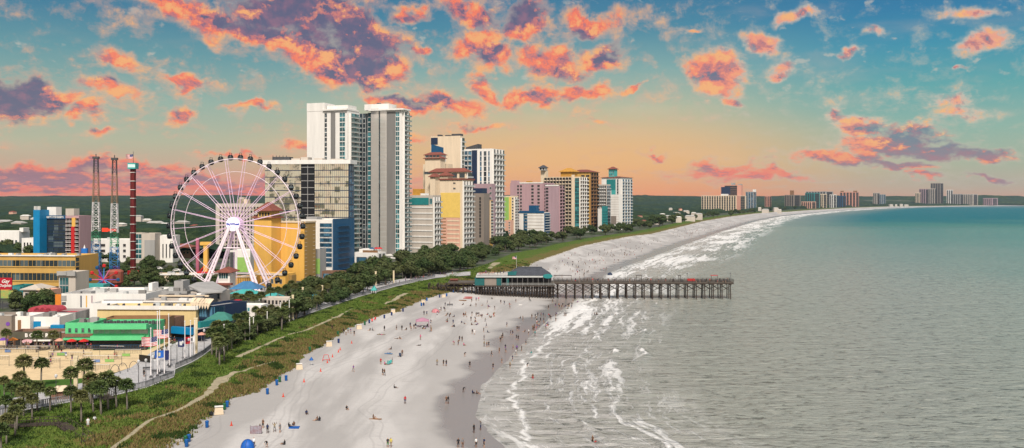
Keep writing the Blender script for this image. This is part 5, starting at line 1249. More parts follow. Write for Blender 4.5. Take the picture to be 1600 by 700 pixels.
q.panel('f', 47.5, 64, 502, 513, m_['bluec'], .15, 'teal_panel'); q.panel('f', 82, 103, 507, 512, m_['bluec'], 1.2, 'teal_awning'); q.panel('f', 60, 82, 510, 515, m_['beige'], 2.2, 'canopy')
q = low('red_roof_arcade', 'low arcade with rose red arched roofs beyond the teal shop', 48, 118, 120, 278, 488, (m_['grey'], mat('rose_roof', (.45, .06, .08), .7, .25, 1)), 1, L=10)
for k in range(4):
    b = MB(); n_ = 10; r_ = 1.9; xo = q.fx(50+k*9); yo = 1.
    vs_2 = [(xo+r_*math.cos(math.pi*i/n_), yo+e, q.H+r_*.8*math.sin(math.pi*i/n_)) for e in (0, 6) for i in range(n_+1)]
    b.add(vs_2, [(i, i+1, n_+2+i, n_+1+i) for i in range(n_)]+[tuple(range(n_+1))]); b.build('arched_roof', _mats['rose_roof'], q.root, q.base, -q.th)
q = low('beige_shed', 'small beige house with pitched roof among trees left of the white hall', 36, 62, 70, 335, 452, (m_['beige'], m_['roofg']), 3, L=9, roof=False); q.hiproof(m_['beige'], .8, 1.6); q.grid('f', 'window', 38, 60, 3, 456, 464, 1, (m_['white'], m_['glass']), .6, .6)
q = low('terracotta_house', 'small terracotta-walled house right of the small beige house', 60, 77, 80, 330, 453, (m_['peach'], m_['cream']), 3, L=8)
q.panel('f', 58, 79, 450.5, 453.5, m_['cream'], .5, 'roof_edge')
q = low('teal_glass_house', 'dark teal glass corner building behind the red script sign', 19, 36, 38, 338, 446, (m_['teal'], m_['roofg']), 3, L=7); q.strip('f', 20, 35, 448, 465, 3, m_['glasst'], m_['teal'], 'glazing', .12, 4)
# red script sign on posts
Y_ = 322; x_ = (9-800)*Y_/F; t = thing('script_sign', 'red billboard with white script lettering at the left edge', 'sign', (x_, Y_, 5)); z0_, z1_ = zat(452.5, Y_)-5, zat(434, Y_)-5
bd = MB().box(-2.6, 2.3, -.2, .2, z0_, z1_).build('board', mat('sign_red', (.42, .01, .025), .5), t)
for wd_, zz_ in (('Gay', .70), ('Dolphin', .34)): obj('lettering', textmesh(wd_, 1.75 if wd_ == 'Gay' else 1.35, m_['white'], .04, .35, .02), bd, (-.1, -.25, lerp(z0_, z1_, zz_)))
b = MB(); b.box(-2.2, -1.9, -.1, .1, 0, z0_); b.box(1.6, 1.9, -.1, .1, 0, z0_); b.build('post', m_['dgrey'], t)
b = MB()
for k in range(4): b.tube([(-2.1+k*1.3, 0, z1_), (-2.1+k*1.3, -.2, z1_+1.5)], .06, 5); b.lathe([(.05, z1_+1.5), (.3, z1_+1.7), (.05, z1_+2.0)], 8, (-2.1+k*1.3, -.2))
b.build('lamps', m_['dgrey'], t)
t = thing('green_sign', 'green and orange painted panel under the red script billboard', 'sign', ((11-800)*318/F, 318, 5)); MB().box(-2.2, 2.2, -.1, .1, zat(466, 318)-5, zat(454, 318)-5).build('board', mat('leafy_paint', (.12, .38, .12), .6, .1, 1.2, col2=(.5, .32, .08)), t); MB().box(-1.8, -1.6, .1, .3, 0, 3).build('post', m_['dgrey'], t)
# pier restaurant awnings and the seafood place with striped awnings
t = bthing('awning_restaurant', 'restaurant with cream pointed awnings over dark glass and a teal skirt roof', 'restaurant', 325, 262)
q = Box(t, 306, 333, 352, 262, 478, (m_['navy'], m_['roofg']), 26, L=14)
for k in range(7):
    a_ = 304+k*4.2; x0_ = q.fx(min(a_, 333)) if a_ < 331 else None
    face, c0 = ('f', q.fx(a_+2)) if a_ < 331 else ('r', q.ry(a_+3))
    p, rz = q.place(face, c0, q.z(470)); w_ = .8
    b = MB().add([(-w_, 0, .6), (w_, 0, .6), (w_, -1.5, -.6), (-w_, -1.5, -.6), (0, -1.7, -2.4)], [(0, 3, 2, 1), (3, 4, 2), (0, 4, 3), (1, 2, 4)]); b.build('awning', m_['cream'], t, p, rz)
q.strip('r', 334, 351, 480, 500, 1, m_['glassb'], m_['navy'], 'glazing', .15, 5); q.strip('f', 308, 332, 480, 500, 1, m_['glassb'], m_['navy'], 'glazing', .15, 5)
hip('teal_roof', 'green-teal hipped porch roof in front of the awning restaurant', 316, 360, 256, 502, 490, mat('porch_teal', (.05, .20, .16), .6, .2, 1.5), d=8, cat='porch')
q = low('red_brick_stand', 'small red and grey stepped kiosk right of the cream awnings', 351, 371, 374, 280, 474, (mat('maroon_paint', (.22, .03, .04), .6), m_['roofg']), 6, L=6); q.bands('f', 352, 371, 478, 490, 3, m_['grey'], .6, .7); q.roofbox(361, 370, 470, m_['red'], depth=2)
q = low('white_terrace', 'low white and pale teal terrace building behind the palm row', 371, 408, 412, 288, 477, (m_['white'], m_['roofw']), 6, L=6); q.strip('f', 374, 390, 481, 488, 1, m_['glasst'], m_['white'], 'glazing', .12, 4)
q = low('white_terrace', 'low white shop front between the turquoise canopy and the palms', 408, 460, 464, 318, 466, (m_['beige'], m_['roofw']), 8, L=6); q.grid('f', 'opening', 412, 458, 8, 469, 477, 1, (m_['white'], m_['shade']), .6, .8)
# blue arcade behind the flags
t = bthing('blue_arcade', 'blue-canopied open arcade behind the flagpoles', 'arcade', 290, 250)
q = Box(t, 268, 306, 330, 246, 516, (m_['navy'], m_['roofg']), 24, L=12); q.panel('f', 268, 306, 512, 522, m_['bluec'], 1.6, 'canopy'); q.panel('r', 306, 330, 503, 512, m_['teal'], 1.6, 'canopy')
q.grid('f', 'open_balcony', 269, 305, 4, 524, 536, 1, (m_['blue'], m_['shade'], m_['blue']), .95, .9, .8)
t = bthing('brick_house', 'dark brick stair house with a pale gable beside the flags', 'building', 262, 250); q = Box(t, 254, 270, 275, 250, 497, (m_['brick'], m_['roofg']), 10, L=6); q.panel('f', 253, 271, 495.5, 498.5, m_['cream'], .6, 'roof_edge'); q.grid('f', 'opening', 256, 270, 2, 502, 530, 3, (m_['brick'], m_['shade']), .6, .7)
# white scattered houses in the inland woods
random.seed(21); HM = {}
def house_mesh(w_, d_, h_, wm, rm):
    b = MB().box(-w_/2, w_/2, -d_/2, d_/2, -8, h_); return b.mesh('wall', [m_[wm]]), MB().add([(-w_/2-.6, -d_/2-.6, h_), (w_/2+.6, -d_/2-.6, h_), (w_/2+.6, d_/2+.6, h_), (-w_/2-.6, d_/2+.6, h_), (-w_/2+d_*.3, 0, h_+d_*.22), (w_/2-d_*.3, 0, h_+d_*.22)], [(0, 1, 5, 4), (1, 2, 5), (2, 3, 4, 5), (3, 0, 4), (3, 2, 1, 0)]).mesh('roof', [m_[rm]])
HS = [house_mesh(14, 9, 7, 'beige', 'roofw'), house_mesh(20, 12, 9, 'beige', 'roofg'), house_mesh(12, 9, 8, 'peach', 'roofr'), house_mesh(26, 14, 6, 'beige', 'roofg')]
wb = MB()
for k in range(4): wb.box(-5+k*3, -3.8+k*3, -.06, 0, 4, 5.6)
wme = wb.mesh('windows', [m_['glass']])
spots = [(20, 334, 2), (40, 340, 0), (55, 343, 0), (8, 347, 3), (30, 352, 1), (230, 345, 0), (243, 349, 3), (215, 341, 1), (258, 352, 0), (285, 351, 1), (305, 356, 2), (135, 352, 2), (125, 358, 2), (190, 352, 0), (1006, 345, 2), (1024, 343, 1), (1048, 326, 0), (1056, 333, 3), (1063, 327, 2), (1072, 331, 1), (1046, 338, 3), (1060, 340, 0), (1084, 333, 0), (1092, 336, 1), (1078, 338, 3), (1000, 339, 2), (1035, 335, 0), (1187, 325, 0), (1196, 327.5, 3), (1212, 326, 1), (1218, 328, 0), (1392, 319.6, 3), (1400, 320, 0), (1408, 319.8, 1), (1416, 320, 3)]
for i, (px_, py_, k) in enumerate(spots):
    Y_ = 1400*35/(py_-Y0+4) if py_ > 330 else 1400*32/(py_-Y0+3); x_ = (px_-800)*Y_/F; zb_ = zat(py_, Y_)
    side = 'left' if px_ < 400 else 'right'
    t = thing('house', 'pale house showing above the trees of the woods inland', 'house', (x_, Y_, zb_-4), R(random.uniform(-30, 20)), 'houses scattered in the woods')
    s_ = (1. if Y_ < 1500 else 1.25)*(.8 if px_ < 400 else .55)
    a_ = obj('wall', HS[k][0], t, scale=(s_,)*3); obj('roof', HS[k][1], t, scale=(s_,)*3)
# ------------------------------------------------------------------ the pier
YP, ZD = 396.0, 7.6
def xp(px, y=YP): return (px-800)*y/F
x0p, x1p = xp(700), xp(1146.5)
pier = thing('pier', 'weathered timber fishing pier reaching over the surf on braced pilings', 'pier', (xp(870), YP+4, 0))
def pl_(x, y, z): return (x-xp(870), y-(YP+4), z)
b = MB(); b.box(x0p-xp(870), x1p-xp(870), -4, 4, ZD-.35, ZD); b.build('deck', mat('deck_boards', (.11, .095, .08), .85, .3, .8), pier)
b = MB(); b.box(x0p-xp(870), x1p-xp(870), -4.2, -3.9, ZD-.9, ZD-.36); b.build('fascia_beam', M['wood'], pier); MB().box(x0p-xp(870), x1p-xp(870), 3.9, 4.2, ZD-.9, ZD-.36).build('fascia_beam', M['wood'], pier)
def rail(x0, x1, y):
    b = MB(); n = int(abs(x1-x0)/2)
    for z in (1.12, .8, .5, .22): b.box(x0, x1, y-.05, y+.05, ZD+z-.05, ZD+z+.04)
    for k in range(n+1): x = lerp(x0, x1, k/n); b.box(x-.07, x+.07, y-.07, y+.07, ZD, ZD+1.15)
    return b
xr = xp(866)-xp(870)
for y_ in (-4, 4): rail(xr, x1p-xp(870), y_).build('railing', M['wood'], pier)
b = MB()
for z in (1.12, .7, .35): b.box(x1p-xp(870)-.05, x1p-xp(870)+.05, -4, 4, ZD+z-.05, ZD+z+.05)
b.build('end_railing', M['wood'], pier)
pm = MB().tube([(0, 0, -3), (.0, 0, 4), (0, 0, ZD-.9)], [.26, .22, .20], 7).mesh('pile', [M['wood']])
capm = MB().box(-.22, .22, -4.4, 4.4, ZD-1.35, ZD-.9).mesh('cap_beam', [M['wood']])
xs = [xp(1142)-k*3.82 for k in range(36)]; random.seed(9)
for i, x in enumerate(xs):
    for y in (-3.6, 0, 3.6):
        o = obj('pile', pm, pier, (x-xp(870)+random.uniform(-.12, .12), y, 0)); o.rotation_euler = (R(random.uniform(-1, 1)), R(random.uniform(-1.2, 1.2)), 0)
        if x < xp(866): 
            if y == 0: obj('pile', pm, pier, (x-xp(870)+1.9, y-2, 0))
    obj('cap_beam', capm, pier, (x-xp(870), 0, 0))
b = MB().tube([(0, 0, ZD-1.6), (3.82, 0, ZD-3.9)], .10, 4).tube([(0, .22, ZD-3.9), (3.82, .22, ZD-1.6)], .10, 4)
bm_ = b.mesh('cross_brace', [M['wood']])
for x in xs[1:]:
    for y in (-3.9, 3.5): obj('cross_brace', bm_, pier, (x-xp(870), y, 0))
for x in xs[16:30]:
    o = obj('cross_brace', bm_, pier, (x-xp(870), -1.5, -1.6)); 
# shade shelters, benches and lamp poles on the deck
def shelter(px, w_, lab, m='wood', h=2.6):
    t = thing('pier_shelter', lab, 'shelter', (xp(px, YP+5), YP+5, ZD)); MB().box(-w_/2, w_/2, -1.2, 1.2, h-.12, h).build('roof', M[m], t)
    b = MB(); b.box(-w_/2+.1, -w_/2+.25, -1, -.85, 0, h-.13); b.build('post', M['wood'], t); MB().box(w_/2-.25, w_/2-.1, -1, -.85, 0, h-.13).build('post', M['wood'], t); return t
shelter(879, 8, 'long dark open shelter on the pier deck beside the restaurant'); shelter(998, 2.6, 'small open shelter at the middle of the pier deck'); shelter(1061, 1.2, 'narrow shelter on the pier deck before the fishing end'); shelter(1115.5, 3, 'red-framed shade canopy near the seaward end of the pier', 'red')
for px_, lab in ((981, 'lamp pole at the middle of the pier'), (1074, 'thin dark pole beside the red seats on the pier'), (1141.5, 'lamp pole at the very end of the pier'), (913, 'lamp pole on the pier close to the restaurant')):
    t = thing('lamp_pole', lab, 'lamp', (xp(px_), YP+.3, ZD)); MB().tube([(0, 0, 0), (0, 0, 3.6)], .06, 5).build('pole', M['dgrey'], t); MB().lathe([(.08, 3.6), (.28, 3.75), (.1, 4.1)], 8).build('lamp', M['dgrey'], t)
t = thing('bench', 'block of red seats by the rail near the seaward end of the pier', 'bench', (xp(1081), YP+1.5, ZD)); MB().box(-1.8, 1.8, -.4, .4, .3, .55).build('seat', M['red'], t); MB().box(-1.8, 1.8, .3, .45, .56, 1.3).build('backrest', M['red'], t)
for k in range(9):
    px_ = (1091, 1097, 1103, 1121, 1127, 1132, 1137, 1066, 1053)[k]; tb = MB().box(-.5, .5, -.3, .3, 0, .75).box(-.5, .5, .24, .3, .76, 1.2).build('tackle_bench', M['dgrey'], None, (xp(px_), YP+1.2, ZD)); tag(tb, 'dark bench with fishing gear by the rail of the pier', 'bench', 'benches on the pier')

# restaurant on the shore end
rs = thing('pier_restaurant', 'pier restaurant with teal walls, white roof edge and dark hipped shingle roof', 'restaurant', (xp(806), YP+5, ZD-1.3))
def rp(px): return xp(px)-xp(806)
zb = ZD-1.3; zq = lambda py: zat(py, YP)-zb
dteal = mat('dark_teal_board', (.012, .10, .10), .7)
b = MB(); b.box(rp(743), rp(867), -8, 8, -.45, 0); b.build('platform', M['wood'], rs)
b = MB(); b.box(rp(746), rp(862), -3, 7.5, 0.01, zq(433.5)); b.build('wall', mat('dark_interior_wall', (.05, .045, .05), .7), rs)
for a_, b2_, m in ((742, 757, 'teal'), (776, 783.5, 'teal'), (791, 795, 'teal')): MB().box(rp(a_), rp(b2_), -7.4, -3.01, 0.02, zq(434)).build('teal_wall', dteal, rs)
MB().box(rp(757.2), rp(775.8), -7.2, -3.01, 0.02, zq(434)).build('grey_wall', M['taupe'], rs)
MB().box(rp(744), rp(861), -8, 8, zq(432.6), zq(430.4)).build('white_roof_edge', M['rail'], rs)
MB().box(rp(746), rp(793), -7.6, 7.6, zq(430.1), zq(429.6)).build('terrace_floor', M['grey'], rs)
ze = zq(430)+.03
b = MB(); v = [(rp(793), -7, ze), (rp(862), -7, ze), (rp(862), 7, ze), (rp(793), 7, ze), (rp(808), -2.2, zq(420)), (rp(848), -2.2, zq(420)), (rp(848), 2.2, zq(420)), (rp(808), 2.2, zq(420))]
b.add(v, [(0, 1, 5, 4), (1, 2, 6, 5), (2, 3, 7, 6), (3, 0, 4, 7), (4, 5, 6, 7)]); b.box(rp(809), rp(847.5), -2.0, 2.0, zq(420), zq(418.4)); b.build('roof', M['roofd'], rs)
b = MB(); b.add([(rp(794), -7.4, zq(429.4)), (rp(806), -7.4, zq(429.4)), (rp(808), -4, zq(423.5)), (rp(793), -4, zq(425))], [(0, 1, 2, 3)]); b.build('teal_gable', dteal, rs)
o = MB().lathe([(1., -.12), (1., .12)], 20); o.v = [(x*2.1, z, y*1.0) for x, y, z in o.v]; ov = o.build('oval_sign', M['teal'], rs, (rp(855.5), -8.3, zq(430.5))); o = MB()
for k, w_ in enumerate((.9, 1.3, .7)): o.box(-.9+k*.3, -.9+k*.3+w_, -.16, -.13, .45-k*.4, .6-k*.4)
b = MB()
for k in range(11): x = lerp(rp(784), rp(865), k/10.); b.box(x-.07, x+.07, -7.9, -7.76, 0, zq(433.5))
b.build('veranda_posts', M['mgrey'], rs)
b = MB()
for z in (.55, 1.05): b.box(rp(784), rp(866), -7.95, -7.87, z-.04, z+.04)
for k in range(40): x = lerp(rp(784), rp(866), k/39.); b.box(x-.025, x+.025, -7.93, -7.89, 0, 1.05)
b.build('veranda_rail', M['rail'], rs)
b = MB()
for k in range(30):
    x = lerp(rp(744), rp(865), k/29.); 
    for y in (-7, 0, 7): b.tube([(x, y, -zb-1), (x, y, -.5)], .17, 5)
    b.tube([(x, -7, -.6), (x+3.2, -7, -zb+1.6)], .1, 4); b.tube([(x+3.2, -6.8, -.6), (x, -6.8, -zb+1.6)], .1, 4)
b.build('piling_frame', M['wood'], rs)
b = MB(); 
for z in (.5, 1.0): b.box(rp(746), rp(793), -7.62, -7.55, zq(429.6)+z-.04, zq(429.6)+z+.04)
for k in range(24): x = lerp(rp(746), rp(793), k/23.); b.box(x-.04, x+.04, -7.6, -7.56, zq(429.6), zq(429.6)+1)
b.build('terrace_rail', M['white'], rs)
zt2 = zb+zq(429.6)
for k, (px_, m) in enumerate(((751, 'red'), (757, 'red'), (763, 'brown'), (769, 'salmon'), (776, 'white'), (784, 'white'))):
    t = tag(MB().box(-.9, .9, -.5, .5, .65, .75).box(-.05, .05, -.05, .05, 0, .65).box(-.9, .9, -1.0, -.7, .4, .46).box(-.9, .9, .7, 1., .4, .46).build('terrace_table', M[m], None, (xp(px_), YP+2+(k % 2)*3, zt2)), 'picnic table on the roof terrace of the pier restaurant', 'table', 'tables on the pier restaurant terrace')
flagpole('flagpole', 'American flag on the slim pole behind the pier restaurant', 807, 408, 5, zat(400, 408), flag_mesh(1.9, 1.1, usa, 'usa'), zat(400.7, 408), .05)
# pier entrance
t = thing('pier_gate', 'dark walkway and kiosk leading from the boardwalk to the pier', 'walkway', (xp(720), YP+4, 0)); b = MB().box(xp(684)-xp(720), xp(744)-xp(720), -3, 3, 5.4, 5.8); b.build('walkway', M['wood'], t)
for k in range(7): x = lerp(xp(688), xp(742), k/6.)-xp(720); MB().box(x-.15, x+.15, -3, -2.7, 1.5, 6.9).build('post', M['wood'], t)
for z in (6.3, 6.8): MB().box(xp(684)-xp(720), xp(744)-xp(720), -3.05, -2.98, z, z+.08).build('rail', M['wood'], t)
MB().box(xp(703)-xp(720), xp(714)-xp(720), -1, 3, 5.81, 8.2).build('kiosk', M['brick'], t); MB().box(xp(702)-xp(720), xp(715)-xp(720), -1.5, 3.5, 8.21, 8.5).build('roof', M['roofr'], t)
# ------------------------------------------------------------------ trees, palms, dune grass
def leafmat(name, a, b_, c_):
    g = NT(name); n1 = g.noise(g.pos, .9, 4, .7); n2 = g.noise(g.pos, .13, 3, .6)
    oi = g.n('ShaderNodeObjectInfo')
    c = g.mix(g.ss(n1, .35, .68), a, b_); c = g.mix(g.ss(n2, .45, .7, 0, .55), c, c_); c = g.mix(g.ss(oi.outputs['Random'], .2, 1., 0, .6), c, c_); c = g.mix(g.ss(oi.outputs['Random'], .3, 0, 0, .5), c, a)
    g.base(c); g.b.inputs['Roughness'].default_value = .75; g.b.inputs['Specular IOR Level'].default_value = .2
    _mats[name] = g.m; return g.m
LM = leafmat('dark_foliage', (.024, .045, .012), (.070, .105, .030), (.085, .092, .034)); LP = leafmat('palm_foliage', (.042, .072, .020), (.125, .165, .050), (.16, .145, .055))
trunkm = mat('bark', (.13, .10, .075), .9, .3, .4); ptrunk = mat('palm_trunk', (.20, .17, .14), .9, .3, .3)
def palm_meshes(seed, H=5.0, r=1.85):
    rnd = random.Random(seed); lean = Vector((rnd.uniform(-.3, .3), rnd.uniform(-.3, .3), 0))
    tr = MB().tube([Vector((0, 0, -1)), Vector((0, 0, H*.3))+lean*.2, Vector((0, 0, H*.7))+lean*.6, Vector((0, 0, H))+lean], [.24, .18, .16, .2], 7).mesh('trunk', [ptrunk], True)
    b = MB(); top = Vector((0, 0, H))+lean
    for k in range(44):      # round head of spiky fans on short stalks
        z = 1-1.55*(k+.5)/44; a = k*2.399+rnd.uniform(-.2, .2); c_ = math.sqrt(max(0, 1-z*z)); d = Vector((c_*math.cos(a), c_*math.sin(a), z)); rr = r*rnd.uniform(.85, 1.12)
        s_ = d.cross(Vector((0, 0, 1))); s_ = s_.normalized() if s_.length > .05 else Vector((1, 0, 0)); n_ = s_.cross(d); q0 = top+d*rr*.42; b.add([top, top+s_*.04, q0], [(0, 1, 2)])
        for i in range(9):
            t = R(-78+19.5*i+rnd.uniform(-5, 5)); e = d*math.cos(t)+s_*math.sin(t); tip = q0+e*rr*rnd.uniform(.45, .62)+n_*rnd.uniform(-.1, .1)-Vector((0, 0, .16*rr)); sd_ = (s_*math.cos(t)-d*math.sin(t))*.085*r
            mid_ = q0+e*rr*.26; b.add([q0, mid_+sd_, tip, mid_-sd_], [(0, 1, 2, 3)])
    for k in range(7):   # dead skirt under the crown
        a = rnd.uniform(0, 6.28); d = Vector((math.cos(a), math.sin(a), 0)); p = top+d*.15
        b.add([p, p+d*.35+Vector((0, 0, -.9)), p+Vector((-d.y, d.x, 0))*.3+Vector((0, 0, -.7))], [(0, 1, 2)], 1)
    return tr, b.mesh('crown', [LP, mat('dead_frond', (.16, .12, .06), .9)])
def tree_meshes(seed, H=9., r=4., n=2200, flat=1.):
    rnd = random.Random(seed); b = MB(); b.tube([(0, 0, -1), (.1, 0, H*.4), (.2, .1, H*.7)], [.35, .24, .1], 7); lobes = []
    for k in range(9):
        a = rnd.uniform(0, 6.28); rr = r*rnd.uniform(.15, .68); z = H*rnd.uniform(.45, .85); c = Vector((rr*math.cos(a), rr*math.sin(a), z)); lobes.append((c, r*rnd.uniform(.32, .55)))
        b.tube([(.1, 0, H*.35), tuple(c)], [.15, .05], 5)
    lobes.append((Vector((0, 0, H*.86)), r*.5)); tr = b.mesh('trunk', [trunkm], True); b = MB()
    for k in range(n):
        c, lr = lobes[k % len(lobes)]
        d = Vector((rnd.gauss(0, 1), rnd.gauss(0, 1), rnd.gauss(0, 1))).normalized(); q = c+Vector((d.x*lr, d.y*lr, d.z*lr*.75*flat))*(rnd.random()**.35)*rnd.uniform(.85, 1.15)
        u_ = Vector((rnd.gauss(0, 1), rnd.gauss(0, 1), rnd.gauss(0, .6))).normalized(); v_ = u_.cross(d); s_ = rnd.uniform(.28, .6)
        b.add([q-u_*s_, q+v_*s_*.8, q+u_*s_, q-v_*s_*.8], [(0, 1, 2, 3)])
    return tr, b.mesh('crown', [LM])
PALMS = [palm_meshes(i) for i in range(4)]; TREES = [tree_meshes(10+i, 8.5, 4.4) for i in range(4)]; BUSH = [tree_meshes(30+i, 4.6, 3.8, 1500, .9) for i in range(3)]
random.seed(12)
def plant(kind, x, y, z, s_, label, group=None):
    nm, sets, cat = {'p': ('palm_tree', PALMS, 'palm tree'), 't': ('tree', TREES, 'tree'), 'b': ('shrub', BUSH, 'shrub')}[kind]
    tr, cr = random.choice(sets); t = thing(nm, label, cat, (x, y, z), random.uniform(0, 6.28), group); t.scale = (s_,)*3
    obj('trunk', tr, t); obj('crown', cr, t)
def palm_at(px, py, s_=1., label='', group=None, H=5.0):
    H *= s_; p = at(px, py, 5+H); plant('p', p.x, p.y, 5 if p.x < Xb(p.y) else ground_z(p.x, p.y), s_, label, group)
for px_, py_, s_, lb in ((38, 565, 1.15, 'full-crowned palm standing in front of the volleyball sand, left of the pair'), (64, 568, 1.0, 'palm with a visible trunk in front of the volleyball sand, right of the pair'), (130, 571, 1.15, 'tall palm right behind the cream column on the plaza'),
    (111, 583, 1.0, 'bushy palm left of the cream column on the plaza'), (9, 520, .9, 'palm in front of the dark grey shop at the left edge'), (57, 523, .9, 'palm left of the white letters on the bar front'), (84, 523, .9, 'palm right of the white letters on the bar front'), (176, 517, .9, 'lone palm in front of the mint green cafe'),
    (169, 588, 1.15, 'broad palm beside the boardwalk right of the cream column'), (199, 595, .95, 'rightmost palm before the boardwalk railing bends'), (64+47, 609, .85, 'small palm at the foot of the cream column'), (337, 509, 1.15, 'tall palm just right of the flags, taller of the clump')):
    palm_at(px_, py_, s_, lb)
for px_, py_ in ((7, 595), (32, 589), (17, 606), (37, 612), (58, 603), (78, 611), (8, 625), (26, 630), (44, 600), (10, 652), (-8, 612), (24, 642), (2, 668), (-14, 640), (50, 622)): palm_at(px_, py_, random.uniform(.72, .92), 'palm in the dense clump between lawn and railing at the lower left', 'palms at the lower left')
for px_, py_ in ((127, 613), (146, 602), (158, 600), (182, 592), (142, 590)): palm_at(px_, py_, random.uniform(.9, 1.1), 'palm in the row along the boardwalk right of the cream column', 'palms behind the boardwalk railing')
for px_, py_ in ((345, 518), (338, 527), (352, 507), (331, 520), (343, 534), (355, 520), (350, 530), (362, 512), (369, 496), (383, 493), (376, 504), (398, 484), (407, 489), (414, 484), (424, 481), (391, 500), (402, 498), (432, 484), (445, 478), (440, 486)): palm_at(px_, py_, random.uniform(.9, 1.15), 'palm in the thick row between the flags and the turquoise canopies', 'palms along the middle boardwalk')
for px_, py_ in ((349, 462), (369, 462), (388, 460), (378, 466), (409, 461), (422, 454), (434, 452), (398, 466), (454, 443), (461, 447), (447, 450)): palm_at(px_, py_, random.uniform(.9, 1.15), 'palm planted around the feet of the Ferris wheel', 'palms around the wheel')
def scatter(n, poly, kinds, sc_, label, group, seed, mind=3.2, zz=5):
    rnd = random.Random(seed); pts = []; tries = 0
    xs_ = [p[0] for p in poly]; ys_ = [p[1] for p in poly]
    def inside(x, y):
        c = False; j = len(poly)-1
        for i in range(len(poly)):
            if (poly[i][1] > y) != (poly[j][1] > y) and x < (poly[j][0]-poly[i][0])*(y-poly[i][1])/(poly[j][1]-poly[i][1])+poly[i][0]: c = not c
            j = i
        return c
    while len(pts) < n and tries < n*60:
        tries += 1; px_, py_ = rnd.uniform(min(xs_), max(xs_)), rnd.uniform(min(ys_), max(ys_))
        if not inside(px_, py_): continue
        p = at(px_, py_, zz)
        if any((p-q).length < mind for q in pts): continue
        pts.append(p); k = rnd.choice(kinds); plant(k, p.x, p.y, min(zz, ground_z(p.x, p.y)), rnd.uniform(*sc_), label, group)
scatter(80, [(455, 470), (500, 452), (560, 436), (625, 424), (650, 432), (590, 450), (540, 470), (490, 488), (462, 500)], 'pptbb', (.75, 1.1), 'tree in the thick belt between the blue hotel and the boardwalk', 'belt of trees below the hotels', 1)
scatter(34, [(345, 545), (352, 535), (400, 512), (450, 497), (470, 492), (460, 505), (400, 526), (350, 548)], 'pbb', (.6, .9), 'shrubby palm lining the dune side of the middle boardwalk', 'low palms on the dune side', 2, 2.4)
scatter(60, [(620, 418), (700, 398), (790, 384), (812, 392), (760, 404), (720, 424), (650, 436), (612, 440)], 'ttb', (.8, 1.2), 'dark tree in the belt at the foot of the banded hotels', 'belt of trees by the banded hotels', 3, 4)
scatter(95, [(770, 388), (870, 366), (940, 356), (1010, 348), (1020, 357), (986, 363), (940, 369), (871, 381), (803, 394)], 'ttb', (.85, 1.3), 'dark tree in the belt between the pink and cream hotels and the dunes', 'belt of trees beyond the pier', 4, 7)
scatter(40, [(1020, 351), (1100, 339), (1200, 328.5), (1290, 325), (1290, 326), (1200, 330.8), (1100, 342), (1030, 355)], 'tb', (1.2, 2.0), 'small dark tree fringing the dunes far along the bay', 'trees fringing the far dunes', 5, 14)
scatter(60, [(560, 440), (600, 422), (660, 404), (740, 396), (770, 400), (730, 424), (680, 430), (640, 438), (600, 446)], 'ttb', (.8, 1.2), 'dark tree in the grove between the restaurant block and the pier entrance', 'grove by the pier entrance', 13, 3.4)
scatter(26, [(8, 487), (20, 474), (80, 474), (88, 480), (86, 492), (40, 494)], 'tbb', (.55, .85), 'dark green tree between the red script sign and the red arched roofs', 'trees left of the white hall', 6, 2.2)
scatter(44, [(184, 450), (186, 416), (255, 414), (300, 432), (298, 450), (230, 456)], 'tbb', (.6, .95), 'dark green tree in the grove between the drop tower and the wheel', 'grove right of the drop tower', 7, 3)
scatter(14, [(112, 440), (120, 412), (185, 414), (186, 432), (150, 436)], 'tb', (.8, 1.1), 'dark tree behind the blue tower ride and the slingshot towers', 'trees behind the small rides', 8, 4)
scatter(10, [(0, 402), (8, 396), (60, 397), (50, 404)], 't', (.9, 1.3), 'dark round tree behind the ochre office block', 'trees behind the office block', 9, 6)
scatter(16, [(300, 446), (310, 430), (345, 430), (345, 448)], 'b', (.55, .8), 'round clipped shrub left of the wheel legs', 'shrubs by the wheel', 10, 3)
# sea oats and dune grass: one object of many blades
def near_trail(x, y):
    for a, c, w_ in TRAILS:
        ab = c-a; t = clamp(((x-a.x)*ab.x+(y-a.y)*ab.y)/(ab.x**2+ab.y**2))
        if (a.x+ab.x*t-x)**2+(a.y+ab.y*t-y)**2 < (w_*.5+.35)**2: return True
    return False
rnd = random.Random(4); b = MB(); gm = [mat('grass_green', (.070, .130, .020), .9, .35, 3, spec=.1, col2=(.125, .155, .035)), mat('sea_oats', (.150, .120, .045), .9, .3, 2.5, spec=.1, col2=(.20, .145, .06)), mat('grass_dark', (.036, .062, .014), .9, .3, 2, spec=.1)]
for k in range(46000):
    y = 128+ (1-rnd.random()**.55)*460; 
    xb, xd = Xb(y), Xd(y); t_ = rnd.random(); t_ = t_ if rnd.random() < .7 else t_*.35+.62
    x = lerp(xb, xd+.8+1.6*fbm(0, y, 9, 4)*2, t_)
    br = t_+.9*fbm(x, y, 14, 3) > .62
    h_ = rnd.uniform(.22, .55)*(1.25 if br else .9); 
    if fbm(x, y, 6, 3, 3.) > .16: m_i = 2; h_ *= 1.3
    else: m_i = 1 if br and rnd.random() < .8 else 0
    if near_trail(x, y): continue
    z = ground_z(min(x, xd), y)
    if x > xd: z -= .15
    for q in range(3):
        a = rnd.uniform(0, 6.28); w_ = rnd.uniform(.07, .16)*(1+y/400); dx, dy = math.cos(a)*w_, math.sin(a)*w_; lx, ly = rnd.uniform(-.35, .35), rnd.uniform(-.35, .35); ox, oy = rnd.uniform(-.5, .5), rnd.uniform(-.5, .5)
        b.add([(x+ox-dx, y+oy-dy, z-.05), (x+ox+dx, y+oy+dy, z-.05), (x+ox+lx, y+oy+ly, z+h_)], [(0, 1, 2)], m_i)
dg_ = b.build('dune_grass', gm); dg_['kind'] = 'stuff'
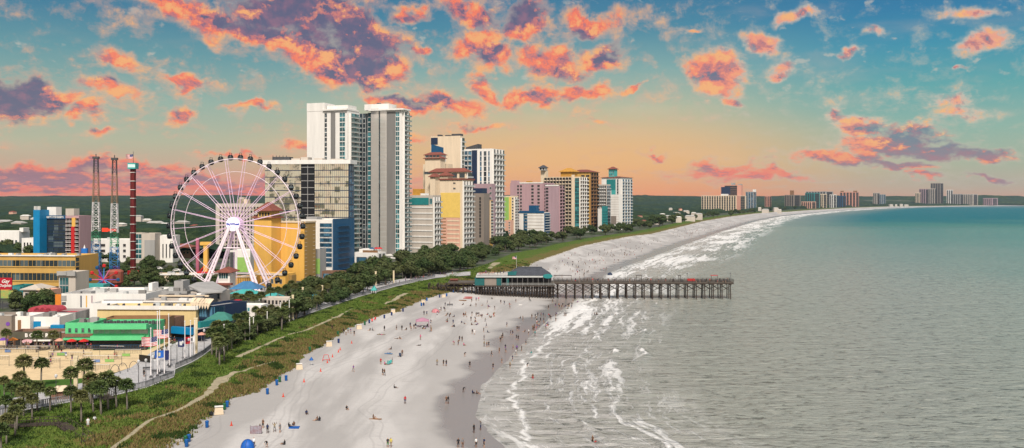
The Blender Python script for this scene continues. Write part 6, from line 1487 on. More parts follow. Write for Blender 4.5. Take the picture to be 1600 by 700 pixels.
# ------------------------------------------------------------------ people
SK = [mat('skin_%s' % n, c, .6, .06, .3) for n, c in (('light', (.50, .30, .20)), ('tan', (.32, .17, .10)), ('brown', (.14, .07, .04)))]
HR = [mat('hair_%s' % n, c, .6, .2, .2) for n, c in (('dark', (.015, .012, .01)), ('brown', (.06, .03, .015)), ('fair', (.28, .18, .08)), ('cap', (.6, .6, .6)))]
CLO = {n: mat('cloth_'+n, c, .8, .1, .3) for n, c in dict(black=(.015, .015, .018), navy=(.015, .025, .08), red=(.45, .02, .03), pink=(.60, .12, .25), white=(.72, .72, .72), grey=(.18, .18, .19), blue=(.03, .12, .40), teal=(.03, .25, .25), green=(.04, .16, .05), yellow=(.60, .50, .08), purple=(.16, .06, .26), brown=(.14, .07, .04), orange=(.60, .18, .03), khaki=(.28, .22, .14), skin=(.34, .19, .12)).items()}
def V3(*a): return Vector(a)
def pose_joints(kind):
    J = {}
    if kind in ('stand', 'walk', 'arms', 'bend'):
        J['pelvis'] = V3(0, 0, .95); lean = V3(0, 0, 0)
        sp = {'stand': (V3(0, -.01, 1.18), V3(0, 0, 1.42)), 'walk': (V3(0, -.03, 1.18), V3(0, -.05, 1.42)), 'arms': (V3(0, 0, 1.18), V3(0, 0, 1.42)), 'bend': (V3(0, -.16, 1.10), V3(0, -.38, 1.20))}[kind]
        J['waist'], J['chest'] = sp; up = V3(0, 0, 1) if kind != 'bend' else V3(0, -.8, .35).normalized()
        J['neck'] = J['chest']+up*.10; J['head'] = J['neck']+up*.13; J['crown'] = J['head']+up*.12; J['nose'] = J['head']+V3(0, -.12, -.01)
        for s, n in ((-1, 'l'), (1, 'r')):
            J['hip'+n] = V3(s*.10, 0, .90); J['sh'+n] = J['chest']+V3(s*.19, 0, -.02)
            if kind == 'stand': J['knee'+n] = V3(s*.12, -.02, .49); J['ank'+n] = V3(s*.13, .02, .08); J['toe'+n] = V3(s*.15, -.15, .04); J['elb'+n] = J['sh'+n]+V3(s*.06, .03, -.28); J['wri'+n] = J['elb'+n]+V3(s*.02, -.06, -.25)
            if kind == 'walk': J['knee'+n] = V3(s*.10, -.16*s-.03, .50); J['ank'+n] = V3(s*.10, -.26*s+(.12 if s < 0 else 0), .09 if s > 0 else .14); J['toe'+n] = J['ank'+n]+V3(0, -.17, -.04 if s > 0 else -.10); J['elb'+n] = J['sh'+n]+V3(s*.05, .14*s, -.26); J['wri'+n] = J['elb'+n]+V3(0, .02*s-.14, -.2)
            if kind == 'arms': J['knee'+n] = V3(s*.16, -.02, .49); J['ank'+n] = V3(s*.20, .02, .08); J['toe'+n] = V3(s*.23, -.15, .04); J['elb'+n] = J['sh'+n]+V3(s*.22, 0, .06); J['wri'+n] = J['elb'+n]+V3(-s*.06, -.05, .24)
            if kind == 'bend': J['knee'+n] = V3(s*.13, -.06, .49); J['ank'+n] = V3(s*.14, .04, .08); J['toe'+n] = V3(s*.16, -.13, .04); J['elb'+n] = J['sh'+n]+V3(s*.05, -.06, -.27); J['wri'+n] = J['elb'+n]+V3(0, -.12, -.22)
    elif kind == 'sit':
        J['pelvis'] = V3(0, .1, .14); J['waist'] = V3(0, .14, .36); J['chest'] = V3(0, .10, .60); up = V3(0, -.1, 1).normalized()
        J['neck'] = J['chest']+up*.10; J['head'] = J['neck']+up*.13; J['crown'] = J['head']+up*.12; J['nose'] = J['head']+V3(0, -.12, -.01)
        for s, n in ((-1, 'l'), (1, 'r')):
            J['hip'+n] = V3(s*.11, .04, .12); J['sh'+n] = J['chest']+V3(s*.19, 0, -.02); J['knee'+n] = V3(s*.16, -.34, .38 if s > 0 else .16); J['ank'+n] = V3(s*.16, -.50 if s > 0 else -.72, .07); J['toe'+n] = J['ank'+n]+V3(0, -.15, .02 if s > 0 else .1)
            J['elb'+n] = J['sh'+n]+V3(s*.08, -.10, -.24); J['wri'+n] = J['elb'+n]+V3(-s*.03, -.20, -.08)
    elif kind == 'lie':
        J['pelvis'] = V3(0, 0, .12); J['waist'] = V3(0, .24, .13); J['chest'] = V3(0, .48, .14); up = V3(0, 1, .12).normalized()
        J['neck'] = J['chest']+up*.10; J['head'] = J['neck']+up*.13; J['crown'] = J['head']+up*.12; J['nose'] = J['head']+V3(0, -.01, .12)
        for s, n in ((-1, 'l'), (1, 'r')):
            J['hip'+n] = V3(s*.10, -.04, .11); J['sh'+n] = J['chest']+V3(s*.19, 0, 0); J['knee'+n] = V3(s*.13, -.44, .13 if s < 0 else .36); J['ank'+n] = V3(s*.14, -.84 if s < 0 else -.62, .07); J['toe'+n] = J['ank'+n]+V3(0, -.06, .14 if s < 0 else .02)
            J['elb'+n] = J['sh'+n]+V3(s*.14, -.22, -.04); J['wri'+n] = J['elb'+n]+V3(-s*.05, -.22, .0)
    return J
RAD = dict(pelvis=.15, waist=.135, chest=.155, neck=.062, head=.098, crown=.075, nose=.02, hip=.10, knee=.062, ank=.042, toe=.04, sh=.068, elb=.045, wri=.030)
BONES = [('pelvis', 'waist', 1), ('waist', 'chest', 1), ('chest', 'neck', 0), ('neck', 'head', 0), ('head', 'crown', 3), ('head', 'nose', 0)]
for n in 'lr': BONES += [('pelvis', 'hip'+n, 2), ('hip'+n, 'knee'+n, 2), ('knee'+n, 'ank'+n, 0), ('ank'+n, 'toe'+n, 0), ('chest', 'sh'+n, 1), ('sh'+n, 'elb'+n, 1), ('elb'+n, 'wri'+n, 0)]
def make_body(kind, longlegs=False):
    J = pose_joints(kind); R_ = {k: RAD[k if k in RAD else k[:-1]] for k in J}; bones = [(a, b_, (2 if longlegs and a.startswith('knee') else m)) for a, b_, m in BONES]
    for n, s in (('l', -1), ('r', 1)):
        w_ = J['wri'+n]; d = (w_-J['elb'+n]).normalized(); sd_ = V3(0, 1, 0) if abs(d.y) < .8 else V3(1, 0, 0); pk = 'palm'+n
        J[pk] = w_+d*.075; R_[pk] = .034; bones.append(('wri'+n, pk, 0))
        for i, (off, ln) in enumerate(((-.033, .075), (-.011, .09), (.011, .085), (.033, .065))):
            f = 'fin%d%s' % (i, n); J[f] = J[pk]+sd_*off+d*ln+V3(-s*.012, 0, 0); R_[f] = .009; bones.append((pk, f, 0))
        f = 'thu'+n; J[f] = w_+d*.05-sd_*.06+V3(-s*.02, 0, 0); R_[f] = .011; bones.append((pk, f, 0))
    names = list(J); ix = {n: i for i, n in enumerate(names)}
    me = bpy.data.meshes.new('skeleton'); me.from_pydata([tuple(J[n]) for n in names], [(ix[a], ix[b_]) for a, b_, _ in bones], [])
    o = bpy.data.objects.new('skeleton', me); COL.objects.link(o)
    md = o.modifiers.new('skin', 'SKIN'); sv = me.skin_vertices[0].data if me.skin_vertices else None
    if sv is None:
        bmm = bmesh.new(); bmm.from_mesh(me); bmm.verts.layers.skin.verify(); bmm.to_mesh(me); bmm.free(); sv = me.skin_vertices[0].data
    for n in names: sv[ix[n]].radius = (R_[n], R_[n]*(.8 if n in ('pelvis', 'waist', 'chest') else 1)); sv[ix[n]].use_root = n == 'pelvis'
    ss_ = o.modifiers.new('sub', 'SUBSURF'); ss_.levels = 1; ss_.render_levels = 1; md.use_smooth_shade = True
    bpy.context.view_layer.update(); dg = bpy.context.evaluated_depsgraph_get(); out = bpy.data.meshes.new_from_object(o.evaluated_get(dg)); bpy.data.objects.remove(o)
    out.name = 'body'; out.materials.clear()
    for m in (SK[0], CLO['black'], CLO['black'], HR[0]): out.materials.append(m)
    seg = [(J[a], J[b_], m) for a, b_, m in bones]
    for p in out.polygons:
        c = p.center; best = None
        for a, b_, m in seg:
            ab = b_-a; t = clamp((c-a).dot(ab)/max(1e-9, ab.length_squared)); d = (c-(a+ab*t)).length
            if best is None or d < best[0]: best = (d, m, t)
        mi = best[1]
        if (c-J['head']).length < .17 and (c-J['head']).dot((J['nose']-J['head']).normalized()) < .03: mi = 3
        p.material_index = mi; p.use_smooth = True
    return out
BODY = {k: make_body(k) for k in ('stand', 'walk', 'arms', 'bend', 'sit', 'lie')}
_pz = {}
def person(px, py, kind, top, bottom, label, group=None, z=None, rz=None, s_=1., Y=None, rnd=random):
    if Y is None:
        z0 = 0. if z is None else z
        for _ in range(6):      # the pixel's ray meets the terrain
            p = at(px, py, z0); z0 = ground_z(p.x, p.y) if z is None else z
            if z is None and p.x > Xw(p.y): z0 = max(z0, -.5)
        p = at(px, py, z0)
    else: p = Vector(((px-800)*Y/F, Y, z))
    r_ = rnd.uniform(0, 6.28) if rz is None else R(rz)
    QUEUE.append((p.y-(70 if group is None else 0), p, kind, r_, s_, SK[rnd.choice((0, 0, 1, 2))], top, bottom, HR[rnd.choice((0, 0, 1, 2))], label, group))
QUEUE = []
def real_person(p, kind, r_, s_, sk, top, bottom, hm, label, group):
    o = bpy.data.objects.new('person', BODY[kind]); COL.objects.link(o); o.location = p; o.rotation_euler = (0, 0, r_); o.scale = (s_,)*3
    for i, m in enumerate((sk, CLO[top], CLO[bottom], hm)): o.material_slots[i].link = 'OBJECT'; o.material_slots[i].material = m
    return tag(o, label, 'person', group)
random.seed(33)
S, Wk, A_, Bd, Si, Li = 'stand', 'walk', 'arms', 'bend', 'sit', 'lie'
PEOPLE = [
 (396.5, 699, S, 'white', 'black', 'person in white shirt standing at the right edge of the blue dome tent'),
 (417, 699.5, Bd, 'black', 'black', 'person in black bending forward right of the blue dome tent'),
 (406, 677, S, 'black', 'navy', 'person in black standing against the grey beach windbreak'),
 (411, 669, S, 'brown', 'black', 'slim dark person standing behind the others near the windbreak'),
 (418, 677, S, 'navy', 'black', 'person in navy standing right of the windbreak, hands down'),
 (429, 675, A_, 'khaki', 'grey', 'person with raised elbows in pale clothes right of the windbreak'),
 (437.5, 676, S, 'grey', 'grey', 'thin grey figure between the raised-elbow person and the blue blanket'),
 (452, 667, Si, 'black', 'black', 'person in black sitting on the left part of the blue blanket'),
 (459, 665, Si, 'brown', 'navy', 'person in brown sitting on the right part of the blue blanket'),
 (444, 695, Si, 'black', 'black', 'person in black sitting on sand below the blue blanket'),
 (479, 647, Si, 'navy', 'black', 'person sitting alone on sand right of the blue blanket'),
 (495, 657, Si, 'brown', 'black', 'left one of the two seated close together on grey sand'),
 (499, 657.5, Si, 'black', 'navy', 'right one of the two seated close together on grey sand'),
 (542, 640, Si, 'black', 'black', 'person in black seated with legs stretched on grey sand, alone'),
 (584, 654, Si, 'brown', 'brown', 'brown kneeling person by a brown board'),
 (633, 631, S, 'red', 'navy', 'person in a long red shirt standing alone on pale sand'),
 (616.5, 606.5, Si, 'black', 'black', 'small crouched person in black above the red-shirted one'),
 (606, 699.5, S, 'black', 'green', 'taller one in black of the pair at the bottom edge'), (611, 699, Wk, 'yellow', 'khaki', 'one in yellow of the pair at the bottom edge'),
 (697.5, 631, S, 'brown', 'black', 'left one of the couple walking arm in arm on wet sand'), (700.5, 631, S, 'black', 'grey', 'right one of the couple walking arm in arm on wet sand'),
 (552, 581, Wk, 'purple', 'grey', 'person in purple walking alone between cones and chair group'),
 (724, 613, Bd, 'black', 'black', 'person bending over left of the two sitting at the wet edge'), (739, 615, Si, 'navy', 'black', 'left one of the two sitting at the wet edge'), (745.5, 615.5, Si, 'brown', 'black', 'right one of the two sitting at the wet edge'),
 (740.5, 676.5, S, 'black', 'black', 'dark person standing at the tip of the swash, lower middle'), (751, 672, A_, 'grey', 'navy', 'person with arms out in the shallow wash, lower middle'),
 (744, 699, S, 'white', 'black', 'person in white top at the bottom edge in the wash, left of two'), (756.5, 699, S, 'navy', 'black', 'person in navy at the bottom edge in the wash, right of two'),
 (716, 699.6, S, 'black', 'black', 'darker of two small figures at the bottom edge on wet sand'), (723, 699.8, S, 'grey', 'brown', 'paler of two small figures at the bottom edge on wet sand'),
 (832.5, 594.5, S, 'brown', 'red', 'person in brown and red standing alone in the foam'), (823.7, 574, Bd, 'black', 'black', 'person in black bending in the foam edge'),
 (770.5, 577, S, 'black', 'navy', 'stocky dark person at the wet edge, left of the wading row'), (784, 567, S, 'grey', 'brown', 'person in grey wading, second in the row'), (797, 575, S, 'khaki', 'black', 'slim pale person wading in the middle of the row'), (800.8, 564, S, 'navy', 'navy', 'person in navy wading behind the slim pale one'),
 (806, 555, Wk, 'white', 'grey', 'person in white top wading near the dark stocky couple'), (815, 549, S, 'black', 'black', 'black-clad person standing farther right in the wash'), (830, 553, Si, 'teal', 'teal', 'small figure in teal low in the wash'),
 (768, 557, Wk, 'black', 'black', 'dark person walking on the smooth wet sand above the wading row'), (798, 523, S, 'navy', 'navy', 'left one of the mirrored pair on shiny wet sand'), (801, 523.5, S, 'black', 'navy', 'right one of the mirrored pair on shiny wet sand'),
 (763.6, 542, S, 'black', 'black', 'tallest dark one of the family of three on wet sand'), (760.6, 542.5, S, 'brown', 'navy', 'middle child of the family of three on wet sand'), (756.6, 541.5, S, 'khaki', 'grey', 'pale one of the family of three on wet sand'),
 (734, 574, S, 'black', 'black', 'dark person standing alone below the family of three'), (726, 557, Bd, 'black', 'brown', 'person stooping alone on grey sand in mid beach'),
 (683, 571, S, 'khaki', 'grey', 'palest of the three in a row on the middle sand'), (693, 571.5, S, 'black', 'black', 'middle one of the three in a row on the middle sand'), (697.3, 572, S, 'black', 'navy', 'right one of the three in a row on the middle sand'),
 (598, 586, S, 'black', 'black', 'left one of the close pair below the green chairs'), (600.6, 587, Wk, 'brown', 'black', 'right one of the close pair below the green chairs'), (595, 569.5, S, 'red', 'brown', 'person in red at the left end of the green chairs'), (613, 569, S, 'grey', 'teal', 'person in grey at the right end of the green chairs'), (601.5, 570, Si, 'pink', 'brown', 'person in pink sitting before the green chairs'),
 (626, 557, Si, 'black', 'black', 'person in black on a dark chair right of the blue lounger'), (628.5, 556, S, 'brown', 'black', 'person standing behind the dark chair right of the blue lounger'), (607, 552.5, Li, 'navy', 'blue', 'person lying on the blue lounger'), (611, 546, Si, 'black', 'black', 'person sitting alone above the blue lounger'),
 (655, 540, Li, 'black', 'black', 'person lying flat on sand below the pink canopy'), (657, 531, S, 'pink', 'skin', 'small child in pink standing between lying person and pink canopy'),
 (619.5, 515.5, S, 'grey', 'black', 'thin person standing left of the tall one west of the pink canopy'), (628, 516, S, 'black', 'black', 'tall black-clad person standing west of the pink canopy'), (641, 511.5, S, 'navy', 'brown', 'person standing at the left end of the pink canopy group'), (649, 513, S, 'black', 'black', 'dark person beside the post of the pink canopy'),
 (662.6, 492.5, S, 'black', 'navy', 'left one of two standing under the dune between bins and pink tent'), (666.8, 493, A_, 'navy', 'black', 'right one of two standing under the dune between bins and pink tent'),
 (536.6, 521, S, 'black', 'black', 'leftmost of the five people standing along the dune foot'), (540.6, 523.5, S, 'white', 'khaki', 'white-shirted one of the five standing along the dune foot'), (544, 520, S, 'teal', 'black', 'teal one of the five standing along the dune foot'), (548, 521.5, Wk, 'purple', 'grey', 'fourth of the five standing along the dune foot'), (553.5, 524.5, S, 'black', 'black', 'rightmost of the five standing along the dune foot, in black'),
 (578, 516.5, Si, 'black', 'brown', 'person sitting in sand before the red chairs, left of a pair'), (582, 516.5, Si, 'grey', 'black', 'person sitting in sand before the red chairs, right of a pair'), (600.6, 517, S, 'black', 'black', 'person in black standing alone above the lying pair'), (592, 523, Li, 'khaki', 'khaki', 'left one of the pale pair lying on sand'), (598, 523.3, Li, 'pink', 'khaki', 'right one of the pale pair lying on sand'),
 (620, 529.5, Li, 'grey', 'black', 'left one of the two lounging below the tall black-clad person'), (625, 529.7, Si, 'brown', 'black', 'right one of the two lounging below the tall black-clad person'),
 (718, 533, S, 'black', 'navy', 'left one of the tight pair in mid beach'), (722, 533.5, S, 'black', 'black', 'right, darker one of the tight pair in mid beach'), (716, 539.5, S, 'brown', 'navy', 'person standing just below the tight pair'), (709.5, 539, Bd, 'pink', 'brown', 'stooping person left of the tight pair'), (725, 540, Si, 'pink', 'brown', 'child crouching right of the tight pair'),
 (738, 522, S, 'black', 'black', 'dark one walking with the white-clad one'), (741.6, 523, Wk, 'white', 'white', 'white-clad person in mid beach'), (756.5, 541.5-10, S, 'grey', 'grey', 'lone pale child in mid beach right of the white-clad one'),
 (736, 501.5, S, 'black', 'black', 'dark standing person in the centre of the beach party'), (743, 500.5, Bd, 'navy', 'brown', 'stooping one in the centre of the beach party'), (744, 494.5, S, 'black', 'brown', 'upright one at the back of the beach party'), (737, 508, Si, 'brown', 'black', 'crouching one in front of the beach party'),
 (724, 492.5, Si, 'red', 'black', 'seated one in red left of the beach party'), (727, 492, Si, 'black', 'black', 'seated one in black left of the beach party'), (699.5, 491.5, Si, 'black', 'black', 'left one of a seated pair right of the pink tent'), (703.5, 492, Si, 'brown', 'black', 'right one of a seated pair right of the pink tent'), (709.5, 495.5, Si, 'navy', 'brown', 'one leaning back near the seated pair'), (699, 503.5, Si, 'black', 'red', 'seated group member below the seated pair'),
 (737, 471.5, S, 'brown', 'black', 'person standing at the end of the red boats'), (744, 470.5, S, 'purple', 'black', 'person right of the red boats, in purple'), (748, 470.3, S, 'pink', 'khaki', 'person right of the red boats, in pale pink'), (723.5, 476.5, Si, 'black', 'brown', 'seated one below the red boats'), (735.5, 478.3, Si, 'black', 'black', 'black seated one right below the red boats'),
 (782.5, 474.5, S, 'black', 'black', 'left one of three near the pier shade'), (788, 476, A_, 'black', 'navy', 'middle one of three near the pier shade, arms up'), (796, 476, Si, 'brown', 'red', 'crouching one of three near the pier shade'), (806, 472.5, Wk, 'grey', 'black', 'grey walker just below the pier restaurant'), (797, 482, Bd, 'grey', 'brown', 'stooping one below the three near the pier shade'), (827, 469.5, S, 'black', 'black', 'person with a dark chair in front of the pier pilings'),
 (773, 494.5, S, 'khaki', 'white', 'pale standing one right of the beach party'), (792, 510.5, S, 'navy', 'black', 'very thin lone one on the smooth wet sand'), (863, 473, S, 'black', 'black', 'lone dark one on sand before the first bare pilings'), (857, 483, S, 'black', 'black', 'dark one with reflection near the pier corner'),
 (874, 482, S, 'black', 'black', 'broad dark one at the wash line under the pier end'), (877.5, 483, S, 'brown', 'grey', 'slim one right of the broad dark one'), (893, 482.5, Wk, 'navy', 'grey', 'walker in the wash right of the small crowd'), (881.6, 494.5, S, 'black', 'black', 'left one of two wading side by side'), (884.2, 494.7, S, 'black', 'brown', 'right one of two wading side by side'),
 (808, 516.5, S, 'black', 'black', 'left one of the very close dark pair in the wash'), (810.8, 517, S, 'black', 'navy', 'right one of the very close dark pair in the wash'), (820, 518.5, Si, 'brown', 'black', 'squatting one right of the very close dark pair'), (826, 522.5, S, 'white', 'black', 'one with white top right of the squatting one'), (836, 525, S, 'teal', 'grey', 'lone slim one in the foam in teal'), (832.6, 516.5, A_, 'brown', 'black', 'broad one with arms bent at the foam line'),
 (868.5, 503, Wk, 'black', 'brown', 'one striding into the foam right of the crowd'), (831, 497.5, S, 'black', 'brown', 'lone one left of the wash crowd'), (813, 497.5, Si, 'black', 'black', 'seated dark one left of the wash crowd'), (817, 500.5, S, 'brown', 'brown', 'slim one beside the seated dark one'),
 (926, 694.5, S, 'brown', 'black', 'left one of two bathers in the water, bottom'), (931, 695, Si, 'red', 'black', 'right, lower one of two bathers in the water, bottom'),
 (1006, 501.5, Si, 'black', 'black', 'lone swimmer right of the whitewater below the pier'), (1005, 518.8, Si, 'navy', 'black', 'swimmer just below the lone one, farther from the pier'), (1059, 421, Si, 'black', 'black', 'lone bather beyond the pier near the white breakers'), (961, 494, Si, 'brown', 'black', 'bather sitting in the foam below the pier'), (929, 494.5, S, 'brown', 'navy', 'left one of two standing in the foam below the pier'), (932.5, 494.8, S, 'brown', 'black', 'right one of two standing in the foam below the pier'),
 (148, 647+10, Si, 'white', 'grey', 'person in white resting on the dune boardwalk, lower left'), (137.5, 668, S, 'white', 'white', 'small white figure standing in the dune grass'),
 (519, 516, S, 'black', 'black', 'one walking on the trail in the dunes'), (225, 592-3, S, 'black', 'black', 'dark walker alone on the open plaza left of the flags'),
]
for px_, py_, k, tp, bt, lb in PEOPLE: person(px_, py_, k, tp, bt, lb, rz=random.uniform(-70, 70) if k not in (Si, Li) else random.uniform(30, 150)*random.choice((-1, 1)))
CL_ = ['black', 'black', 'navy', 'brown', 'grey', 'black', 'red', 'navy', 'black', 'khaki', 'purple', 'skin', 'white', 'black']
def crowd(n, pts, kinds, label, group, seed, z=None, Y=None, sp=(3, 2)):
    rnd = random.Random(seed)
    for k in range(n):
        a = rnd.choice(pts); person(a[0]+rnd.gauss(0, sp[0]), a[1]+rnd.gauss(0, sp[1]), rnd.choice(kinds), rnd.choice(CL_), rnd.choice(CL_), label, group, z=z, rnd=rnd, s_=rnd.uniform(.85, 1.02), Y=Y)
crowd(22, [(842, 510), (848, 508), (856, 503), (861, 498), (866, 494), (850, 499), (841, 495), (852, 512)], 'stand walk bend'.split(), 'bather in the tight crowd at the wash line left of the pier end', 'crowd in the wash before the pier', 1, sp=(4, 2))
for q_ in (): pass
crowd(16, [(908, 465), (917, 467), (923, 462), (931, 462), (940, 462), (905, 460)], ['stand', 'walk'], 'bather standing among the pilings under the pier', 'bathers under the pier', 2, sp=(3, 1.6))
crowd(14, [(872, 478), (885, 480), (893, 478), (900, 474)], ['stand', 'walk', 'sit'], 'bather in the shallows left of the first pilings', 'bathers by the pier corner', 3, sp=(4, 2))
crowd(18, [(743, 497), (755, 494), (766, 495), (730, 494), (750, 500)], ['sit', 'lie', 'sit', 'stand'], 'beachgoer lounging in the beach party below the pier restaurant', 'beach party', 4, sp=(4, 2))
crowd(12, [(645, 514), (652, 513), (660, 514), (674, 518), (668, 508)], ['sit', 'stand', 'sit'], 'beachgoer in the group around the pink canopy', 'group at the pink canopy', 5, sp=(4, 1.4))
crowd(8, [(690, 483), (700, 477), (674, 516), (688, 486)], ['sit', 'stand'], 'beachgoer between the pink tent and the brown bench', 'people near the pink tent', 6, sp=(3, 1.5))
crowd(46, [(895, 425), (905, 420), (915, 412), (925, 410), (930, 405), (945, 402), (955, 398), (935, 415), (960, 410), (898, 432), (910, 431), (930, 433), (945, 425), (885, 412)], ['stand', 'walk', 'sit'], 'tiny beachgoer on the sand just beyond the pier', 'people beyond the pier', 7, sp=(9, 4))
crowd(52, [(960, 395), (980, 388), (1000, 384), (1020, 380), (1040, 376), (975, 400), (990, 395), (1010, 390), (1060, 370), (1080, 366)], ['stand', 'walk', 'sit'], 'tiny distant beachgoer, little more than a dark speck', 'distant people along the bay', 8, sp=(10, 4))
crowd(50, [(1090, 362), (1110, 359), (1130, 355), (1150, 350), (1180, 345), (1050, 371), (1070, 367), (1200, 341)], ['stand', 'walk'], 'faint speck of a beachgoer far along the bay', 'faint people far along the bay', 9, sp=(12, 2.2))
crowd(26, [(700, 500), (715, 508), (730, 488), (745, 503), (760, 480), (690, 495), (752, 512)], ['stand', 'sit', 'sit', 'walk'], 'beachgoer in the loose groups between the pink tent and the beach party', 'loose groups on the upper beach', 21, sp=(8, 5))
crowd(22, [(780, 530), (790, 545), (812, 535), (822, 528), (835, 512), (846, 500)], ['stand', 'walk'], 'dark figure strolling along the shiny wash line', 'strollers on the wash line', 22, sp=(7, 5))
crowd(70, [(865, 423), (890, 410), (925, 398), (960, 388), (900, 420), (1000, 376), (1040, 368), (950, 408), (985, 392)], ['stand', 'walk', 'sit'], 'tiny distant beachgoer, little more than a dark speck', 'distant people along the bay', 23, sp=(12, 6))
crowd(80, [(1060, 364), (1100, 356), (1140, 348), (1180, 341), (1080, 360), (1120, 352)], ['stand', 'walk'], 'faint speck of a beachgoer far along the bay', 'faint people far along the bay', 24, sp=(14, 3))
# on the plaza, before the bars, on the pier
crowd(34, [(262, 548), (275, 540), (285, 536), (300, 530), (312, 520), (318, 512), (322, 506), (255, 556), (268, 534), (290, 528)], ['stand', 'walk'], 'pedestrian in the crowd on the plaza behind the flagpoles', 'crowd on the plaza', 10, z=5.06, sp=(6, 3))
crowd(44, [(15+k*5.2, 544) for k in range(42)], ['stand', 'walk'], 'pedestrian on the walk in front of the bars and cafe', 'crowd before the bars', 11, z=5.06, sp=(3, 1.6))
crowd(10, [(93, 558), (104, 562), (140, 556), (170, 560), (185, 556), (80, 562)], ['arms', 'stand', 'walk'], 'volleyball player on the sand courts', 'players on the sand courts', 12, z=5.04, sp=(5, 3))
for k, px_ in enumerate((886, 893, 899, 905, 912, 918, 926, 934, 942, 951, 961, 984, 992, 1012, 1017, 1029, 1040, 1052, 1088, 1094, 1099, 1104, 1109, 1121, 1124, 1130, 1134, 1137)):
    person(px_, 0, 'stand', CL_[k % 8], CL_[(k*3) % 7], 'angler or stroller standing on the pier deck', 'people on the pier deck', z=ZD, Y=YP-2.6+(k*37 % 50)/10)
for k in range(9): person(750+k*4.6, 0, 'stand', CL_[(k*5) % 11], 'black', 'guest on the roof terrace of the pier restaurant', 'guests on the pier restaurant terrace', z=zt2, Y=YP+(k % 3)*2.5-1)
crowd(26, [(600+k*8, 446-k*1.4) for k in range(15)], ['stand', 'walk'], 'tiny pedestrian on the shaded boardwalk before the pier', 'people on the far boardwalk', 14, z=5.06, sp=(4, 1.5))

QUEUE.sort(key=lambda q: q[0])
for q in QUEUE[:300]: real_person(*q[1:])
b = MB(); mm = []
for _, p, kind, r_, s_, sk, top, bottom, hm, lb, gp_ in QUEUE[300:]:      # the smallest, far ones: one crowd
    me = BODY[kind]; c, n = math.cos(r_)*s_, math.sin(r_)*s_; o = len(b.v); b.v += [(p.x+v.co.x*c-v.co.y*n, p.y+v.co.x*n+v.co.y*c, p.z+v.co.z*s_) for v in me.vertices]
    idx = []
    for m in (sk, CLO[top], CLO[bottom], hm):
        if m not in mm: mm.append(m)
        idx.append(mm.index(m))
    for pl in me.polygons: b.f.append(tuple(o+i for i in pl.vertices)); b.m.append(idx[pl.material_index])
cr_ = b.build('distant_crowd', mm); cr_['kind'] = 'stuff'
# ------------------------------------------------------------------ beach things, boardwalk furniture
def gpt(px, py, z=None):
    z0 = 2.
    for _ in range(8): p = at(px, py, z0 if z is None else z); z0 = ground_z(p.x, p.y)
    return at(px, py, z0 if z is None else z)
def put(o_mesh, name, label, cat, px, py, rz=0, group=None, z=None, s_=1.):
    o = obj(name, o_mesh, None, gpt(px, py, z), R(rz)); o.scale = (s_,)*3; return tag(o, label, cat, group)
def bin_things(col, mname):
    b = MB(); b.v, b.f, b.m = [], [], []
    b.lathe([(.30, 0), (.36, .1), (.40, 1.25), (.40, 1.3)], 10); return b.mesh('barrel', [M[col]], True), MB().lathe([(.44, 1.3), (.44, 1.42), (.2, 1.55)], 10).mesh('lid', [M[col]], True)
M['bingreen'] = mat('bin_green', (.02, .12, .05), .5); M['binblue'] = mat('bin_blue', (.01, .10, .34), .45); M['binnavy'] = mat('bin_navy', (.02, .04, .14), .5)
BN = {c: bin_things(c, c) for c in ('bingreen', 'binblue', 'binnavy')}
for px_, py_, c, lb in ((295, 690, 'binblue', 'blue bin at the dune edge nearest the bottom, rear of a pair'), (291.5, 698, 'binblue', 'blue bin at the dune edge touching the bottom of the picture'), (290, 692, 'bingreen', 'green bin beside the two lowest blue bins'), (323.4, 668, 'binblue', 'lone blue bin below the lowest tan box'), (355, 636, 'binblue', 'blue bin right of the lowest tan box'), (350.6, 640, 'bingreen', 'green bin touching the lowest tan box'),
    (417.8, 616, 'binblue', 'lone blue bin below a trio of bins'), (432.4, 602, 'binblue', 'front blue bin of the trio'), (437, 597, 'bingreen', 'green bin of the trio'), (447, 595, 'binblue', 'right blue bin of the trio'), (484, 549, 'bingreen', 'green bin left of the red frame, below the walkers'), (528, 524, 'bingreen', 'dark green bin behind the tan box near the five people'), (529, 536, 'binnavy', 'dark bin right of the tan box near the five people'),
    (570, 508, 'bingreen', 'green bin right of the tan box by the red chairs'), (577, 505, 'binnavy', 'dark bin between the green bin and the red chairs'), (600.5, 497.5, 'binnavy', 'lone navy bin between the red chairs and the next tan box'), (612, 493, 'binnavy', 'navy bin in front of the tan box up the beach'), (629.7, 487, 'binnavy', 'lone navy bin left of a navy pair'), (658.5, 478, 'binblue', 'left bin of the navy pair'), (662, 477.5, 'binnavy', 'right bin of the navy pair'), (667, 470, 'binblue', 'blue bin behind the tan box and navy pair'), (687, 465, 'binnavy', 'navy bin left of the uppermost tan box'), (698, 463, 'binblue', 'blue bin right of the uppermost tan box'), (708.5, 457, 'binblue', 'blue bin closest to the pier')):
    t = thing('beach_bin', lb, 'bin', gpt(px_, py_), 0, 'bins along the dune edge'); t.scale = (.82,)*3; obj('barrel', BN[c][0], t); obj('lid', BN[c][1], t)
tanm = mat('tan_box', (.62, .50, .36), .7, .1, .8)
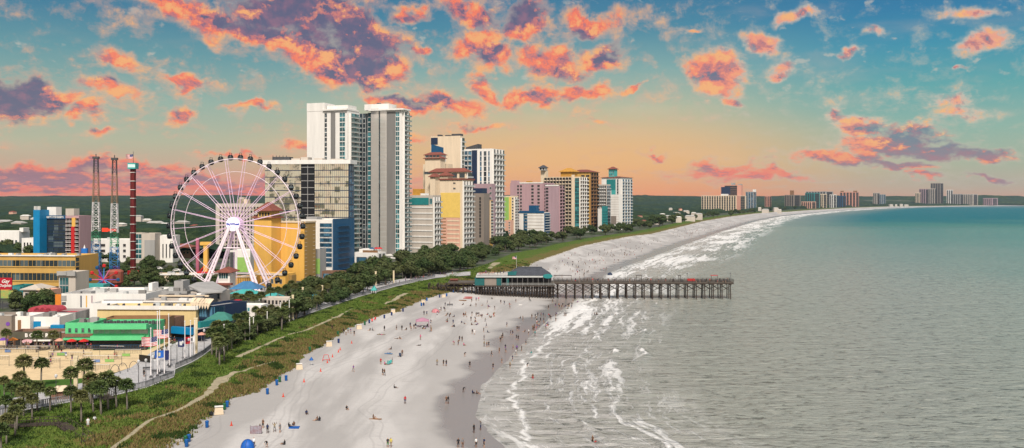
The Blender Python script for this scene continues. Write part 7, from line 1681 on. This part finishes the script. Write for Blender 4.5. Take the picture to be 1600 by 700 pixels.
for k, (px_, py_, lb) in enumerate(((342, 647, 'big tan storage box at the dune edge, lowest in the picture'), (467.5, 577, 'tan storage box on the sand spur left of the red frame'), (514, 541, 'tan storage box at the dune edge below the five people'), (561, 514, 'tan storage box just left of the red chairs'), (614, 489, 'tan storage box up the beach behind a navy bin'), (661, 474, 'tan storage box behind the navy bin pair'), (693, 464.5, 'uppermost tan storage box, between navy and blue bins'))):
    s_ = (1.75, 1.6, 1.7, 1.7, 1.6, 1.6, 1.5)[k]; t = thing('storage_box', lb, 'box', gpt(px_, py_), R(20), 'tan boxes along the dune edge'); b = MB(); b.add([(-s_*.5, -s_*.32, 0), (s_*.5, -s_*.32, 0), (s_*.5, s_*.32, 0), (-s_*.5, s_*.32, 0), (-s_*.42, -s_*.22, s_*.72), (s_*.42, -s_*.22, s_*.72), (s_*.42, s_*.28, s_*.8), (-s_*.42, s_*.28, s_*.8)], [(3, 2, 1, 0), (4, 5, 6, 7), (0, 1, 5, 4), (1, 2, 6, 5), (2, 3, 7, 6), (3, 0, 4, 7)]); b.build('body', tanm, t)
    MB().box(-s_*.45, s_*.45, -s_*.25, s_*.32, s_*.81, s_*.87).build('lid', M['white'], t)
cone = MB().box(-.25, .25, -.25, .25, 0, .05).lathe([(.18, .05), (.10, .5), (.03, .85)], 8).mesh('cone', [mat('cone_red', (.60, .05, .02), .5)])
for px_, py_, lb in ((361.5, 665, 'red cone on pale sand above the windbreak, lowest of all cones'), (442.5, 620, 'red cone right of the lone blue bin'), (475, 597, 'red cone below the tan box on the sand spur'), (501, 580.5, 'red cone below left of the red frame'), (511.5, 567, 'red cone at the foot of the red frame'), (519.5, 558, 'red cone right of the red frame'), (528.7, 550.5, 'lower one of two close red cones above the red frame'), (531.5, 547, 'upper one of two close red cones above the red frame'), (549.5, 536.5, 'dark red cone farthest from the red frame')): put(cone, 'traffic_cone', lb, 'cone', px_, py_, 0, 'cones on the beach')
t = thing('equipment_stand', 'red tubular A-shaped frame standing on the sand among cones', 'stand', gpt(509.5, 564), R(10))
for s in (-1, 1):
    b = MB(); b.tube([(s*.95, -.5, 0), (s*.5, 0, 1.6)], .06, 6); b.build('leg', M['red'], t); b = MB(); b.tube([(s*.95, .5, 0), (s*.5, 0, 1.6)], .06, 6); b.build('leg', M['red'], t)
MB().tube([(-.5, 0, 1.6), (.5, 0, 1.6)], .07, 6).build('top_bar', M['red'], t); MB().tube([(-.85, -.35, .4), (.85, -.35, .4)], .07, 6).build('cross_bar', M['red'], t)
def dome(name, label, px, py, r, m, h=None, rz=0, z=None):
    h = h or r*.8; n, k_ = 14, 6; b = MB(); vs = []
    for j in range(k_+1):
        f = math.pi/2*j/k_
        for i in range(n+1): a = math.pi*1.35*i/n-.2; vs.append((r*math.cos(f)*math.cos(a), r*math.cos(f)*math.sin(a), h*math.sin(f)))
    b.add(vs, [(j*(n+1)+i, j*(n+1)+i+1, (j+1)*(n+1)+i+1, (j+1)*(n+1)+i) for j in range(k_) for i in range(n)])
    t = thing(name, label, 'tent', gpt(px, py, z), R(rz)); b.build('canopy', m, t, smooth=True)
    b = MB()
    for a in (-.2, 1.2, 2.6): b.tube([(r*1.01*math.cos(math.pi/2*j/8)*math.cos(a), r*1.01*math.cos(math.pi/2*j/8)*math.sin(a), h*1.01*math.sin(math.pi/2*j/8)) for j in range(9)], .025, 4)
    b.build('pole', M['dgrey'], t); MB().box(-r*.7, r*.7, -r*.6, r*.7, .0, .03).build('ground_sheet', M['navy'], t); return t
dome('dome_tent', 'bright blue half-dome beach tent at the bottom edge', 387, 700, 1.15, mat('tent_bright_blue', (.01, .10, .42), .5), 1.5, 200); dome('dome_tent', 'pink half-dome beach tent in the upper beach', 680.5, 488, 1.5, mat('tent_pink', (.50, .20, .22), .6), 1.4, 190)
dome('dome_tent', 'tiny dark round sunshade beyond the pier', 953, 430, 1.5, M['navy'], 1.6, 190)
t = thing('windbreak', 'grey and red beach windbreak screen left of the standing group', 'windbreak', gpt(400, 678), R(12)); b = MB(); n = 12
b.add([(-1.0+2*i/n, .05*math.sin(i*1.7), z) for z in (.05, 1.45) for i in range(n+1)], [(i, i+1, n+2+i, n+1+i) for i in range(n)]); b.build('cloth', mat('windbreak_cloth', (.30, .32, .38), .8, .3, .6, col2=(.22, .10, .10)), t)
for x_ in (-1.0, 0, 1.0): MB().tube([(x_, .03, 0), (x_, .03, 1.6)], .03, 5).build('stake', M['wood'], t)
bl = MB().box(-1.3, 1.3, -.9, .9, 0, .03); tag(bl.build('blanket', mat('blue_blanket', (.01, .10, .38), .8, .3, .3), None, gpt(456.5, 668), .1), 'bright blue blanket under the two seated people', 'blanket')
tag(MB().box(-1.2, 1.2, -.3, .3, 0, .08).build('bodyboard', M['brown'], None, gpt(586.5, 655), R(0)), 'brown board lying beside the brown kneeling person', 'board')
# pink canopy frame, red boats, benches, chairs
t = thing('pink_canopy', 'pink framed sun canopy over the largest group on the upper beach', 'canopy', gpt(660, 511), R(8)); pkm = mat('canopy_pink', (.40, .20, .28), .7)
MB().add([(-2.2, -1.6, 2.3), (2.2, -1.6, 2.3), (2.2, 1.6, 2.3), (-2.2, 1.6, 2.3), (0, 0, 3.2), (-2.2, -1.62, 2.0), (2.2, -1.62, 2.0)], [(0, 1, 4), (1, 2, 4), (2, 3, 4), (3, 0, 4), (5, 6, 1, 0)]).build('cloth', pkm, t)
for x_ in (-2.1, 2.1):
    for y_ in (-1.5, 1.5): MB().tube([(x_, y_, 0), (x_, y_, 2.3)], .06, 5).build('post', pkm, t)
MB().tube([(-2.1, -1.5, .2), (2.1, -1.5, 2.2)], .05, 5).build('brace', pkm, t)
def boat(label, px, py, m, rz=0, l=3.4):
    b = MB(); n = 9; vs = []
    for i in range(n):
        u_ = -1+2*i/(n-1); w_ = .38*(1-abs(u_)**2.6)+.02; vs += [(u_*l/2, -w_, .38), (u_*l/2, -w_*.5, .02), (u_*l/2, w_*.5, .02), (u_*l/2, w_, .38)]
    b.add(vs, [(i*4+j, (i+1)*4+j, (i+1)*4+j+1, i*4+j+1) for i in range(n-1) for j in range(3)]+[(i*4+3, (i+1)*4+3, (i+1)*4, i*4) for i in range(n-1)]); return tag(b.build('kayak', m, None, gpt(px, py), R(rz)), label, 'kayak')
boat('red kayak lying nearest the pier legs', 732, 465, M['red'], 4); boat('red kayak lying just in front of the other red one', 730, 467, mat('faded_red', (.45, .12, .10)), -3); boat('brown upturned kayak below the red ones', 723, 470, M['brown'], 2, 3.2)
bench = MB().box(-1.2, 1.2, -.25, .25, .38, .46).box(-1.1, -1.0, -.2, .2, 0, .38).box(1.0, 1.1, -.2, .2, 0, .38).box(-1.2, 1.2, .2, .28, .5, .85).mesh('bench', [M['dgrey']])
put(bench, 'beach_bench', 'dark bench on the sand left of the seated one below the boats', 'bench', 703, 478, 5)
def chair(name, label, px, py, m, rz=0, group=None):
    t = thing(name, label, 'chair', gpt(px, py), R(rz), group); MB().box(-.3, .3, -.3, .25, .28, .34).build('seat', m, t); b = MB().add([(-.3, .25, .34), (.3, .25, .34), (.3, .5, 1.0), (-.3, .5, 1.0), (-.3, .29, .34), (.3, .29, .34), (.3, .54, 1.0), (-.3, .54, 1.0)], [(0, 1, 2, 3), (7, 6, 5, 4), (0, 4, 5, 1), (3, 2, 6, 7), (0, 3, 7, 4), (1, 5, 6, 2)]); b.build('backrest', m, t)
    b = MB()
    for x_ in (-.28, .28): b.tube([(x_, -.3, 0), (x_, .3, .5)], .02, 4); b.tube([(x_, .3, 0), (x_, -.3, .32)], .02, 4)
    b.build('frame', M['rail'], t); return t
for k, (px_, py_) in enumerate(((603.5, 569.5), (606.5, 570), (609.5, 568.8))): chair('folding_chair', ['left green folding chair of the three in a row', 'middle green folding chair of the three in a row', 'right green folding chair of the three in a row'][k], px_, py_, M['turq'], -60+k*20)
chair('folding_chair', 'left red folding chair by the tan box at the dune foot', 581.5, 503, M['red'], 10); chair('folding_chair', 'right red folding chair by the tan box at the dune foot', 585.5, 500.5, M['red'], -20); chair('folding_chair', 'dark folding chair under the person right of the blue lounger', 625.5, 557.6, M['navy'], 20); chair('folding_chair', 'dark folding chair right in front of the pier pilings', 829, 471, M['dgrey'], 40)
tag(MB().box(-1.1, 1.1, -.35, .35, .12, .2).box(-1, -.9, -.3, .3, 0, .12).box(.9, 1., -.3, .3, 0, .12).build('lounger', mat('lounger_blue', (.10, .22, .40)), None, gpt(607, 553.3), R(-8)), 'pale blue lounger with a person lying on it', 'lounger')
t = thing('parasol', 'closed blue parasol stuck in the sand by the sand spur', 'parasol', gpt(486.5, 571)); MB().tube([(0, 0, 0), (0, 0, 2.1)], .03, 5).build('pole', M['white'], t); MB().lathe([(.55, 1.3), (.5, 1.45), (.03, 2.15)], 8).build('canopy', M['binblue'], t)
tag(MB().lathe([(.3, 0), (.45, .2), (.35, .55), (.1, .7)], 9).build('beach_bag', M['black'], None, gpt(330, 648.5)), 'black bag left of the lowest tan box', 'bag'); tag(MB().box(-.7, .7, -.4, .4, .0, .18).build('surfboard', M['white'], None, gpt(813, 476.5)), 'short white board on sand below the pier restaurant', 'board')

# boardwalk railings
def railing(name, label, pix, z=5.06, m=M['woodg'], h=1.15, low_=1.1):
    P = [at(a, b_, z) for a, b_ in pix]; t = thing(name, label, 'railing', P[0]); o0 = P[0]; pan = MB(); top = MB(); n_post = 0; pm_ = MB().box(-.09, .09, -.09, .09, -low_, h+.1).mesh('post', [m])
    for i in range(len(P)-1):
        a, c = P[i]-o0, P[i+1]-o0; L_ = (c-a).length; d = (c-a)/L_; s_ = Vector((-d.y, d.x, 0))
        def bar(b, q0, q1, z0, z1, w_):
            v = [q0+s_*w_, q1+s_*w_, q1-s_*w_, q0-s_*w_]; b.add([(p.x, p.y, z0) for p in v]+[(p.x, p.y, z1) for p in v], [(0, 1, 2, 3), (7, 6, 5, 4), (0, 4, 5, 1), (1, 5, 6, 2), (2, 6, 7, 3), (3, 7, 4, 0)])
        bar(top, a, c, h, h+.09, .11); bar(pan, a, c, -.45, -.02, .06)
        nn = max(1, int(L_/2.4))
        for k in range(nn):
            if n_post < 90: obj('post', pm_, t, a+d*(L_*k/nn)); n_post += 1
        ns_ = int(L_/.34)
        for k in range(ns_): q = a+d*(L_*(k+.5)/ns_); bar(pan, q-d*.09, q+d*.09, .06, h-.04, .02)
    pan.build('balusters', m, t); top.build('handrail', m, t); return t
railing('boardwalk_railing', 'grey timber railing along the curving near edge of the boardwalk', [(-60, 662), (43, 638.5), (110, 626.5), (178, 616.5), (228, 604.5), (272, 587.5)])
railing('boardwalk_railing', 'grey timber railing around the second bulge of the boardwalk below the red flag', [(274, 575.5), (300, 564.5), (317, 554.5), (331, 543.5), (346, 537)])
railing('boardwalk_railing', 'thin railing between the boardwalk and the middle dunes', [(350, 536), (400, 519), (440, 504), (500, 483), (560, 463), (620, 446), (680, 433)])
# boardwalk legs are covered by a skirt wall
t = railing('court_fence', 'low dark fence between the sand courts and the walk before the bars', [(-40, 546), (60, 546), (160, 545.5), (232, 544)], 5.04, M['dgrey'], 1.0, 0)
# cream columns
crm = mat('cream_column', (.66, .55, .36), .7, .1, 1)
for px_, pb, pt, w_, lb in ((118.5, 613, 557, .36, 'tall square cream column standing on the plaza at the lower left'), (306, 556, 497, .42, 'tall square cream column right of the red flag'), (503.5, 466, 446, .32, 'slim cream column in the trees left of the blue hotel foot'), (532, 447, 436, .30, 'short cream column before the blue hotel'), (587, 447, 424, .36, 'cream column beside the tiny turquoise kiosk'), (615, 443, 423, .34, 'cream column at the end of the tree belt'), (457.5, 500, 461, .32, 'cream column by the turquoise canopy and the palms'), (473, 480, 449, .3, 'pale column under the turquoise tent')):
    p = at(px_, pb, 5.06); H_ = zat(pt, p.y)-5; t = thing('cream_column', lb, 'column', (p.x, p.y, 5.06), R(15)); b = MB(); b.box(-w_, w_, -w_, w_, 0.5, H_-.3); b.build('shaft', crm, t); MB().box(-w_-.12, w_+.12, -w_-.12, w_+.12, 0, .49).build('base', M['grey'], t); MB().box(-w_-.06, w_+.06, -w_-.06, w_+.06, H_-.29, H_).build('cap', crm, t)
# flagpoles
wht = [mat('flag_plain_white', (.72, .72, .72), .8), mat('flag_emblem_grey', (.12, .12, .16), .8)]; blu = [mat('flag_royal', (.02, .12, .48), .8), mat('flag_emblem_pale', (.5, .5, .4), .8)]; nav = [mat('flag_navy', (.02, .03, .12), .8), wht[0]]; rd = [mat('flag_scarlet', (.52, .02, .03), .8), mat('flag_emblem_dark', (.15, .02, .04), .8)]
def fl(px, pb, pt, me, fy, lb): p = at(px, pb, 5.06); flagpole('flagpole', lb, px, p.y, 5.06, zat(pt, p.y), me, zat(fy, p.y) if fy else 0, .10)
fl(235.6, 590, 514, flag_mesh(.1, .1, wht), 520, 'bare white flagpole at the left end of the row')
fl(246, 588, 488, flag_mesh(3.7, 2.1, usa, 'usa'), 525, 'flagpole flying the lower, nearer American flag'); fl(249.4, 584, 484, flag_mesh(1.9, 1.3, wht, 'badge'), 553.5, 'flagpole with a white flag hanging low near the plaza')
fl(256.8, 587, 512, flag_mesh(2.2, 1.6, blu, 'badge'), 547, 'flagpole with a royal blue flag with a pale mark'); fl(263.6, 571, 492, flag_mesh(3.8, 2.1, usa, 'usa'), 513.5, 'flagpole flying the higher, farther American flag')
fl(264.8, 574, 530, flag_mesh(1.3, 2.2, nav), 547, 'short flagpole with a drooping navy flag behind the royal blue one'); fl(288.9, 563, 503, flag_mesh(1.7, 1.8, nav, 'badge'), 530, 'flagpole with a navy flag with a white mark'); fl(297.7, 561, 502, flag_mesh(1.5, 1.7, rd, 'badge'), 526, 'flagpole with the scarlet flag'); fl(304.3, 559, 503, flag_mesh(1.2, 1.4, wht, 'badge'), 525.5, 'flagpole with a white flag right of the scarlet one')
fl(350, 551, 508, flag_mesh(1.5, 1.2, blu, 'badge'), 512, 'flagpole with a blue flag in front of the palm clump')
for px_, pb, pt, lb in ((367.5, 535, 509, 'white pole right of the palm clump'), (390, 531, 497, 'left one of two close white poles at the dune edge'), (396, 527, 497, 'right one of two close white poles at the dune edge'), (361, 534, 510, 'pale pole half hidden in the palm clump'), (417.5, 517, 488, 'white pole among the middle palms'), (438, 505, 474, 'white pole left of the turquoise canopy posts'), (452, 503, 470, 'white pole right of the turquoise canopy posts')):
    p = at(px_, pb, 5.06); t = thing('white_pole', lb, 'pole', (p.x, p.y, 5)); H_ = zat(pt, p.y)-5; MB().tube([(0, 0, 0), (0, 0, H_)], .12, 6).build('shaft', M['white'], t); MB().lathe([(.12, H_), (.2, H_+.1), (.05, H_+.3)], 8).build('finial', M['white'], t)
# street lamps and slim dark posts on the boardwalk
lampm = MB().tube([(0, 0, 0), (0, 0, 4.4)], [.09, .05], 6).mesh('post', [M['dgrey']]); lamph = MB().lathe([(.08, 4.4), (.26, 4.55), (.30, 4.95), (.08, 5.15)], 8).mesh('lantern', [mat('lantern_glass', (.55, .55, .55), .4)])
for k, (px_, pb, lb) in enumerate(((216.5, 600, 'first dark lamp post on the plaza, left of all flagpoles'), (228, 598, 'second dark lamp post on the plaza'), (239, 592, 'dark lamp post between the two leftmost flagpoles'), (267, 571, 'dark lamp post right of the tall flagpole'), (276.5, 569, 'dark lamp post in the middle of the plaza bulge'), (285.5, 566, 'dark lamp post left of the navy badge flag'), (295, 561, 'dark lamp post under the scarlet flag'), (303, 556, 'dark lamp post next to the cream column'), (87.5, 626, 'curved-top dark lamp among the lower left palms'), (319, 545, 'dark lamp post right of the cream column'))):
    p = at(px_, pb, 5.06); t = thing('street_lamp', lb, 'lamp', (p.x, p.y, 5.06)); obj('post', lampm, t); obj('lantern', lamph, t)
# volleyball courts
nets = ((30, 560, 60), (0, 572, 30), (110, 566, 70), (72, 576, 44), (160, 572, 60), (60, 556, 40), (200, 562, 40), (130, 580, 40), (175, 556, 40), (150, 587, 44))
nm_ = mat('net_cord', (.04, .04, .05), .8)
for k, (px_, py_, w_) in enumerate(nets):
    p = at(px_, py_, 5.03); hw = w_*p.y/F/2; t = thing('volleyball_net', ['net over the left courts behind the pair of palms', 'net cut by the left edge of the picture', 'net in the middle courts behind the players', 'low net nearest the pair of palms', 'net in front of the green cafe', 'net near the fence below the bar front', 'net at the right end of the courts', 'net left of the big palm by the cream column', 'far net below the cafe balcony', 'nearest net beside the curved arches'][k], 'net', p, R(random.uniform(-6, 6)))
    for s in (-1, 1): MB().tube([(s*hw, 0, 0), (s*hw, 0, 2.5)], .05, 5).build('post', M['dgrey'], t)
    b = MB(); 
    for z in (1.5, 1.75, 2.0, 2.25, 2.42): b.box(-hw, hw, -.012, .012, z-.012, z+.012)
    n = int(hw*2/.4)
    for q in range(n): x_ = -hw+2*hw*q/n; b.box(x_-.01, x_+.01, -.01, .01, 1.5, 2.42)
    b.build('net', nm_, t); MB().box(-hw, hw, -.02, .02, 2.43, 2.50).build('tape', M['white'], t)
for px_, py_, c, w_, lb in ((12, 551, 'blue', 9, 'pale blue banner at the left end of the courts'), (151, 566.5, 'blue', 10, 'blue banner right of the cream column'), (171, 566, 'lime', 14, 'light green banner at the court right of the blue banner'), (95, 556, 'lime', 12, 'green banner on the far court'), (100, 558-3, 'blue', 8, 'blue banner beside the green one on the far court'), (197, 557, 'lime', 12, 'green banner at the right end of the courts')):
    p = at(px_, py_, 5.03); hw = w_*p.y/F/2; t = thing('banner', lb, 'banner', p); MB().box(-hw, hw, -.03, .03, .1, .75).build('cloth', mat('banner_'+c, {'blue': (.14, .22, .42), 'lime': (.22, .42, .12)}[c], .7), t)
    for s in (-1, 1): MB().tube([(s*hw, .05, 0), (s*hw, .05, .8)], .03, 5).build('stake', M['dgrey'], t)
for k, px_ in enumerate((180, 192, 209)):
    p = at(px_, 584-k*3, 5.04); t = thing('arch', ['left dark arch frame beside the courts', 'middle dark arch frame beside the courts', 'right dark arch frame beside the courts'][k], 'arch', p); MB().tube([(1.1*math.cos(math.pi*q/12), 0, 2.0*math.sin(math.pi*q/12)+.02) for q in range(13)], .06, 6).build('hoop', M['dgrey'], t)
p = at(136, 600, 5.06); t = thing('red_cabinet', 'dark red cabinet with a white top behind the palms on the plaza', 'cabinet', p); MB().box(-.55, .55, -.4, .4, 0, 1.9).build('body', mat('cabinet_red', (.30, .02, .03)), t); MB().box(-.6, .6, -.45, .45, 1.91, 2.1).build('top', M['white'], t)
p = at(98, 622, 5.06); t = thing('picnic_hut', 'small hut with pale roof and brick sides among the lower left palms', 'hut', p, R(15)); MB().box(-1.8, 1.8, -1.2, 1.2, 0, 1.6).build('wall', M['brick'], t); MB().add([(-2.3, -1.7, 1.6), (2.3, -1.7, 1.6), (2.3, 1.7, 1.6), (-2.3, 1.7, 1.6), (-1, 0, 2.5), (1, 0, 2.5)], [(0, 1, 5, 4), (1, 2, 5), (2, 3, 4, 5), (3, 0, 4), (3, 2, 1, 0)]).build('roof', M['cream'], t)
def stall_umbrella(px, py, c, lb, z=5.06):
    p = at(px, py, z); t = thing('parasol', lb, 'parasol', p); MB().tube([(0, 0, 0), (0, 0, 2.3)], .04, 5).build('pole', M['rail'], t); MB().lathe([(1.3, 2.0), (.7, 2.4), (.03, 2.65)], 10).build('canopy', M[c], t)
for px_, py_, c, lb in ((5, 543, 'purple', 'purple parasol at the left edge before the shops'), (112, 545, 'red', 'left red parasol before the green cafe'), (131, 545, 'red', 'right red parasol before the green cafe'), (20, 543, 'orange', 'orange parasol at the left end of the bar front'), (93, 544, 'salmon', 'salmon parasol at the right end of the bar front'), (315, 534, 'salmon', 'salmon parasol right of the cream column')): stall_umbrella(px_, py_, c, lb)
# dark fence screens and little dune boardwalks
def walkway(name, label, pix, w_, z=4.6):
    P = [gpt(a, b_, None) for a, b_ in pix]; t = thing(name, label, 'walkway', P[0]); b = MB(); r = MB()
    for i in range(len(P)-1):
        a, c = P[i]-P[0], P[i+1]-P[0]; a.z += .35; c.z += .35; d = (c-a).normalized(); s_ = Vector((-d.y, d.x, 0)).normalized()*w_/2
        b.add([a+s_, c+s_, c-s_, a-s_, a+s_-Vector((0, 0, .2)), c+s_-Vector((0, 0, .2)), c-s_-Vector((0, 0, .2)), a-s_-Vector((0, 0, .2))], [(3, 2, 1, 0), (4, 5, 6, 7), (0, 1, 5, 4), (2, 3, 7, 6)])
        for q in (-1, 1):
            r.tube([a+s_*q+Vector((0, 0, .9)), c+s_*q+Vector((0, 0, .9))], .05, 4)
            for k in range(6): e = a.lerp(c, k/5)+s_*q; r.tube([e+Vector((0, 0, -.8)), e+Vector((0, 0, .9))], .05, 4)
    b.build('deck', M['wood'], t); r.build('rail', M['wood'], t); return t
walkway('dune_walkway', 'weathered timber walkway crossing the dunes at the lower left', [(8, 668), (60, 665), (95, 664), (137, 692)], 2.0)
walkway('dune_walkway', 'short timber ramp from the plaza down to the dune trail', [(155, 616), (172, 626)], 2.2)
for px_, py_, lb in ((240, 573, 'black fence screen with a white mark behind the white flag'),):
    p = at(226, 566, 5.06); t = thing('fence_screen', lb, 'fence', p, R(-28)); MB().box(-1.9, 1.9, -.05, .05, .1, 1.7).build('screen', M['black'], t); MB().lathe([(.3, -.02), (.3, .02)], 14)
for k, (px_, py_) in enumerate(((230, 578), (244, 583), (252, 584), (262, 585))):
    t = put(bench, 'bench', ['bench on the plaza, leftmost of four by the flagpoles', 'second bench from the left by the flagpoles', 'third bench from the left by the flagpoles', 'bench on the plaza nearest the railing bend'][k], 'bench', px_, py_, 20, None, 5.06, .8)
# parked cars on the lot behind the grove
def car(label, px, py, c, rz):
    p = at(px, py, 5.03); t = thing('parked_car', label, 'car', p, R(rz)); b = MB(); prof = [(-2.2, .35), (-2.2, .85), (-1.5, .95), (-.9, 1.42), (.7, 1.42), (1.3, .98), (2.15, .82), (2.2, .35)]
    n = len(prof); b.add([(x, -.85, z) for x, z in prof]+[(x, .85, z) for x, z in prof], [tuple(range(n)), tuple(range(n, 2*n))[::-1]]+[(i, n+i, n+(i+1) % n, (i+1) % n) for i in range(n)]); b.build('body', M[c], t)
    MB().add([(-1.35, -.86, .98), (1.15, -.86, 1.0), (.66, -.86, 1.36), (-.85, -.86, 1.36)], [(0, 1, 2, 3)]).build('side_window', M['glass'], t)
    for x_ in (-1.35, 1.35):
        for y_ in (-.8, .8): b = MB().lathe([(.33, -.1), (.33, .1)], 12); b.v = [(v[0], v[2], v[1]+.33) for v in b.v]; b.build('wheel', M['black'], t, (x_, y_, 0))
for k, (px_, py_, c) in enumerate(((231, 417, 'white'), (240, 416, 'rail'), (228, 422, 'rail'), (248, 421, 'white'), (276, 424, 'white'), (288, 426, 'navy'), (262, 421, 'dgrey'))): car(['white car at the back of the lot left of the wheel', 'silver car at the back of the lot left of the wheel', 'silver car nearest the drop tower', 'white car in the front row left of the wheel', 'white car behind the lower left rim of the wheel', 'navy car right under the left rim', 'dark grey car between the white ones'][k], px_, py_, c, random.uniform(-15, 15))
# roof clutter on the flat roofs of the low buildings
rnd = random.Random(77)
for nm_2, n_ in (('white_long_hall', 9), ('yellow_hall', 6), ('grey_hall', 7), ('slatted_hall', 5), ('office_block', 8), ('clerestory_hall', 4), ('teal_shop', 3), ('tan_store', 5), ('green_cafe', 3), ('apartment_block', 6), ('grey_shop', 3)):
    t = bpy.data.objects.get(nm_2)
    rf = [c for c in t.children if c.name.startswith('roof') and c.type == 'MESH' and len(c.data.vertices) == 8][:1]
    if not rf: continue
    rf = rf[0]; xs_ = [v.co.x for v in rf.data.vertices]; ys_ = [v.co.y for v in rf.data.vertices]; zt_3 = max(v.co.z for v in rf.data.vertices)
    for k in range(n_):
        a, c = rnd.uniform(.5, 1.3), rnd.uniform(.5, 1.); x_ = rnd.uniform(min(xs_)+2, max(xs_)-2); y_ = rnd.uniform(min(ys_)+1.5, max(ys_)-1.5); h_ = rnd.uniform(.6, 1.7)
        b = MB().box(-a, a, -c, c, 0, h_)
        if k % 3 == 0: b.lathe([(.35, h_), (.35, h_+.25)], 8)
        obj('rooftop_unit', b.mesh('rooftop_unit', [M[rnd.choice(('rail', 'grey', 'white', 'mgrey'))]]), t, rf.location+Matrix.Rotation(rf.rotation_euler.z, 3, 'Z')@Vector((x_, y_, zt_3+.01)), rf.rotation_euler.z)
finish_rest()

# ------------------------------------------------------------------ the air over the bay
hz = MB().box(-12500, 14500, -450, 9990, -7, 260).build('haze', None)
hz.data.materials.clear(); hm_ = bpy.data.materials.new('haze_air'); hm_.use_nodes = True; t_ = hm_.node_tree; t_.nodes.clear()
pv = t_.nodes.new('ShaderNodeVolumePrincipled'); pv.inputs['Density'].default_value = 2.8e-5; pv.inputs['Color'].default_value = (.62, .76, .95, 1); pv.inputs['Anisotropy'].default_value = .1
ou = t_.nodes.new('ShaderNodeOutputMaterial'); t_.links.new(pv.outputs[0], ou.inputs['Volume']); hz.data.materials.append(hm_); hz['kind'] = 'stuff'
